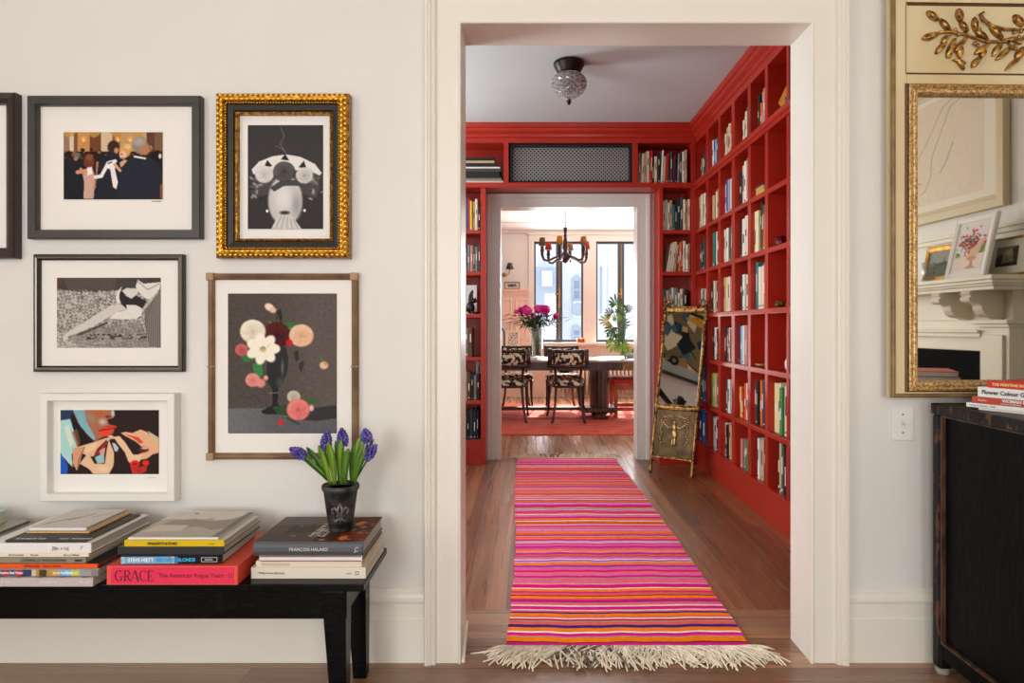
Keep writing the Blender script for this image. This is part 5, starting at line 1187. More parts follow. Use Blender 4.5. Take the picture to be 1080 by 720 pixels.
text_mesh('The American Vogue Years', .0165, M_ink, t, (g4+.030, -.0016, T/2), (math.radians(90), 0, 0), 'subtitle', .98)
b = MB(); b.rect_sweep(w-.024, w-.016, T/2-.005, T/2+.005, [(0, 0), (0, .0006), (.001, .0006), (.001, 0)], y=-.0012); b.build('publisher_mark', M_ink, t, world=False)
z += T+.0008
Y_ = 1.896; x0, x1 = bspan(129, 233.5, Y_); T = .0235; w = (x1-x0)/2
t = flat_book('thin blue and black soft-cover book above the pink box', x0, x1, Y_, .24, z, T, (30, 30, 36), spine=(24, 26, 34), rounded=True, soft=True, pages=(206, 200, 190), skew=.02)
cv = Canvas(200, 20, 0, 200, 0, 20, (120, 170, 206)); cv.put((cv.X > 110)*1.0, (18, 20, 26)); cv.put(((cv.X > 101) & (cv.X < 106))*1.0, (214, 180, 150)); cv.put(((cv.X > 106) & (cv.X <= 113))*1.0, (50, 130, 190)); cv.put((cv.X < 8)*1.0, (150, 190, 206)); cv.noise(9, 2, (cv.X < 100)*1.0)
cv.mesh('spine_picture', -w, w, .002, T-.002, -.0037, t, world=False)
btext(t, 'STEVE HIETT', -.86, T, .0135, (226, 236, 240), w, .92, .0004, y=-.0041); btext(t, 'BEYOND', -.295, T, .0135, (10, 150, 226), w, .98, .0004, y=-.0041); btext(t, 'BLONDE', .13, T, .0135, (60, 176, 226), w, .92, .0004, name='title', y=-.0041)
b = MB(); b.rect_sweep(w*.60, w*.92, .006, .0185, [(0, 0), (0, .0006), (.001, .0006), (.001, 0)], y=-.0037); b.build('publisher_box', mat('white ink', (226, 226, 224), .5), t, world=False); btext(t, 'PRESTEL', .67, T, .0062, (226, 226, 224), w, y=-.0041)
z += T+.0008
x0, x1 = bspan(124, 235.8, 1.9); T = .0215; t = flat_book('plain black book in the middle pile under the yellow book', x0, x1, 1.9, .262, z, T, (38, 38, 40), pages=(206, 196, 180)); z += T+.0008
x0, x1 = bspan(131, 236.4, 1.9); T = .0175; w = (x1-x0)/2; t = flat_book('yellow-spined book near the top of the middle pile', x0, x1, 1.9, .25, z, T, (208, 198, 182), spine=(214, 182, 16), pages=(196, 192, 184)); btext(t, 'SPAGHETTI & STARS', -.52, T, .0105, (60, 52, 14), w, .86, .0002); btext(t, 'edition', .70, T, .006, (150, 130, 30), w); z += T+.0008
x0, x1 = bspan(135, 230, 1.905); T = .0055; w = (x1-x0)/2; t = flat_book('thin white catalogue with a grey picture on top of the middle pile', x0, x1, 1.905, .27, z, T, (228, 226, 222), pages=(236, 234, 230), board=.001)
cv = Canvas(120, 100, 0, 100, 0, 80, (188, 180, 168)); cv.poly([(0, 0), (100, 0), (100, 30), (70, 34), (60, 22), (40, 30), (10, 24), (0, 30)], (216, 210, 200)); cv.poly([(16, 30), (40, 24), (60, 32), (84, 26), (96, 10), (100, 12), (100, 50), (80, 60), (60, 50), (40, 54), (28, 44), (10, 46)], (160, 152, 142)); cv.poly([(10, 44), (46, 46), (44, 64), (4, 66)], (210, 202, 190)); cv.put((cv.X > 92)*.8, (120, 118, 110)); cv.ell(30, 6, 3, 1.5, (70, 66, 60)); cv.noise(3)
cv.mesh('cover_picture', -w+.001, w-.001, .006, .262, T+.0006, t, world=False, plane='xy')
# left pile
z = ZB+.0005; Y_ = 1.868; x0, x1 = PX(-18, Y_), PX(98, Y_); T = .0235; w = (x1-x0)/2
t = flat_book('lilac grey paperback with a sketched cover at the bottom of the left pile', x0, x1, Y_, .30, z, T, (196, 186, 184), spine=(190, 182, 182), soft=True, pages=(214, 200, 180))
btext(t, 'Loulou & Yves', -.84, T, .0085, (236, 232, 232), w, y=-.0008); btext(t, 'GUIDEBOOK', .03, T, .0085, (232, 230, 232), w, y=-.0008); btext(t, 'Thames', .76, T, .0078, (238, 234, 232), w, y=-.0008)
cv = Canvas(100, 60, 0, 100, 0, 60, (206, 186, 188))
for k in range(5): cv.line([(10+k*20, 60), (22+k*20, 44)], 2, (90, 30, 60))
cv.ell(34, 50, 9, 6, (70, 140, 90), soft=.4); cv.ell(72, 54, 14, 5, (214, 130, 140), soft=.6); cv.mesh('cover_picture', -w+.001, w-.001, .002, .12, T+.0006, t, world=False, plane='xy'); z += T+.0008
x0, x1 = PX(-8, 1.88), PX(103.8, 1.88); T = .021; w = (x1-x0)/2
t = flat_book('glossy colourful soft-cover book second from bottom in the left pile', x0, x1, 1.88, .27, z, T, (120, 90, 80), spine=(180, 170, 168), rounded=True, soft=True, pages=(196, 178, 158), rough=.2)
cv = Canvas(200, 20, 0, 200, 0, 20, (190, 186, 190)); 
for a, c, col in ((0, 20, (70, 90, 140)), (20, 34, (160, 40, 50)), (34, 46, (60, 80, 130)), (46, 58, (190, 30, 40)), (58, 76, (36, 48, 96)), (76, 84, (206, 190, 160)), (84, 112, (166, 130, 60)), (90, 104, (70, 56, 40)), (112, 128, (196, 150, 60)), (128, 168, (90, 170, 226)), (150, 166, (200, 190, 60)), (168, 188, (150, 150, 152)), (188, 200, (120, 120, 124))): cv.put(((cv.X >= a) & (cv.X < c))*.9, col)
cv.ell(145, 10, 12, 8, (210, 236, 246), soft=.8); cv.noise(8, 2); cv.mesh('spine_picture', -w, w, .002, T-.002, -.0037, t, world=False)
btext(t, 'Positive Bad Vision', -.85, T, .009, (240, 238, 236), w, .95, .0002, y=-.0041); btext(t, 'Jamie Hawkesworth', .17, T, .009, (240, 238, 236), w, .9, .0002, y=-.0041); z += T+.0008
x0, x1 = PX(-14, 1.88), PX(102.8, 1.88); T = .0115; w = (x1-x0)/2; t = flat_book('thin bright orange paperback in the left pile', x0, x1, 1.88, .28, z, T, (40, 36, 36), spine=(232, 86, 14), soft=True, pages=(170, 60, 40)); btext(t, 'IRVING PENN', -.32, T, .0072, (120, 40, 20), w, y=-.0008); btext(t, 'SMALL TRADES', .02, T, .0072, (120, 40, 20), w, y=-.0008); z += T+.0008
x0, x1 = PX(-20, 1.885), PX(90.5, 1.885); T = .0165; w = (x1-x0)/2; t = flat_book('olive grey book with dark lettering in the left pile', x0, x1, 1.885, .262, z, T, (140, 134, 116), spine=(138, 132, 112), pages=(220, 210, 192)); btext(t, 'LOOKING AT PHOTOGRAPHS', -.23, T, .0095, (60, 56, 44), w, .98); btext(t, 'MoMA', .80, T, .0075, (40, 38, 32), w, 1, .0003); z += T+.0008
x0, x1 = PX(-12, 1.885), PX(93.4, 1.885); T = .0108; w = (x1-x0)/2; t = flat_book('slim cream paperback with small brown lettering in the left pile', x0, x1, 1.885, .285, z, T, (230, 220, 200), soft=True, pages=(214, 186, 140)); btext(t, 'David Levinthal', -.6, T, .0066, (110, 96, 80), w, y=-.0008); btext(t, 'Netsuke', -.16, T, .0066, (110, 96, 80), w, y=-.0008); btext(t, 'Harry Callahan', .5, T, .0072, (100, 84, 66), w, y=-.0008); z += T+.0008
x0, x1 = PX(-16, 1.882), PX(96, 1.882); T = .0275; w = (x1-x0)/2; t = flat_book('thick white book in the upper half of the left pile', x0, x1, 1.882, .29, z, T, (226, 222, 216), spine=(228, 226, 224), pages=(206, 200, 190)); btext(t, '|S|n  r-1a|', .28, T, .013, (110, 106, 104), w, .9); b = MB(); b.tube([(w*.80, -.0006, .011), (w*.82, -.0006, .02)], .0006, 4); b.tube([(w*.80, -.0006, .013), (w*.86, -.0006, .019)], .0006, 4); b.build('publisher_mark', mat('grey mark', (150, 146, 140), .6), t, world=False); z += T+.0008
x0, x1 = PX(5.3, 1.886), PX(90.5, 1.886); T = .006; w = (x1-x0)/2; t = flat_book('flat black catalogue with small white words below the topmost book', x0, x1, 1.886, .268, z, T, (44, 42, 42), pages=(214, 190, 150), board=.0012, rough=.5)
text_mesh('DAVID SEIDNER  PARIS', .0085, mat('white ink', (226, 226, 224), .5), t, (-.80*w, .012, T+.0004), (0, 0, 0), 'title', .95); text_mesh('NUDES   PHOTOGRAPHS', .0085, mat('white ink', (226, 226, 224), .5), t, (.28*w, .012, T+.0004), (0, 0, 0), 'title', .95); z += T+.0008
YY = 1.947; x0, x1 = PX(27.5, YY), PX(94, YY); T = .004; t = flat_book('thin tan card folder under the topmost white book', x0, x1, YY, .212, z, T, (214, 170, 110), pages=(214, 170, 110), board=.001); z += T+.0008
x0, x1 = PX(31, YY+.008), PX(90.5, YY+.008); T = .0085; w = (x1-x0)/2; t = flat_book('small white book with a grey brushstroke on top of the left pile', x0, x1, YY+.008, .2, z, T, (220, 218, 214), spine=(220, 222, 222), soft=True, pages=(120, 140, 136), rough=.25)
cv = Canvas(120, 90, 0, 100, 0, 70, (214, 211, 206)); cv.line([(10, 60), (30, 42), (44, 38), (60, 18)], 2.4, (110, 106, 104), .9); cv.line([(36, 42), (48, 34)], 4, (96, 92, 92), .8); cv.line([(70, 30), (92, 18)], 3, (150, 146, 142), .7); cv.mesh('cover_picture', -w+.001, w-.001, .004, .197, T+.0006, t, world=False, plane='xy')
# far left pile (its right end shows)
z = ZB+.0005
for i, (px1, Yf, D, T, c, sp, pg, lb) in enumerate([(20, 1.90, .29, .034, (206, 200, 190), None, (226, 220, 208), 'pale grey book at the bottom of the pile at the left edge'), (18, 1.905, .28, .028, (120, 34, 44), None, (214, 204, 188), 'dark red book in the pile at the left edge'),
        (25, 1.91, .275, .020, (228, 222, 210), (228, 222, 210), (232, 226, 214), 'white book with brown edges in the pile at the left edge'), (12, 1.935, .25, .011, (150, 146, 136), (110, 24, 40), (150, 140, 128), 'grey-topped book with a maroon edge in the pile at the left edge')]):
    Xr = -1.585 - (.0 if i in (2, 3) else .02)
    flat_book(lb, Xr-.31, Xr, Yf, D, z, T, c, spine=sp, pages=pg); z += T+.0008
t = flat_book('small pale green-edged book on top of the pile at the left edge', -1.645-.2, -1.645, 2.03, .13, z, .036, (150, 206, 180), pages=(222, 206, 184), board=.003); z += .037

# ------------------------------------------------------------------ plant pot with grape hyacinths
px_, py_ = PX(359.3, 2.045), 2.045
pot = thing('plant_pot', 'dark zinc pot with a raised fleur-de-lis standing on the slate grey book', 'plant pot', (px_, py_, POTZ))
M_zinc = mat('dark weathered zinc', (74, 74, 74), 0.5, metal=0.3, rgb2=(36, 36, 37), scale=30, lo=.4, hi=.6, bump=0.5, bscale=60)
b = MB(); hp = .136; b.lathe([(0, 0), (.034, 0), (.0345, .003), (.050, hp-.018), (.0535, hp-.016), (.0555, hp-.010), (.0555, hp-.004), (.053, hp), (.050, hp), (.048, hp-.02), (.036, .012), (0, .01)], (px_, py_, POTZ), 40)
b.build('body', M_zinc, pot)
b = MB()
def on_pot(u, zz, e=0.0):      # point on the front of the pot
    r = .034+(.050-.034)*zz/(hp-.018); a = -math.pi/2+u/r + .23; return (px_+(r+e)*math.cos(a), py_+(r+e)*math.sin(a), POTZ+zz)
M_z2 = mat('rubbed zinc relief', (104, 104, 104), 0.4, metal=0.5)
b.tube([on_pot(0, .040), on_pot(-.005, .058), on_pot(-.007, .070), on_pot(0, .090)], [.003, .005, .006, .001], 7); b.tube([on_pot(0, .040), on_pot(.005, .058), on_pot(.007, .070), on_pot(0, .090)], [.003, .005, .006, .001], 7)
for s in (-1, 1):
    b.tube([on_pot(s*.003, .048), on_pot(s*.008, .066), on_pot(s*.016, .076), on_pot(s*.023, .070), on_pot(s*.023, .060), on_pot(s*.017, .058)], [.003, .0045, .0045, .0045, .004, .0025], 7)
    b.tube([on_pot(s*.003, .046), on_pot(s*.009, .036), on_pot(s*.015, .034), on_pot(s*.018, .040)], [.003, .0035, .003, .002], 6)
b.tube([on_pot(-.012, .050), on_pot(0, .051), on_pot(.012, .050)], .0034, 7); b.tube([on_pot(0, .046), on_pot(0, .026)], [.004, .0015], 6)
b.build('fleur_relief', M_z2, pot)
b = MB(); b.lathe([(0, hp-.014), (.0485, hp-.014)], (px_, py_, POTZ), 24); b.build('soil', mat('dark soil', (40, 28, 20), .95, bump=.8, bscale=90), pot)
hy = thing('grape_hyacinth', 'grape hyacinths with purple flower heads and green leaves growing in the zinc pot', 'plant', (px_, py_, POTZ+hp-.013))
M_leaf = mat('fresh green leaf', (112, 148, 34), 0.45, rgb2=(70, 112, 24), scale=9, stretch=(3, 3, .6)); M_leaf2 = mat('deep green leaf', (72, 112, 26), 0.45, rgb2=(44, 84, 20), scale=9, stretch=(3, 3, .6))
def leafblade(base, tip, width, mt, yb=0.0, curl=.0, par=hy):
    """px positions of base/tip on the pot's plane"""
    A = Vector((PX(base[0], py_), py_+yb, PZ(base[1], py_))); B = Vector((PX(tip[0], py_), py_+yb*1.7, PZ(tip[1], py_)))
    d = B-A; s = d.cross(Vector((0, 1, 0))).normalized(); loops = []; n = 9
    for i in range(n+1):
        t_ = i/n; c = A+d*t_+Vector((0, -curl*math.sin(t_*2.4), 0))+s*(.10*d.length*math.sin(t_*math.pi)*(1 if d.x > 0 else -1)*.35)
        w_ = width*(0.55+.45*math.sin(min(1, t_*1.3)*math.pi/2))*(1 if t_ < .72 else max(.06, math.sqrt(max(0, 1-((t_-.72)/.29)**2))))
        loops.append([c-s*w_, c+Vector((0, .0035, 0)), c+s*w_, c+Vector((0, .0012+.003, 0))*1.0+Vector((0, .0015, 0))])
    b = MB(); b.loft(loops, 0, True); b.build('leaf', mt, par)
L = [((345, 507), (315.5, 478), .0085, 0, .008), ((344, 503), (321.5, 472.5), .008, 1, .012), ((346, 500), (326.5, 472), .007, 1, -.004), ((349, 509), (338, 468.5), .0085, 0, -.008), ((354, 510), (348.5, 464.5), .0115, 0, -.012), ((357, 509), (353.5, 465), .008, 1, .006),
     ((361, 510), (361.5, 463), .009, 0, -.006), ((365, 509), (369.5, 471.5), .0115, 0, -.012), ((370, 509), (373, 468), .007, 1, .008), ((371, 507), (380, 459), .008, 0, .006), ((373, 507), (385, 466), .007, 0, -.004), ((374, 508), (393, 464), .006, 1, .010), ((375, 509), (388, 473), .0065, 0, -.012), ((366, 509), (363, 498), .008, 0, -.012)]
for base, tip, wd, k, yb in L: leafblade((base[0], base[1]), tip, wd, (M_leaf, M_leaf2)[k], yb, .006)
M_pur = mat('violet blue florets', (108, 96, 182), 0.5, rgb2=(66, 54, 132), scale=50)
for k, (x, y, ang, L_, stem, yb) in enumerate([(313.5, 477.5, 62, .048, (345, 506), .006), (344, 464.5, -8, .052, (353, 508), .002), (360.5, 461.5, 6, .048, (360, 508), .008), (385.5, 460, 10, .036, (372, 507), .010), (391.5, 476, -38, .048, (374, 508), -.008)]):
    c = Vector((PX(x, py_), py_+yb, PZ(y, py_))); a = math.radians(ang); ax = Vector((-math.sin(a) if k != 4 else math.sin(-a), 0, math.cos(a)))
    fh = MB(); u = ax.cross(Vector((0, 1, 0))).normalized(); v = Vector((0, 1, 0))
    nr = 7
    for i in range(nr):
        t_ = i/(nr-1); rr_ = .0135*(math.sin((t_*.78+.2)*math.pi)**.7); m = max(3, int(7*rr_/.0135))
        for j in range(m):
            aa = 6.283*(j+.5*(i % 2))/m; p = c+ax*((t_-.5)*L_)+(u*math.cos(aa)+v*math.sin(aa))*rr_; fh.ell(p, (.0052, .0052, .0054), 8, 6)
    fh.ell(c, .0065, 8, 6); fo = fh.build('flower_head', M_pur, hy)
    st = MB(); st.tube([(PX(stem[0], py_), py_+yb*.4, PZ(stem[1], py_)), tuple(c-ax*L_*.45+Vector((0, 0, -.012))), tuple(c)], .0028, 7); st.build('stem', M_leaf2, hy)

# ================================================================== LIGHT SWITCH
sx0, sx1, sz0, sz1 = PX(940.7, YW-.005), PX(963.4, YW-.005), PZ(464.5, YW-.005), PZ(428.5, YW-.005)
sw = thing('light_switch', 'white toggle light switch plate beside the black cabinet', 'light switch', ((sx0+sx1)/2, YW, sz0))
b = MB(); b.box(sx0, sx1, YW-.006, YW-.001, sz0, sz1); b.build('plate', M_fw, sw, bevel=.002)
xm, zm = (sx0+sx1)/2, (sz0+sz1)/2
b = MB(); b.rect_sweep(xm-.007, xm+.007, zm-.013, zm+.013, [(0, 0), (0, .0015), (.002, .0015), (.002, 0)], y=YW-.006); b.build('toggle_surround', M_trim2, sw)
b = MB(); b.loft([[(xm-.0035, YW-.006, zm-.006), (xm+.0035, YW-.006, zm-.006), (xm+.0035, YW-.006, zm+.006), (xm-.0035, YW-.006, zm+.006)], [(xm-.003, YW-.018, zm+.004), (xm+.003, YW-.018, zm+.004), (xm+.003, YW-.016, zm+.010), (xm-.003, YW-.016, zm+.010)]]); b.build('toggle', M_fw, sw)
for s in (-1, 1): b = MB(); b.lathe([(0, -.0012), (.0028, -.0012), (.003, 0), (0, 0)], (xm, YW-.006, zm+s*.030), 12, axis='y'); b.build('screw', mat('screw metal', (120, 116, 108), .4, metal=.5), sw)

# ================================================================== BLACK CABINET
M_lac = mat('black lacquer panel', (9, 8, 9), 0.5, spec=0.08, rgb2=(22, 18, 20), scale=22, lo=.45, hi=.85, stretch=(1, 3, .6), bump=.2, bscale=40)
M_lacw = mat('worn black and brown lacquer', (11, 9, 9), 0.45, spec=0.3, rgb2=(98, 60, 36), scale=40, lo=.56, hi=.63, stretch=(1, 1, .45), bump=.3, bscale=50)
M_worn = mat('rubbed brown bead', (96, 66, 46), 0.45, rgb2=(34, 22, 18), scale=40, stretch=(1, 1, .3))
CX, CY0, CY1, CZ = 1.301, 1.66, 2.195, .857
cb = thing('cabinet', 'tall black lacquered cabinet with worn brown edges at the right edge', 'cabinet', (CX+.45, (CY0+CY1)/2, 0))
CX1 = CX+.92
b = MB(); b.box(CX-.003, CX1+.003, CY0-.003, CY1+.003, CZ-.034, CZ); b.build('top', M_lacw, cb, bevel=.004)
for x0, y0 in ((CX, CY1-.042), (CX, CY0), (CX1-.042, CY1-.042), (CX1-.042, CY0)):
    b = MB(); b.box(x0, x0+.042, y0, y0+.042, .02, CZ-.034); b.build('post', M_lacw, cb, bevel=.008)
    b = MB(); b.lathe([(0, 0), (.019, 0), (.021, .006), (.021, .02), (0, .02)], (x0+.021, y0+.021, 0), 18); b.build('foot', mat('pale felt foot', (150, 146, 138), .6), cb)
yl, yh = CY0+.042, CY1-.042
b = MB(); b.box(CX+.004, CX+.034, yl, yh, .055, .105); b.build('side_rail', M_lac, cb, bevel=.002)
b = MB(); b.box(CX+.016, CX+.026, yl, yh, .105, CZ-.034); b.build('side_panel', M_lac, cb)
b = MB(); b.box(CX1-.03, CX1-.01, yl, yh, .055, CZ-.034); b.build('side_panel', M_lac, cb)
b = MB(); b.box(CX+.042, CX1-.042, CY1-.02, CY1-.01, .055, CZ-.034); b.build('back_panel', M_lac, cb)
b = MB(); b.box(CX+.03, CX1-.03, yl, yh, .06, .075); b.build('bottom_board', M_lac, cb)
for s in (0, 1):
    x0 = CX+.042+s*(.418); b = MB(); b.box(x0+.002, x0+.416, CY0+.004, CY0+.024, .075, CZ-.036); d = b.build('door', M_lac, cb, bevel=.002)
    b = MB(); b.rect_sweep(x0+.04, x0+.378, .12, CZ-.08, [(0, 0), (0, .004), (.006, .006), (.012, 0)], y=CY0+.004); b.build('panel_moulding', M_worn, d)
    b = MB(); b.ell((x0+(.39 if s == 0 else .03), CY0-.006, .46), .011); b.build('knob', M_brass, d)
b = MB(); b.box(CX+.003, CX+.018, yh-.006, yh, .108, CZ-.036); b.box(CX+.003, CX+.018, yl, yl+.006, .108, CZ-.036); b.box(CX+.002, CX+.018, yl, yh, .103, .108); b.box(CX+.004, CX+.016, yl, yh, CZ-.04, CZ-.036)
b.build('panel_bead', M_worn, cb)

# books on the cabinet
ANG = math.atan2(-.9, .44)
e1 = Vector((.4392, -.8984, 0)); e2 = Vector((.8984, .4392, 0)); base = Vector((1.312, 2.040, 0)); z = CZ+.0008
def cab_book(label, s0, L_, D, T, cover, spine=None, pages=(228, 222, 210), soft=False, off=0.0, dz=0):
    global z
    c = base+e1*(s0+L_/2)+e2*off
    t = thing('book', label, 'book', (c.x, c.y, z), (0, 0, ANG), 'books piled on the cabinet'); w = L_/2; e = .002
    mc = mat('cover '+label[:30], cover, .4); ms = mat('spine '+label[:30], spine, .4) if spine else mc
    b = MB(); b.box(-w, w, .004, D, 0, e); b.box(-w, w, .004, D, T-e, T); b.box(-w, w, 0, .005, 0, T, 1); b.build('cover', [mc, ms], t, world=False, bevel=.0008)
    b = MB(); b.box(-w+.002, w-.003, .0055, D-.004, e, T-e); b.build('page_block', mat('pages %d' % pages[0], pages, .85), t, world=False)
    z += T+.0008; return t
t = cab_book('thin white magazine lying under the whole pile on the black cabinet', .035, .29, .20, .005, (232, 226, 224), soft=True)
t = cab_book('white soft-cover book second from bottom on the black cabinet', 0.0, .30, .20, .0125, (232, 230, 226)); text_mesh('House & Garden   2020', .0075, mat('grey ink', (150, 146, 142), .6), t, (-.14, -.0012, .0065), (math.radians(90), 0, 0))
t = cab_book('brick red book in the middle of the pile on the black cabinet', .017, .28, .195, .0185, (186, 66, 46)); text_mesh('Phaidon', .0075, mat('white ink', (226, 226, 224), .5), t, (-.122, -.0012, .0095), (math.radians(90), 0, 0)); text_mesh('WOMAN MADE', .0125, mat('white ink', (226, 226, 224), .5), t, (-.056, -.0012, .0125), (math.radians(90), 0, 0), bold=.0004)
text_mesh('IN A PHOTOGRAPHIC', .0055, mat('white ink', (226, 226, 224), .5), t, (-.060, -.0012, .004), (math.radians(90), 0, 0))
t = cab_book('thick white flower colour book second from top on the black cabinet', .033, .26, .19, .029, (228, 228, 226)); text_mesh('Flower Colour Guide', .0165, mat('dark grey ink', (66, 66, 70), .5), t, (-.118, -.0012, .0145), (math.radians(90), 0, 0), bold=.0004)
t = cab_book('bright red book on top of the pile on the black cabinet', .060, .24, .19, .0185, (206, 44, 26)); text_mesh('THE PAINTING IN THE HOUSE', .0105, mat('cream ink', (240, 214, 150), .5), t, (-.106, -.0012, .0092), (math.radians(90), 0, 0), bold=.0003)

# ================================================================== TRUMEAU MIRROR
MY = 2.198; MA = math.radians(1.5); MX = PX(940, MY); MZ = PZ(419, MY)
MWd, MH = .89, 1.50; MD = .034
tm = thing('wall_mirror', 'large cream and gilt trumeau mirror above the black cabinet', 'mirror', (MX, MY, MZ), (0, 0, MA))
M_crm = mat('aged cream paint', (222, 206, 166), 0.45, rgb2=(202, 180, 134), scale=3.5, bump=.25, bscale=25, stretch=(1, 1, .35)); M_crm2 = mat('dark edge line', (96, 66, 38), .5)
def mz(py): return PZ(py, MY)-MZ
g0x, g1x = .052, MWd-.052
GLT, GLB = mz(103), mz(400)
b = MB()
b.box(0, .052, 0, MD, 0, MH); b.box(MWd-.052, MWd, 0, MD, 0, MH); b.box(.052, MWd-.052, 0, MD, 0, mz(411.5)); b.box(.052, MWd-.052, 0, MD, mz(90), mz(77.5)); b.box(.052, MWd-.052, 0, MD, mz(2.5), MH)
b.box(-.006, MWd+.006, -.008, MD, MH, MH+.03)
b.build('frame', M_crm, tm, world=False, bevel=.003)
b = MB(); b.rect_sweep(.0, MWd, .0, MH, [(0, -.01), (0, .006), (.005, .009), (.011, .006), (.013, 0)], y=0); b.build('edge_moulding', mat('olive gilt edge', (150, 126, 78), .45, rgb2=(110, 84, 46), scale=12), tm, world=False)
b = MB(); b.rect_sweep(.046, MWd-.046, mz(77.5)-.002, mz(2.5)+.002, [(0, .0), (.001, .002), (.003, -.006), (.008, -.006), (.010, -.010)], y=0); b.build('panel_moulding', M_crm2, tm, world=False)
b = MB(); b.box(.052, MWd-.052, .007, .02, mz(78), mz(2)); b.build('upper_panel', M_crm, tm, world=False)
b = MB(); b.rect_sweep(.044, MWd-.044, mz(413.5), mz(88), [(0, .0), (.001, .004), (.005, .006), (.007, .001), (.010, .001)], y=0); b.build('outer_line', M_crm2, tm, world=False)
b = MB(); b.rect_sweep(.054, MWd-.054, mz(412), mz(89.5), [(0, .0), (0, .009), (.004, .011), (.009, .012), (.014, .008), (.018, .010), (.026, .009), (.032, .001), (.034, -.012)], y=0)
b.build('gilt_moulding', mat('speckled gilt', (222, 186, 128), .38, metal=.45, rgb2=(150, 112, 66), scale=160, lo=.4, hi=.6, bump=.3, bscale=260), tm, world=False)
b = MB(); x0_, x1_, z0_, z1_ = .060, MWd-.060, mz(412)+.006, mz(89.5)-.006
n = 90
for i in range(n): 
    for zz in (z0_, z1_): b.ell((x0_+(i+.5)*(x1_-x0_)/n, -.011, zz), (.0044, .004, .0036), 6, 4)
n = 112
for i in range(n):
    for xx in (x0_, x1_): b.ell((xx, -.011, z0_+(i+.5)*(z1_-z0_)/n), (.0036, .004, .0044), 6, 4)
b.build('gilt_beading', mat('gilt bead', (226, 178, 96), .32, metal=.6, rgb2=(140, 92, 40), scale=120), tm, world=False)
b = MB(); b.box(.080, MWd-.080, .012, .018, GLB-.008, GLT+.008); b.build('mirror_glass', M_mirror, tm, world=False)
b = MB(); b.box(.03, MWd-.03, .020, MD-.001, .02, mz(4)); b.build('backboard', M_crm2, tm, world=False)
# carved gilt laurel spray (mirrored about the centre)
M_gl = mat('carved gilt wood', (222, 172, 88), .3, metal=.6, rgb2=(112, 72, 34), scale=70, lo=.3, hi=.62, bump=.4, bscale=90)
b = MB(); cxm = MWd/2
def mp(px, py): return (PX(px, MY)-MX, mz(py))
def cz_(zc, px, py): x, z_ = mp(px, py); return x, z_
def cleaf(p0, p1, wd):
    wd = wd*1.3
    for s in (0, 1):
        (xa, za), (xb, zb) = mp(*p0), mp(*p1)
        if s: xa, xb = 2*cxm-xa, 2*cxm-xb
        A = Vector((xa, 0, za)); B = Vector((xb, 0, zb)); d = B-A; n_ = Vector((-d.z, 0, d.x)).normalized(); loops = []
        for i in range(8):
            t_ = i/7; w_ = wd*(math.sin(math.pi*min(1, .10+t_*.93))**.6 if t_ < .98 else .15)*(.6+.5*t_); c = A+d*t_; hgt = -.010*math.sin(math.pi*(.1+t_*.85))-.004
            loops.append([c-n_*w_+Vector((0, .006, 0)), c-n_*w_*.6+Vector((0, hgt*.7, 0)), c+Vector((0, hgt*.55, 0)), c+n_*w_*.6+Vector((0, hgt, 0)), c+n_*w_+Vector((0, .006, 0))])
        b.loft(loops, 0, True)
def cstem(pts, r):
    for s in (0, 1):
        q = [mp(*p) for p in pts]; q = [((2*cxm-x) if s else x, -.003, z_) for x, z_ in q]; b.tube(q, r, 6)
def cball(px, py, r):
    for s in (0, 1):
        x, z_ = mp(px, py); b.ell(((2*cxm-x) if s else x, -.003, z_), r, 7, 5)
cstem([(990, 34), (1003, 33), (1020, 36), (1040, 43), (1060, 43), (1082, 40)], .0045); cstem([(1082, 30), (1062, 30), (1048, 27), (1038, 20), (1035, 14), (1039, 12)], [.004, .005, .006, .006, .005, .004])
for p0, p1, wd in [((1003, 32), (992, 19), .008), ((990, 21), (978.5, 11), .009), ((1022, 33), (1014, 21), .008), ((1015, 22), (1012, 8), .011), ((991, 35), (973.5, 40), .012), ((1003, 35), (994, 45), .009), ((998, 44), (988, 56), .009), ((1008, 40), (1000, 60), .009), ((1012, 46), (1014, 61), .009), ((1021, 38), (1008, 54), .008), ((1044, 42), (1030, 30), .009),
                   ((1045, 45), (1030, 56), .010), ((1040, 52), (1036, 60), .008), ((1035, 59), (1027, 70), .010), ((1058, 44), (1049, 58), .009), ((1072, 46), (1053, 62), .009), ((1060, 40), (1046, 26), .009), ((1031, 32), (1029, 17), .009), ((1078, 40), (1063, 40), .009), ((1082, 55), (1063, 73), .007), ((1082, 26), (1072, 14), .012), ((1084, 48), (1074, 60), .012), ((1020, 66), (1006, 62), .004), ((1010, 62), (1018, 73), .003)]: cleaf(p0, p1, wd)
for px, py in [(1009, 34), (1012, 36), (1008, 31), (1002, 59), (1004, 55), (1030, 28), (1034, 30), (1029, 45), (1032, 47), (1063, 41), (1067, 45), (1072, 33), (1076, 38), (1078, 44), (1073, 50), (1079, 32), (1082, 38), (1075, 43), (1080, 50), (1013, 56)]: cball(px, py, .0065)
b.build('carved_laurel', M_gl, tm, world=False)
bpy.context.view_layer.update()
TMp = tm.matrix_world @ Vector((.4, .012, .5)); TMn = (tm.matrix_world.to_3x3() @ Vector((0, -1, 0))).normalized()
def rm(px, py, X): return reflect(px, py, TMp, TMn, 0, X)
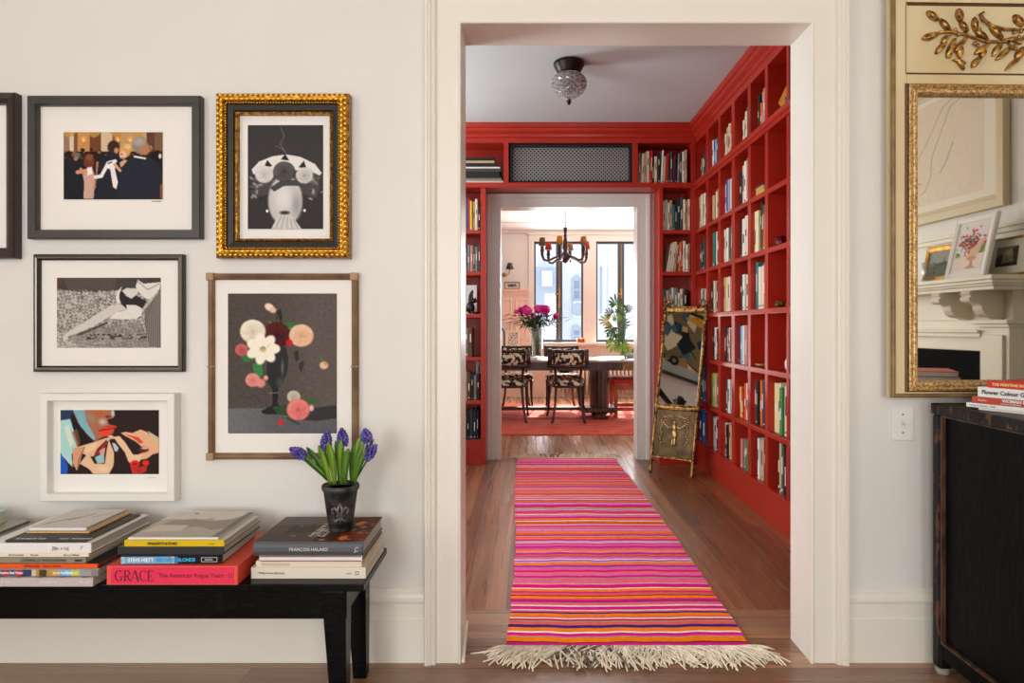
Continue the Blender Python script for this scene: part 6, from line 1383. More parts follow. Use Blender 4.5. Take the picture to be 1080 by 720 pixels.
# ================================================================== FIREPLACE WALL (seen in the mirror)
M_fp = mat('cream mantel paint', (226, 220, 200), 0.4)
fp_ = thing('fireplace', 'cream painted mantelpiece with scrolled corbels and black marble, seen in the mirror', 'fireplace', (2.6, .1, 0))
XW = LX1-.002
b = MB()
for (zt, zb_, i) in ((1.362, 1.340, 0), (1.340, 1.322, .012), (1.322, 1.310, .022), (1.310, 1.290, .036)): b.box(2.35+i, XW, -.92+i, 1.114-i, zb_, zt)
b.build('mantel_shelf', M_fp, fp_, bevel=.003)
b = MB(); b.box(2.55, XW, -.80, 1.0, 1.14, 1.29); b.build('frieze', M_fp, fp_)
for yc in (.66, .90, -.70, -.46):
    b = MB(); b.extr([(2.55, 1.289), (2.372, 1.289), (2.362, 1.276), (2.374, 1.264), (2.362, 1.252), (2.366, 1.236), (2.386, 1.226), (2.416, 1.228), (2.43, 1.214), (2.436, 1.190), (2.45, 1.168), (2.476, 1.154), (2.51, 1.150), (2.53, 1.141), (2.55, 1.141)], 'y', yc-.035, yc+.035); b.build('corbel', M_fp, fp_, bevel=.002)
for a, c in ((.79, 1.0), (-.80, -.59)):
    b = MB(); b.box(2.53, XW, a, c, 0, 1.10); b.box(2.515, XW, a-.012, c+.012, 1.10, 1.118); b.box(2.50, XW, a-.022, c+.022, 1.118, 1.14); b.box(2.515, 2.53, a+.03, c-.03, .1, 1.06) ; b.build('pilaster', M_fp, fp_, bevel=.003)
b = MB(); b.box(2.555, XW, -.59, .79, .97, 1.14); b.box(2.52, 2.56, -.60, .80, 1.045, 1.07); b.box(2.505, 2.56, -.60, .80, 1.07, 1.085); b.build('inner_moulding', M_fp, fp_, bevel=.003)
M_marb = mat('black marble', (8, 9, 10), 0.7, spec=0.03, rgb2=(110, 96, 76), scale=5, lo=.64, hi=.72, detail=8)
b = MB(); b.box(2.585, XW, -.59, .79, .72, .97); b.box(2.585, XW, -.59, -.35, 0, .72); b.box(2.585, XW, .55, .79, 0, .72); b.build('marble_surround', M_marb, fp_)
b = MB(); b.box(2.70, XW, -.35, .55, 0, .72); b.build('firebox', mat('soot black', (12, 11, 10), .9), fp_)
b = MB(); b.extr([(2.719, 1.62), (2.70, 1.625), (2.695, 1.645), (2.685, 1.65), (2.685, 1.662), (2.719, 1.67)], 'y', LY0+.02, 2.1); struct(b.build('trim_11', M_fp), 'cream moulding along the fireplace wall')

def leaning(name, label, cat, X, Y, z, w, h, lean, fw, fmat, matc, cvf, pm, depth=.016, prof=None, group=None):
    """a framed picture facing -X, leaning back. pm = print rectangle (x0,x1,z0,z1) in fractions"""
    t = thing(name, label, cat, (X, Y, z), (-lean, 0, math.radians(-90)), group)
    b = MB(); b.rect_sweep(-w/2, w/2, 0, h, prof or [(0, -depth), (0, .004), (fw*.3, .008), (fw, .004), (fw, -depth+.004)], y=0); b.build('frame', fmat, t, world=False)
    b = MB(); b.box(-w/2+fw*.6, w/2-fw*.6, .003, depth, fw*.6, h-fw*.6); b.build('mat_board', matc, t, world=False)
    cvf.c = cvf.c[:, ::-1]
    iw, ih = w-2*fw, h-2*fw
    cvf.mesh('print', -w/2+fw+iw*(1-pm[1]), -w/2+fw+iw*(1-pm[0]), fw+ih*pm[2], fw+ih*pm[3], .0022, t, world=False)
    return t
M_gf = mat('bright gilt small frame', (214, 162, 56), .3, metal=.7, rgb2=(150, 104, 30), scale=20)
cv = Canvas(90, 120, 0, 70, 0, 100, (236, 222, 214)); cv.poly([(0, 0), (70, 0), (70, 70), (0, 62)], (232, 226, 228)); cv.poly([(48, 56), (70, 44), (70, 66), (46, 68)], (110, 150, 70)); cv.poly([(0, 60), (10, 62), (14, 70), (0, 72)], (130, 160, 90))
for i in range(130): x, y = R.gauss(34, 15), R.gauss(40, 11); cv.ell(x, y, R.uniform(2, 4), R.uniform(1.5, 3), R.choice([(46, 66, 48), (70, 96, 66), (28, 44, 36), (90, 110, 80)]), rot=R.uniform(0, 180), soft=.5)
for i in range(60): x, y = R.gauss(32, 18), R.gauss(38, 15); cv.ell(x, y, 3, 2.6, R.choice([(206, 50, 62), (226, 84, 92), (190, 30, 50)]), soft=.4)
cv.poly([(36, 58), (62, 34), (64, 44), (56, 66), (52, 76), (34, 80), (28, 74)], (226, 186, 160)); cv.ell(42, 76, 14, 6, (206, 160, 134), soft=.5); cv.poly([(40, 80), (46, 80), (48, 92), (58, 97), (28, 97), (40, 90)], (206, 150, 126))
leaning('framed_print', 'white framed print of red flowers in an urn, seen in the mirror', 'picture', 2.445, .78, 1.366, .315, .35, math.radians(13), .032, M_fw, M_mat, cv, (.06, .94, .05, .97))
cv = Canvas(60, 44, 0, 60, 0, 44, (150, 152, 140)); cv.poly([(0, 24), (60, 20), (60, 44), (0, 44)], (92, 98, 92)); cv.poly([(34, 22), (36, 8), (38, 22)], (60, 62, 60)); cv.poly([(0, 22), (60, 18), (60, 24), (0, 27)], (74, 80, 76)); cv.noise(5)
leaning('framed_print', 'gold framed dim seascape behind the water glass, seen in the mirror', 'picture', 2.49, .50, 1.366, .30, .215, math.radians(10), .03, M_gf, M_mat, cv, (0, 1, 0, 1))
cv = Canvas(60, 50, 0, 60, 0, 50, (120, 114, 92)); cv.ell(34, 16, 16, 12, (186, 178, 146), soft=.9); cv.poly([(0, 30), (12, 16), (18, 20), (18, 50), (0, 50)], (40, 38, 36)); cv.poly([(44, 6), (60, 0), (60, 50), (50, 50)], (56, 52, 48)); cv.poly([(0, 42), (60, 40), (60, 50), (0, 50)], (30, 28, 26)); cv.noise(8)
leaning('framed_print', 'gold framed small dark etching with a wide mat, seen in the mirror', 'picture', 2.55, .945, 1.366, .33, .205, math.radians(8), .012, M_gf, mat('pale green mat', (206, 206, 190), .8), cv, (.22, .72, .22, .80))
b = MB(); gx, gy, gz = 2.415, .53, 1.3645; b.lathe([(0, 0), (.030, 0), (.036, .11), (.0345, .11), (.029, .006), (0, .006)], (gx, gy, gz), 24)
M_wg = bpy.data.materials.new('drinking glass'); M_wg.use_nodes = True; nt = M_wg.node_tree; nt.nodes.remove(nt.nodes['Principled BSDF'])
tr = nt.nodes.new('ShaderNodeBsdfTransparent'); tr.inputs[0].default_value = (.9, .92, .9, 1); gl = nt.nodes.new('ShaderNodeBsdfGlossy'); gl.inputs['Roughness'].default_value = .04
lw = nt.nodes.new('ShaderNodeLayerWeight'); lw.inputs[0].default_value = .4; mx = nt.nodes.new('ShaderNodeMixShader')
nt.links.new(lw.outputs['Facing'], mx.inputs[0]); nt.links.new(tr.outputs[0], mx.inputs[1]); nt.links.new(gl.outputs[0], mx.inputs[2]); nt.links.new(mx.outputs[0], nt.nodes['Material Output'].inputs[0])
gl_ = rebase(b.build('water_glass', M_wg)); tag(gl_, 'clear water glass on the mantel, seen in the mirror', 'glass')
# large drawing in a cream frame above the mantel
cv = Canvas(220, 150, 0, 220, 0, 150, (222, 208, 190)); cv.noise(2.5, 2)
gcol = (120, 146, 104)
for pts, wd in (([(60, 148), (96, 120), (140, 60), (166, 14), (190, 2), (206, 6)], .8), ([(206, 6), (176, 18), (150, 80), (148, 110), (140, 128), (132, 132)], .9), ([(212, 20), (206, 8), (200, 4)], .9), ([(180, 70), (172, 92), (162, 108)], 1.1), ([(60, 100), (90, 118), (120, 140), (130, 146)], .9), ([(56, 116), (86, 102), (112, 108), (134, 116)], 1.3), ([(40, 128), (60, 140), (86, 148)], .7), ([(20, 40), (60, 60), (70, 100), (50, 130)], .8)): cv.line(pts, wd, gcol)
leaning('framed_drawing', 'large cream framed drawing with thin green lines above the mantel, seen in the mirror', 'picture', 2.685, -.10, 1.768, 1.74, .86, 0, .075, mat('cream wood frame', (206, 190, 156), .45), mat('off white mount', (230, 224, 210), .8), cv, (.04, .945, .06, .96), depth=.032, prof=[(0, -.03), (0, .012), (.045, .012), (.05, .004), (.072, .0), (.075, -.004)])

# ================================================================== HALL, LEFT SIDE (seen in the leaning mirror)
cv = Canvas(200, 220, 0, 80, 0, 90, (112, 98, 66)); rr = random.Random(12)
for i in range(46):
    cx0, cy0, q = rr.uniform(0, 80), rr.uniform(0, 90), rr.uniform(6, 16); a0 = rr.uniform(0, 6)
    cv.poly([(cx0+q*math.cos(a0+k*1.5)*rr.uniform(.5, 1.2), cy0+q*math.sin(a0+k*1.5)*rr.uniform(.5, 1.2)) for k in range(4)], rr.choice([(24, 44, 78), (196, 170, 100), (60, 92, 110), (26, 24, 30), (150, 116, 62), (206, 196, 160), (110, 50, 40), (90, 104, 96), (18, 20, 30), (170, 140, 80)]))
cv.poly([(0, 78), (80, 76), (80, 90), (0, 90)], (150, 156, 150)); cv.ell(50, 72, 7, 7, (20, 20, 24), soft=.1); cv.ell(50, 72, 3.4, 3.4, (120, 116, 90), soft=.3); cv.poly([(0, 0), (30, 0), (46, 8), (20, 14), (0, 10)], (200, 150, 40)); cv.line([(20, 60), (60, 20)], 1.5, (20, 20, 26)); cv.noise(6)
t = thing('painting', 'large dark framed abstract painting reflected in the leaning floor mirror', 'painting', (HX0+.002, 3.72, 1.76), (0, 0, math.radians(90)))
b = MB(); b.rect_sweep(-.42, .42, 0, .90, [(0, 0), (0, .035), (.03, .035), (.035, .02), (.035, 0)]); b.build('frame', mat('black picture frame wood', (24, 22, 22), .4), t, world=False)
b = MB(); b.box(-.40, .40, -.015, -.004, .02, .88); b.build('canvas_board', M_mat, t, world=False)
cv.mesh('painted_canvas', -.385, .385, .035, .865, -.017, t, world=False)
M_dkw = mat('dark stair wood', (38, 24, 20), .3)
t = thing('stair_banister', 'dark wooden stair banister reflected in the leaning floor mirror', 'banister', (-1.2, 4.5, 0))
b = MB(); b.box(-1.25, -1.15, 3.86, 3.96, 0, 1.30); b.box(-1.26, -1.14, 3.85, 3.97, 1.30, 1.325); b.lathe([(.05, 0), (.055, .02), (.03, .04), (0, .045)], (-1.2, 3.91, 1.325), 16); b.build('newel_post', M_dkw, t, bevel=.004)
b = MB(); b.loft([[(-1.23, 3.95, 1.16), (-1.17, 3.95, 1.16), (-1.17, 3.95, 1.22), (-1.23, 3.95, 1.22)], [(-1.23, 5.2, 2.02), (-1.17, 5.2, 2.02), (-1.17, 5.2, 2.08), (-1.23, 5.2, 2.08)]]); b.build('handrail', M_dkw, t, bevel=.01)
b = MB(); b.loft([[(-1.24, 3.95, .02), (-1.16, 3.95, .02), (-1.16, 3.95, .26), (-1.24, 3.95, .26)], [(-1.24, 5.2, .90), (-1.16, 5.2, .90), (-1.16, 5.2, 1.14), (-1.24, 5.2, 1.14)]]); b.build('stair_string', M_dkw, t)
for k in range(9):
    y = 4.05+k*.13; zz = (y-3.95)*.688; b = MB(); b.box(-1.212, -1.188, y-.012, y+.012, .24+zz, 1.17+zz); b.build('baluster', M_dkw, t)
b = MB(); b.box(-1.24, -1.16, 5.2, 5.28, 0, 2.12); b.build('newel_post', M_dkw, t, bevel=.004)
t = thing('hall_table', 'small round dark table carrying white flowers, reflected in the floor mirror', 'table', (-1.3, 3.55, 0))
b = MB(); b.lathe([(0, .80), (.19, .80), (.20, .81), (.19, .825), (0, .825)], (-1.3, 3.55, 0), 28); b.build('top', M_dkw, t)
b = MB(); b.lathe([(0, .0), (.14, 0), (.14, .015), (.04, .05), (.025, .2), (.035, .4), (.02, .7), (.05, .80), (0, .80)], (-1.3, 3.55, 0), 20); b.build('pedestal', M_dkw, t)
b = MB(); b.lathe([(0, 0), (.045, 0), (.05, .02), (.05, .16), (.04, .19), (.042, .2), (.036, .2), (.034, .17), (0, .02)], (-1.3, 3.55, .8265), 20); tag(rebase(b.build('flower_vase', mat('dark glass vase', (30, 34, 36), .1))), 'dark vase on the small round hall table', 'vase')
t = thing('white_flowers', 'white flowers with dark stems in the hall, reflected in the floor mirror', 'flowers', (-1.3, 3.55, 1.02)); fw_ = MB(); sw_ = MB()
for k in range(9):
    a = k*.7; r_ = .05+.02*(k % 4); tip = (-1.3+r_*2*math.cos(a), 3.55+r_*2*math.sin(a), 1.16+.05*(k % 5)); sw_.tube([(-1.3, 3.55, 1.0), (-1.3+r_*math.cos(a), 3.55+r_*math.sin(a), 1.1), tip], .004, 5)
    for j in range(4): fw_.ell((tip[0]+R.uniform(-.02, .02), tip[1]+R.uniform(-.02, .02), tip[2]+R.uniform(-.015, .015)), (.024, .024, .016), 8, 5)
fw_.build('blossom', mat('white petals', (240, 236, 228), .7), t); sw_.build('stem', mat('dark stem', (40, 50, 34), .6), t)

# ================================================================== DINING ROOM
def speck_mat(name, base, dark, scale, lo, hi):
    return mat(name, dark, .8, rgb2=base, scale=scale, lo=lo, hi=hi, detail=1.5)
M_coral = mat('coral wool rug', (226, 112, 88), .95, rgb2=(200, 72, 58), scale=5, bump=.5, bscale=120, stretch=(1, 2.5, 1))
b = MB(); b.box(-1.9, 2.9, 6.95, 9.75, .0008, .014); dr = tag(b.build('dining_rug', M_coral, bevel=.005), 'large coral red rug under the dining table', 'rug')
M_wal = mat('dark brown walnut', (84, 50, 34), .3, rgb2=(52, 30, 22), scale=9, stretch=(6, 6, .8), bump=.1)
M_tabtop = mat('polished table top', (150, 128, 116), .3, coat=.3)  # window reflection put into the paler colour of the dark wood top
dt = thing('dining_table', 'long dark wood pedestal dining table with a polished top', 'table', (.25, 8.35, 0))
TZ = .72; ty0, ty1 = 7.84, 8.86
b = MB(); b.box(-1.5, 2.0, ty0, ty1, TZ-.026, TZ); b.build('table_top', M_tabtop, dt, bevel=.005)
b = MB()
for a, c, mi in ((-1.47, .52, 0), (.52, .80, 0), (.80, 1.35, 0)):
    pass
b.box(-1.46, 1.96, ty0+.02, ty0+.045, TZ-.118, TZ-.026); b.box(-1.46, 1.96, ty1-.045, ty1-.02, TZ-.118, TZ-.026); b.box(-1.46, -1.43, ty0+.045, ty1-.045, TZ-.118, TZ-.026); b.box(1.93, 1.96, ty0+.045, ty1-.045, TZ-.118, TZ-.026)
for k in range(14): x = .60+k*.034; b.box(x, x+.012, ty0+.014, ty0+.022, TZ-.112, TZ-.034)
b.build('apron', M_wal, dt)
b = MB(); b.box(1.10, 1.30, ty0+.012, ty0+.024, TZ-.115, TZ-.03); b.build('drawer_front', mat('light burl inlay', (150, 106, 60), .3, rgb2=(104, 66, 36), scale=12), dt)
for pxm in (.877, -.55):
    b = MB(); n = 40; L_ = []
    for z in (.145, TZ-.118):
        L_.append([(pxm+(.115-(.006 if j % 2 else 0))*math.cos(6.2832*j/n), 8.3+(.24-(.006 if j % 2 else 0))*math.sin(6.2832*j/n), z) for j in range(n)])
    b.loft(L_, 0, False); b.build('pedestal', M_wal, dt)
    b = MB(); b.box(pxm-.19, pxm+.19, 8.08, 8.52, .085, .145); b.build('pedestal_base', M_wal, dt, bevel=.012)
    for yy in (8.10, 8.50): b = MB(); b.loft([[(pxm-.07, yy-.06, .014), (pxm+.07, yy-.06, .014), (pxm+.07, yy+.06, .014), (pxm-.07, yy+.06, .014)], [(pxm-.08, yy-.07, .04), (pxm+.08, yy-.07, .04), (pxm+.08, yy+.07, .04), (pxm-.08, yy+.07, .04)], [(pxm-.05, yy-.05, .065), (pxm+.05, yy-.05, .065), (pxm+.05, yy+.05, .065), (pxm-.05, yy+.05, .065)], [(pxm-.075, yy-.06, .085), (pxm+.075, yy-.06, .085), (pxm+.075, yy+.06, .085), (pxm-.075, yy+.06, .085)]]); b.build('foot', M_wal, dt)
b = MB(); b.box(-.55, .877, 8.25, 8.35, .095, .135); b.build('stretcher', M_wal, dt, bevel=.006)

M_zeb = speck_mat('cream and black patterned cloth', (226, 208, 176), (30, 24, 22), 24, .48, .53)
M_chw = mat('dark chair wood', (70, 42, 30), .3, rgb2=(44, 26, 20), scale=14, bump=.1)
M_strap = mat('cream cushion piping', (214, 198, 170), .7)
def klismos(label, loc, rz, wood=M_chw, group='curved-back dining chairs around the table'):
    t = thing('dining_chair', label, 'chair', loc, (0, 0, rz), group)
    for s in (-1, 1):
        b = MB(); P_ = [(s*.183, -.005, .016), (s*.178, -.012, .03), (s*.168, .010, .08), (s*.150, .055, .2), (s*.140, .095, .34), (s*.136, .105, .43), (s*.140, .085, .52), (s*.155, .045, .66), (s*.170, .005, .79), (s*.176, -.01, .83)]
        b.tube(P_, [.016, .016, .013, .014, .016, .018, .016, .015, .015, .014], 8); b.ell((s*.185, -.012, .018), (.018, .022, .017)); b.build('back_leg', wood, t, world=False)
        b = MB(); b.tube([(s*.225, .575, .014), (s*.222, .565, .03), (s*.212, .53, .10), (s*.205, .50, .22), (s*.203, .49, .34), (s*.205, .50, .40)], [.014, .012, .013, .015, .019, .022], 8); b.build('front_leg', wood, t, world=False)
        b = MB(); b.tube([(s*.14, .10, .405), (s*.18, .3, .405), (s*.205, .50, .40)], .017, 8); b.build('seat_rail', wood, t, world=False)
    b = MB(); b.tube([(-.205, .50, .40), (0, .525, .40), (.205, .50, .40)], .018, 8); b.tube([(-.14, .10, .405), (0, .09, .405), (.14, .10, .405)], .017, 8); b.build('seat_frame', wood, t, world=False)
    def seat_outline(k, z):
        return [(x*k, .30+(y-.30)*k, z) for x, y in [(-.15, .085), (0, .075), (.15, .085), (.20, .2), (.225, .36), (.225, .48), (.18, .535), (0, .55), (-.18, .535), (-.225, .48), (-.225, .36), (-.20, .2)]]
    b = MB(); b.loft([seat_outline(.97, .412), seat_outline(1.0, .43), seat_outline(.99, .455), seat_outline(.9, .475), seat_outline(.6, .486)], 0, True); b.build('seat_cushion', M_zeb, t, world=False)
    def arcp(u, z, off):      # curved tablet back; u in -1..1
        return (u*.235, -.015+.085*u*u*(1 if True else 0)-.0+off + (.83-z)*-.12*0, z)
    def tablet(u0, u1, z0, z1, o0, o1, n=16):
        return [[arcp(u0+(u1-u0)*i/n, z0+(.012 if False else 0), o0), arcp(u0+(u1-u0)*i/n, z1+.012*abs(u0+(u1-u0)*i/n), o0), arcp(u0+(u1-u0)*i/n, z1+.012*abs(u0+(u1-u0)*i/n), o1), arcp(u0+(u1-u0)*i/n, z0, o1)] for i in range(n+1)]
    b = MB(); b.loft(tablet(-1, 1, .625, .655, .002, .022), 0, True); b.loft(tablet(-1, 1, .795, .825, .002, .022), 0, True); b.loft(tablet(-1, -.80, .655, .795, .002, .022, 4), 0, True); b.loft(tablet(.80, 1, .655, .795, .002, .022, 4), 0, True); b.build('back_frame', wood, t, world=False)
    b = MB(); b.loft(tablet(-.80, .80, .654, .797, .005, .038), 0, True); b.build('back_cushion', M_zeb, t, world=False)
    return t
YC = 7.72
c1 = klismos('dark curved-back dining chair nearest the middle, seen from behind, patterned seat', (PX(599.7, YC), YC, .014), 0)
def copy_thing(root, loc, rz, label):
    r = root.copy(); COL.objects.link(r); r.location = loc; r.rotation_euler = (0, 0, rz); r['label'] = label
    for ch in root.children:
        c = ch.copy(); COL.objects.link(c); c.parent = r
    return r
copy_thing(c1, (PX(538, YC), YC, .014), math.radians(2), 'dark curved-back dining chair seen from behind, partly cut off by the left door casing')
copy_thing(c1, (PX(591.5, 9.42), 9.36, .014), math.radians(180), 'dining chair facing the viewer across the table behind the middle chair')
copy_thing(c1, (PX(544.5, 9.42), 9.36, .014), math.radians(180), 'dining chair facing the viewer across the table behind the left chair')
b = MB(); b.ell((PX(595.5, 9.1), 9.08, .545), (.10, .09, .055), 16, 9); tag(rebase(b.build('fur_cushion', mat('brown fur', (86, 54, 40), .95, rgb2=(54, 34, 26), scale=30, bump=1, bscale=90))), 'round brown fur cushion on the seat across the table', 'cushion')
# orange wood stool at the right
M_ow = mat('reddish orange wood', (186, 82, 40), .35, rgb2=(140, 54, 28), scale=8)
so_ = thing('stool', 'reddish wooden stool with a red cushion by the right end of the table', 'stool', (1.27, 8.4, .014))
sx0_, sx1_, sy0_, sy1_ = PX(647.5, 8.16), 1.52, 8.14, 8.62
for x in (sx0_, sx1_-.045):
    for y in (sy0_, sy1_-.045): b = MB(); b.box(x, x+.045, y, y+.045, .0142, .44); b.build('leg', M_ow, so_, bevel=.004)
b = MB(); b.box(sx0_+.01, sx1_-.01, sy0_+.005, sy0_+.03, .35, .435); b.box(sx0_+.01, sx1_-.01, sy1_-.03, sy1_-.005, .35, .435); b.build('seat_rail', M_ow, so_)
b = MB(); b.box(sx0_+.045, sx1_-.045, sy0_+.01, sy0_+.03, .10, .145); b.build('stretcher', M_ow, so_); b = MB(); b.box(sx0_+.045, sx1_-.045, sy1_-.03, sy1_-.01, .10, .145); b.build('stretcher', M_ow, so_)
b = MB(); b.loft([[(sx0_-.01, sy0_-.01, .441), (sx1_+.01, sy0_-.01, .441), (sx1_+.01, sy1_+.01, .441), (sx0_-.01, sy1_+.01, .441)], [(sx0_-.03, sy0_-.02, .47), (sx1_+.02, sy0_-.02, .47), (sx1_+.02, sy1_+.02, .47), (sx0_-.03, sy1_+.02, .47)], [(sx0_, sy0_+.01, .492), (sx1_, sy0_+.01, .492), (sx1_, sy1_-.01, .492), (sx0_, sy1_-.01, .492)]]); b.build('cushion', mat('faded red seat cloth', (178, 48, 36), .8), so_, bevel=.006)

# vase with magenta peonies
VY_ = 8.52; vx = PX(566.5, VY_)
b = MB(); b.lathe([(0, 0), (.066, 0), (.069, .01), (.071, .36), (.068, .36), (.066, .02), (0, .016)], (vx, VY_, TZ+.001), 28)
M_vg = bpy.data.materials.new('clear vase glass'); M_vg.use_nodes = True; nt = M_vg.node_tree; nt.nodes.remove(nt.nodes['Principled BSDF'])
tr = nt.nodes.new('ShaderNodeBsdfTransparent'); tr.inputs[0].default_value = (.93, .96, .94, 1); gl = nt.nodes.new('ShaderNodeBsdfGlossy'); gl.inputs['Roughness'].default_value = .03
lw = nt.nodes.new('ShaderNodeLayerWeight'); lw.inputs[0].default_value = .35; mx = nt.nodes.new('ShaderNodeMixShader')
nt.links.new(lw.outputs['Facing'], mx.inputs[0]); nt.links.new(tr.outputs[0], mx.inputs[1]); nt.links.new(gl.outputs[0], mx.inputs[2]); nt.links.new(mx.outputs[0], nt.nodes['Material Output'].inputs[0])
tag(rebase(b.build('glass_vase', M_vg)), 'tall clear glass vase on the dining table', 'vase')
pe = thing('peony_bouquet', 'bouquet of magenta peonies with green leaves in the glass vase', 'flowers', (vx, VY_, TZ+.03))
M_mg = mat('magenta petals', (232, 40, 156), .6, rgb2=(196, 16, 120), scale=40); M_mg2 = mat('hot magenta petals', (246, 90, 180), .6, rgb2=(222, 34, 146), scale=40)
M_gr = mat('dark green foliage', (66, 88, 40), .55, rgb2=(40, 58, 28), scale=20); M_gr2 = mat('mid green stems', (104, 126, 66), .5)
bl = [(544.5, 329, .026, 0), (549.5, 327.5, .040, .02), (556.5, 328.5, .052, -.04), (554.5, 324.5, .034, .05), (567.5, 326, .048, .0), (575, 327.5, .056, -.03), (571.5, 324.5, .034, .06), (586.5, 333.5, .036, -.01), (563, 333, .024, -.06)]
for k, (x, y, r_, dy) in enumerate(bl):
    c = Vector((PX(x, VY_), VY_+dy, PZ(y, VY_))); b = MB(); rr = random.Random(k+40)
    for i in range(34):
        d = Vector((rr.gauss(0, 1), rr.gauss(0, 1), rr.gauss(.2, 1))).normalized(); q = d.to_track_quat('Z', 'Y').to_matrix()
        b.ell(c+d*r_*.95, (r_*.58, r_*.48, r_*.16), 8, 5, rot=q @ Matrix.Rotation(rr.uniform(.2, .9), 3, 'X'))
    b.ell(c, r_*.85, 8, 6); b.build('bloom', M_mg if k % 2 else M_mg2, pe)
    b = MB(); b.tube([(vx+R.uniform(-.04, .04), VY_+R.uniform(-.04, .04), TZ+.03), (vx+(c.x-vx)*.25, VY_+dy*.4, TZ+.3), tuple(c)], .0042, 6); b.build('stem', M_gr2, pe)
def leafy(b, c, d, L_, w_):
    d = d.normalized(); s = d.cross(Vector((0, 0, 1)));  s = s.normalized() if s.length > .1 else Vector((1, 0, 0)); n_ = s.cross(d)
    P_ = [c, c+d*L_*.35+s*w_+n_*L_*.06, c+d*L_, c+d*L_*.35-s*w_+n_*L_*.06]; b.loft([P_, [p-n_*.0015 for p in P_]])
b = MB()
for i in range(330):
    x, y = R.gauss(565, 10), R.uniform(334, 345); c = Vector((PX(x, VY_), VY_+R.gauss(0, .05), PZ(y-abs(x-565)*.12, VY_))); leafy(b, c, Vector((R.gauss((x-565)*.08, .6), R.gauss(0, .5), R.uniform(-.7, .7))), R.uniform(.06, .10), R.uniform(.012, .022))
b.build('foliage', M_gr, pe)
for k in range(5): b = MB(); b.tube([(vx+R.uniform(-.05, .05), VY_+R.uniform(-.05, .05), TZ+.03), (vx+R.uniform(-.04, .04), VY_, TZ+.22), (vx+R.uniform(-.05, .05), VY_, TZ+.42)], .004, 5); b.build('stem', M_gr2, pe)

# green lobed-leaf plant in a pot on the table
PY = 8.60; pxc = PX(657, PY)
t = thing('leafy_plant', 'tall green plant with deeply cut leaves standing on the right of the table', 'plant', (pxc, PY, TZ+.05))
M_pl = mat('philodendron green', (88, 130, 50), .4, rgb2=(48, 84, 34), scale=14); M_py = mat('yellowed leaf', (226, 178, 50), .45, rgb2=(160, 170, 50), scale=14); M_pl2 = mat('lit yellow green leaf', (168, 196, 60), .4, rgb2=(110, 160, 50), scale=14)
def lobed(px, py, size, ang, m, dy=0):
    b = MB(); c = Vector((PX(px, PY), PY+dy, PZ(py, PY)))
    for k in range(9):
        a = math.radians(ang + (k-4)*27); L_ = size*(1-.45*abs(k-4)/4); d = Vector((math.sin(a), R.uniform(-.25, .25), math.cos(a)))
        s = Vector((d.z, 0, -d.x)).normalized(); w_ = size*.085
        P_ = [c, c+d*L_*.5+s*w_, c+d*L_*.8+s*w_*1.3, c+d*L_, c+d*L_*.8-s*w_*.9, c+d*L_*.5-s*w_]; b.loft([P_, [p+Vector((0, .003, 0)) for p in P_]])
    b.build('leaf', m, t)
    sp = MB(); sp.tube([tuple(c), tuple(c+Vector((( pxc-c.x)*.5, 0, -.12))), (pxc+.02, PY, TZ+.03)], .005, 6); sp.build('leaf_stalk', M_gr2, t)
for a in ((650.5, 321, .15, -10, M_pl), (654, 330, .13, 30, M_pl), (644, 331, .10, -50, M_pl), (641, 338, .13, -85, M_py), (646, 345, .14, -150, M_pl), (656, 342, .12, 70, M_pl), (652, 352, .12, 150, M_pl), (648, 360, .16, -160, M_pl2), (656, 364, .15, 160, M_pl2), (661, 326, .09, 60, M_pl), (650, 337, .10, 0, M_pl2), (660, 370, .10, 100, M_pl2), (647, 351, .12, -120, M_pl), (668, 372, .09, 80, M_pl)): lobed(*a, dy=R.uniform(-.05, .05))
for k, (x, y) in enumerate([(672, 322), (674, 330), (675, 337), (673, 350)]): b = MB(); b.tube([(pxc, PY, TZ+.05), (PX(660, PY), PY, PZ(y+8, PY)), (PX(x, PY), PY+.02, PZ(y, PY)), (PX(x+8, PY), PY+.03, PZ(y+1, PY))], .005, 6); b.build('bare_stem', mat('grey stem', (150, 156, 158), .5), t)
b = MB(); b.lathe([(0, 0), (.04, 0), (.075, .02), (.085, .05), (.08, .052), (.07, .03), (0, .02)], (pxc+.09, PY, TZ+.001), 24); tag(rebase(b.build('bowl', mat('pale blue white ceramic', (206, 214, 218), .25))), 'shallow pale ceramic bowl under the leafy plant on the table', 'bowl')

# chandelier
CY_ = 8.6; ccx = PX(596.3, CY_); t = thing('chandelier', 'dark wood chandelier with six small coloured shades over the table', 'chandelier', (ccx, CY_, CEIL))
M_cw = mat('dark turned wood', (74, 44, 38), .3)
zt, zb_ = PZ(240, CY_), PZ(277, CY_)
b = MB(); n = 9
ztop = CEIL-.01
for k in range(int((ztop-zt)/.032)):
    z = zt+.016+k*.032; lp = [(ccx+(.009*math.cos(a) if k % 2 else 0), CY_+(0 if k % 2 else .009*math.cos(a)), z+.021*math.sin(a)) for a in [i*math.pi/5 for i in range(11)]]; b.tube(lp, .0042, 5)
b.build('chain', mat('dark metal chain', (70, 66, 60), .4, metal=.5), t)
b = MB(); b.lathe([(0, 0), (.05, 0), (.045, -.02), (.015, -.03), (0, -.035)], (ccx, CY_, CEIL-.001), 20); b.build('ceiling_rose', M_cw, t)
hgt = zt-zb_
b = MB(); b.lathe([(0, 0), (.028, -.0), (.024, -.02), (.018, -.05), (.016, -.09), (.026, -.095), (.018, -.11), (.020, -.14), (.034, -.22), (.036, -.26), (.022, -.29), (.03, -.31), (.06, -.34), (.075, -.365), (.07, -.39), (.05, -.41), (.035, -.43), (.015, -.445), (0, -.45)], (ccx, CY_, zt), 24); b.build('stem', M_cw, t)
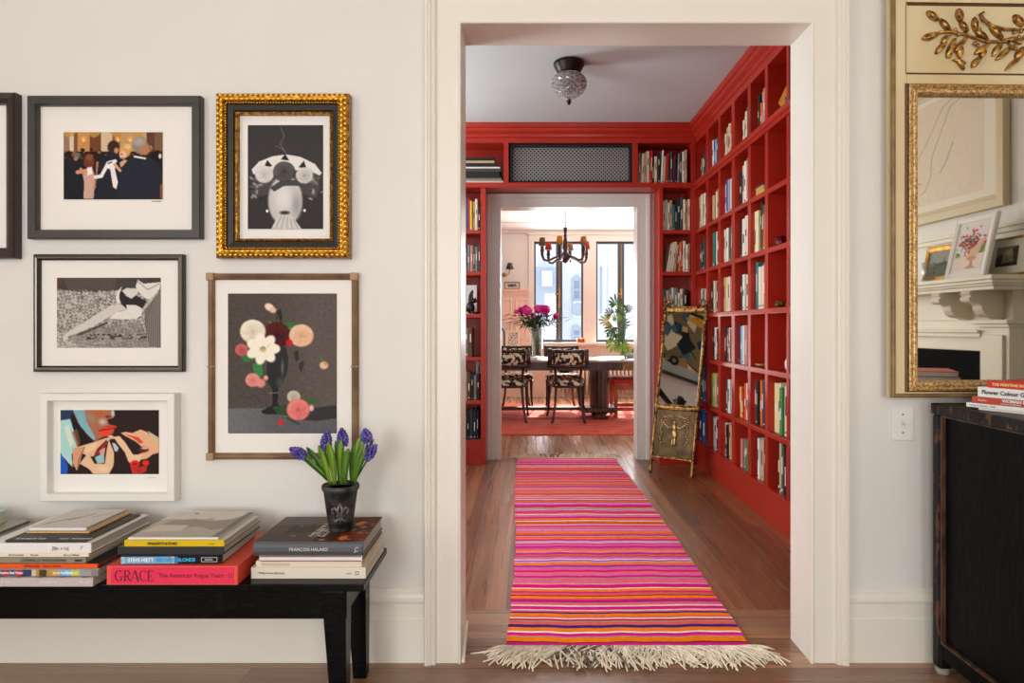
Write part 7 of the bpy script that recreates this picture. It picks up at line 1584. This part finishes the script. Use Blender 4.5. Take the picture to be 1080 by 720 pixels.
shc = [(116, 92, 60), (206, 56, 44), (214, 142, 24), (176, 120, 66), (170, 116, 66), (206, 54, 42)]
# (px x of the shade centre, py of its centre) give the arm angles and heights
arms = [(571.6, 257.5, -.55, 0), (579.2, 259.6, -.95, 1), (589, 253.8, .8, 2), (603, 260.5, -1.1, 3), (613.6, 252.5, .9, 4), (620, 257, .3, 5)]
for x, y, fr, ci in arms:
    dx = PX(x, CY_)-ccx; rad = .345; dy = math.copysign(math.sqrt(max(.0009, rad*rad-dx*dx)), -1 if ci in (2, 4, 0) else 1)
    yy = CY_+dy; X_ = ccx+dx; top = zt-.245; d = Vector((dx, dy, 0)).normalized(); rr_ = math.hypot(dx, dy)
    b = MB(); b.tube([tuple(Vector((ccx, CY_, zt-.36))+d*.05), tuple(Vector((ccx, CY_, zt-.385))+d*(rr_*.45)), tuple(Vector((ccx, CY_, zt-.43))+d*(rr_*.75)), tuple(Vector((ccx, CY_, zt-.42))+d*(rr_*.93)), (X_, yy, zt-.37), (X_, yy, zt-.33)], [.016, .014, .015, .016, .017, .018], 8)
    b.lathe([(0, -.04), (.022, -.035), (.016, -.01), (.026, 0), (.024, .02), (.018, .05), (.026, .055), (.024, .065), (0, .065)], (X_, yy, zt-.32), 14); ar = b.build('arm', M_cw, t)
    b = MB(); b.lathe([(.046, 0), (.032, .095), (.030, .095), (.044, 0)], (X_, yy, zt-.245), 20); b.build('lamp_shade', mat('shade %d' % ci, shc[ci], .8), ar)
    b = MB(); b.lathe([(0, 0), (.010, 0), (.010, .03), (.014, .05), (0, .07)], (X_, yy, zt-.256), 10); b.build('bulb', mat('frosted bulb', (240, 236, 225), .4), ar)

# wall sconce, little picture on the ledge, framed photographs, sill jars, radiator
SY = YD1-.02
t = thing('wall_sconce', 'brass wall sconce with a small dark shade on the left dining room wall', 'wall lamp', (PX(532, SY), SY, PZ(289.5, SY)))
x0, z0 = PX(531.8, SY), PZ(289.5, SY)
b = MB(); b.lathe([(0, 0), (.035, 0), (.03, -.02), (0, -.025)], (x0, SY+.018, z0), 20, axis='y'); b.build('backplate', M_brass, t)
b = MB(); b.tube([(x0, SY, z0), (x0+.02, SY-.07, z0-.02), (x0+.07, SY-.10, z0), (x0+.09, SY-.10, z0+.05), (x0+.09, SY-.10, z0+.09)], .008, 8); b.build('arm', M_brass, t)
b = MB(); b.lathe([(.062, 0), (.034, .095), (.032, .095), (.060, 0)], (x0+.09, SY-.10, z0+.08), 20); b.build('lamp_shade', mat('dark pleated shade', (62, 54, 48), .8), t)
x0, x1 = PX(532, SY), PX(548.5, SY); zz = WAZ+.031
pcn = thing('small_picture', 'small gold framed black and white picture on the panelling ledge', 'picture', ((x0+x1)/2, SY, zz))
b = MB(); b.rect_sweep(x0, x1, zz, zz+.115, [(0, 0), (0, .012), (.008, .014), (.016, .006), (.016, 0)], y=SY-.012); b.build('frame', mat('dull gold frame', (150, 120, 76), .4, metal=.4), pcn)
cv = Canvas(40, 20, 0, 40, 0, 20, (206, 200, 190)); cv.poly([(6, 6), (30, 4), (34, 14), (8, 16)], (110, 104, 98)); cv.ell(18, 10, 4, 3, (60, 56, 54)); cv.mesh('print', x0+.015, x1-.015, zz+.015, zz+.10, SY-.014, pcn)
# wall shelf with two framed photographs
b = MB(); zs = PZ(368.2, 10.6); b.box(-1.2, PX(560, 10.6), 10.56, YD1-.022, zs-.025, zs); b.box(-1.2, PX(560, 10.6), 10.70, YD1-.022, zs-.07, zs-.025)
ws = tag(rebase(b.build('wall_shelf', M_pink, bevel=.004)), 'narrow pink wall shelf holding the framed photographs behind the left chair', 'shelf')
x0, x1 = PX(533.2, 10.68), PX(548.2, 10.68); h_ = PZ(348.5, 10.68)-zs
t = thing('framed_photo', 'cream framed patterned picture standing on the pink wall shelf', 'picture', ((x0+x1)/2, 10.68, zs+.001))
b = MB(); b.rect_sweep(x0, x1, zs+.001, zs+h_, [(0, -.01), (0, .012), (.010, .014), (.034, .008), (.034, -.01)], y=10.68); b.build('frame', mat('pale cream frame', (232, 220, 202), .5), t)
cv = Canvas(40, 60, 0, 40, 0, 60, (214, 206, 190))
for i in range(80): cv.ell(R.uniform(0, 40), R.uniform(0, 60), R.uniform(1.5, 4), R.uniform(1, 2.5), R.choice([(70, 80, 76), (180, 130, 100), (120, 126, 116), (50, 56, 56), (236, 230, 220)]), rot=R.uniform(0, 180), soft=.4)
cv.mesh('print', x0+.033, x1-.033, zs+.035, zs+h_-.034, 10.676, t)
x0, x1 = PX(522, 10.68), PX(531.6, 10.68); h2 = PZ(345.8, 10.68)-zs
t = thing('framed_photo', 'dark arched frame at the left door casing on the pink wall shelf', 'picture', ((x0+x1)/2, 10.68, zs+.001))
b = MB(); b.tube([(x0, 10.68, zs+.008), (x0, 10.68, zs+h2-.05), (x0+.03, 10.68, zs+h2-.01), (x1-.03, 10.68, zs+h2-.01), (x1, 10.68, zs+h2-.05), (x1, 10.68, zs+.008), (x0, 10.68, zs+.008)], .011, 8); b.build('frame', M_chw, t)
b = MB(); b.box(x0+.004, x1-.004, 10.677, 10.685, zs+.006, zs+h2-.05); b.build('mat_board', M_mat, t)
for x, l in ((610.4, 'left'), (615.2, 'right')):
    b = MB(); yy = YD1-.10; b.lathe([(0, 0), (.033, 0), (.035, .01), (.035, .07), (.031, .07), (.030, .02), (0, .02)], (PX(x, yy), yy, WZ0+.001), 18)
    t = tag(rebase(b.build('candle_jar', mat('orange glaze', (216, 104, 50), .3))), 'small orange candle jar on the window sill, the %s of the two' % l, 'jar')
    b = MB(); b.box(-.012, .012, -.037, -.034, .022, .05); b.v = [(v[0]+t.location.x, v[1]+t.location.y, v[2]+t.location.z) for v in b.v]; b.build('jar_label', M_blkm, t)
rd = thing('radiator', 'white column radiator under the dining room windows behind the table', 'radiator', (1.2, 10.68, 0))
M_rad = mat('white radiator enamel', (232, 222, 212), .35)
for k in range(28):
    x = .56+k*.062; b = MB(); b.tube([(x, 10.66, .08), (x, 10.66, .62)], .017, 8); b.tube([(x, 10.72, .08), (x, 10.72, .62)], .017, 8); b.ell((x, 10.69, .62), (.02, .05, .03), 8, 5); b.ell((x, 10.69, .09), (.02, .05, .03), 8, 5); b.build('radiator_section', M_rad, rd)
for x in (.56, .56+27*.062): b = MB(); b.lathe([(0, 0), (.02, 0), (.015, .08), (0, .08)], (x, 10.69, 0), 10); b.build('foot', M_rad, rd)
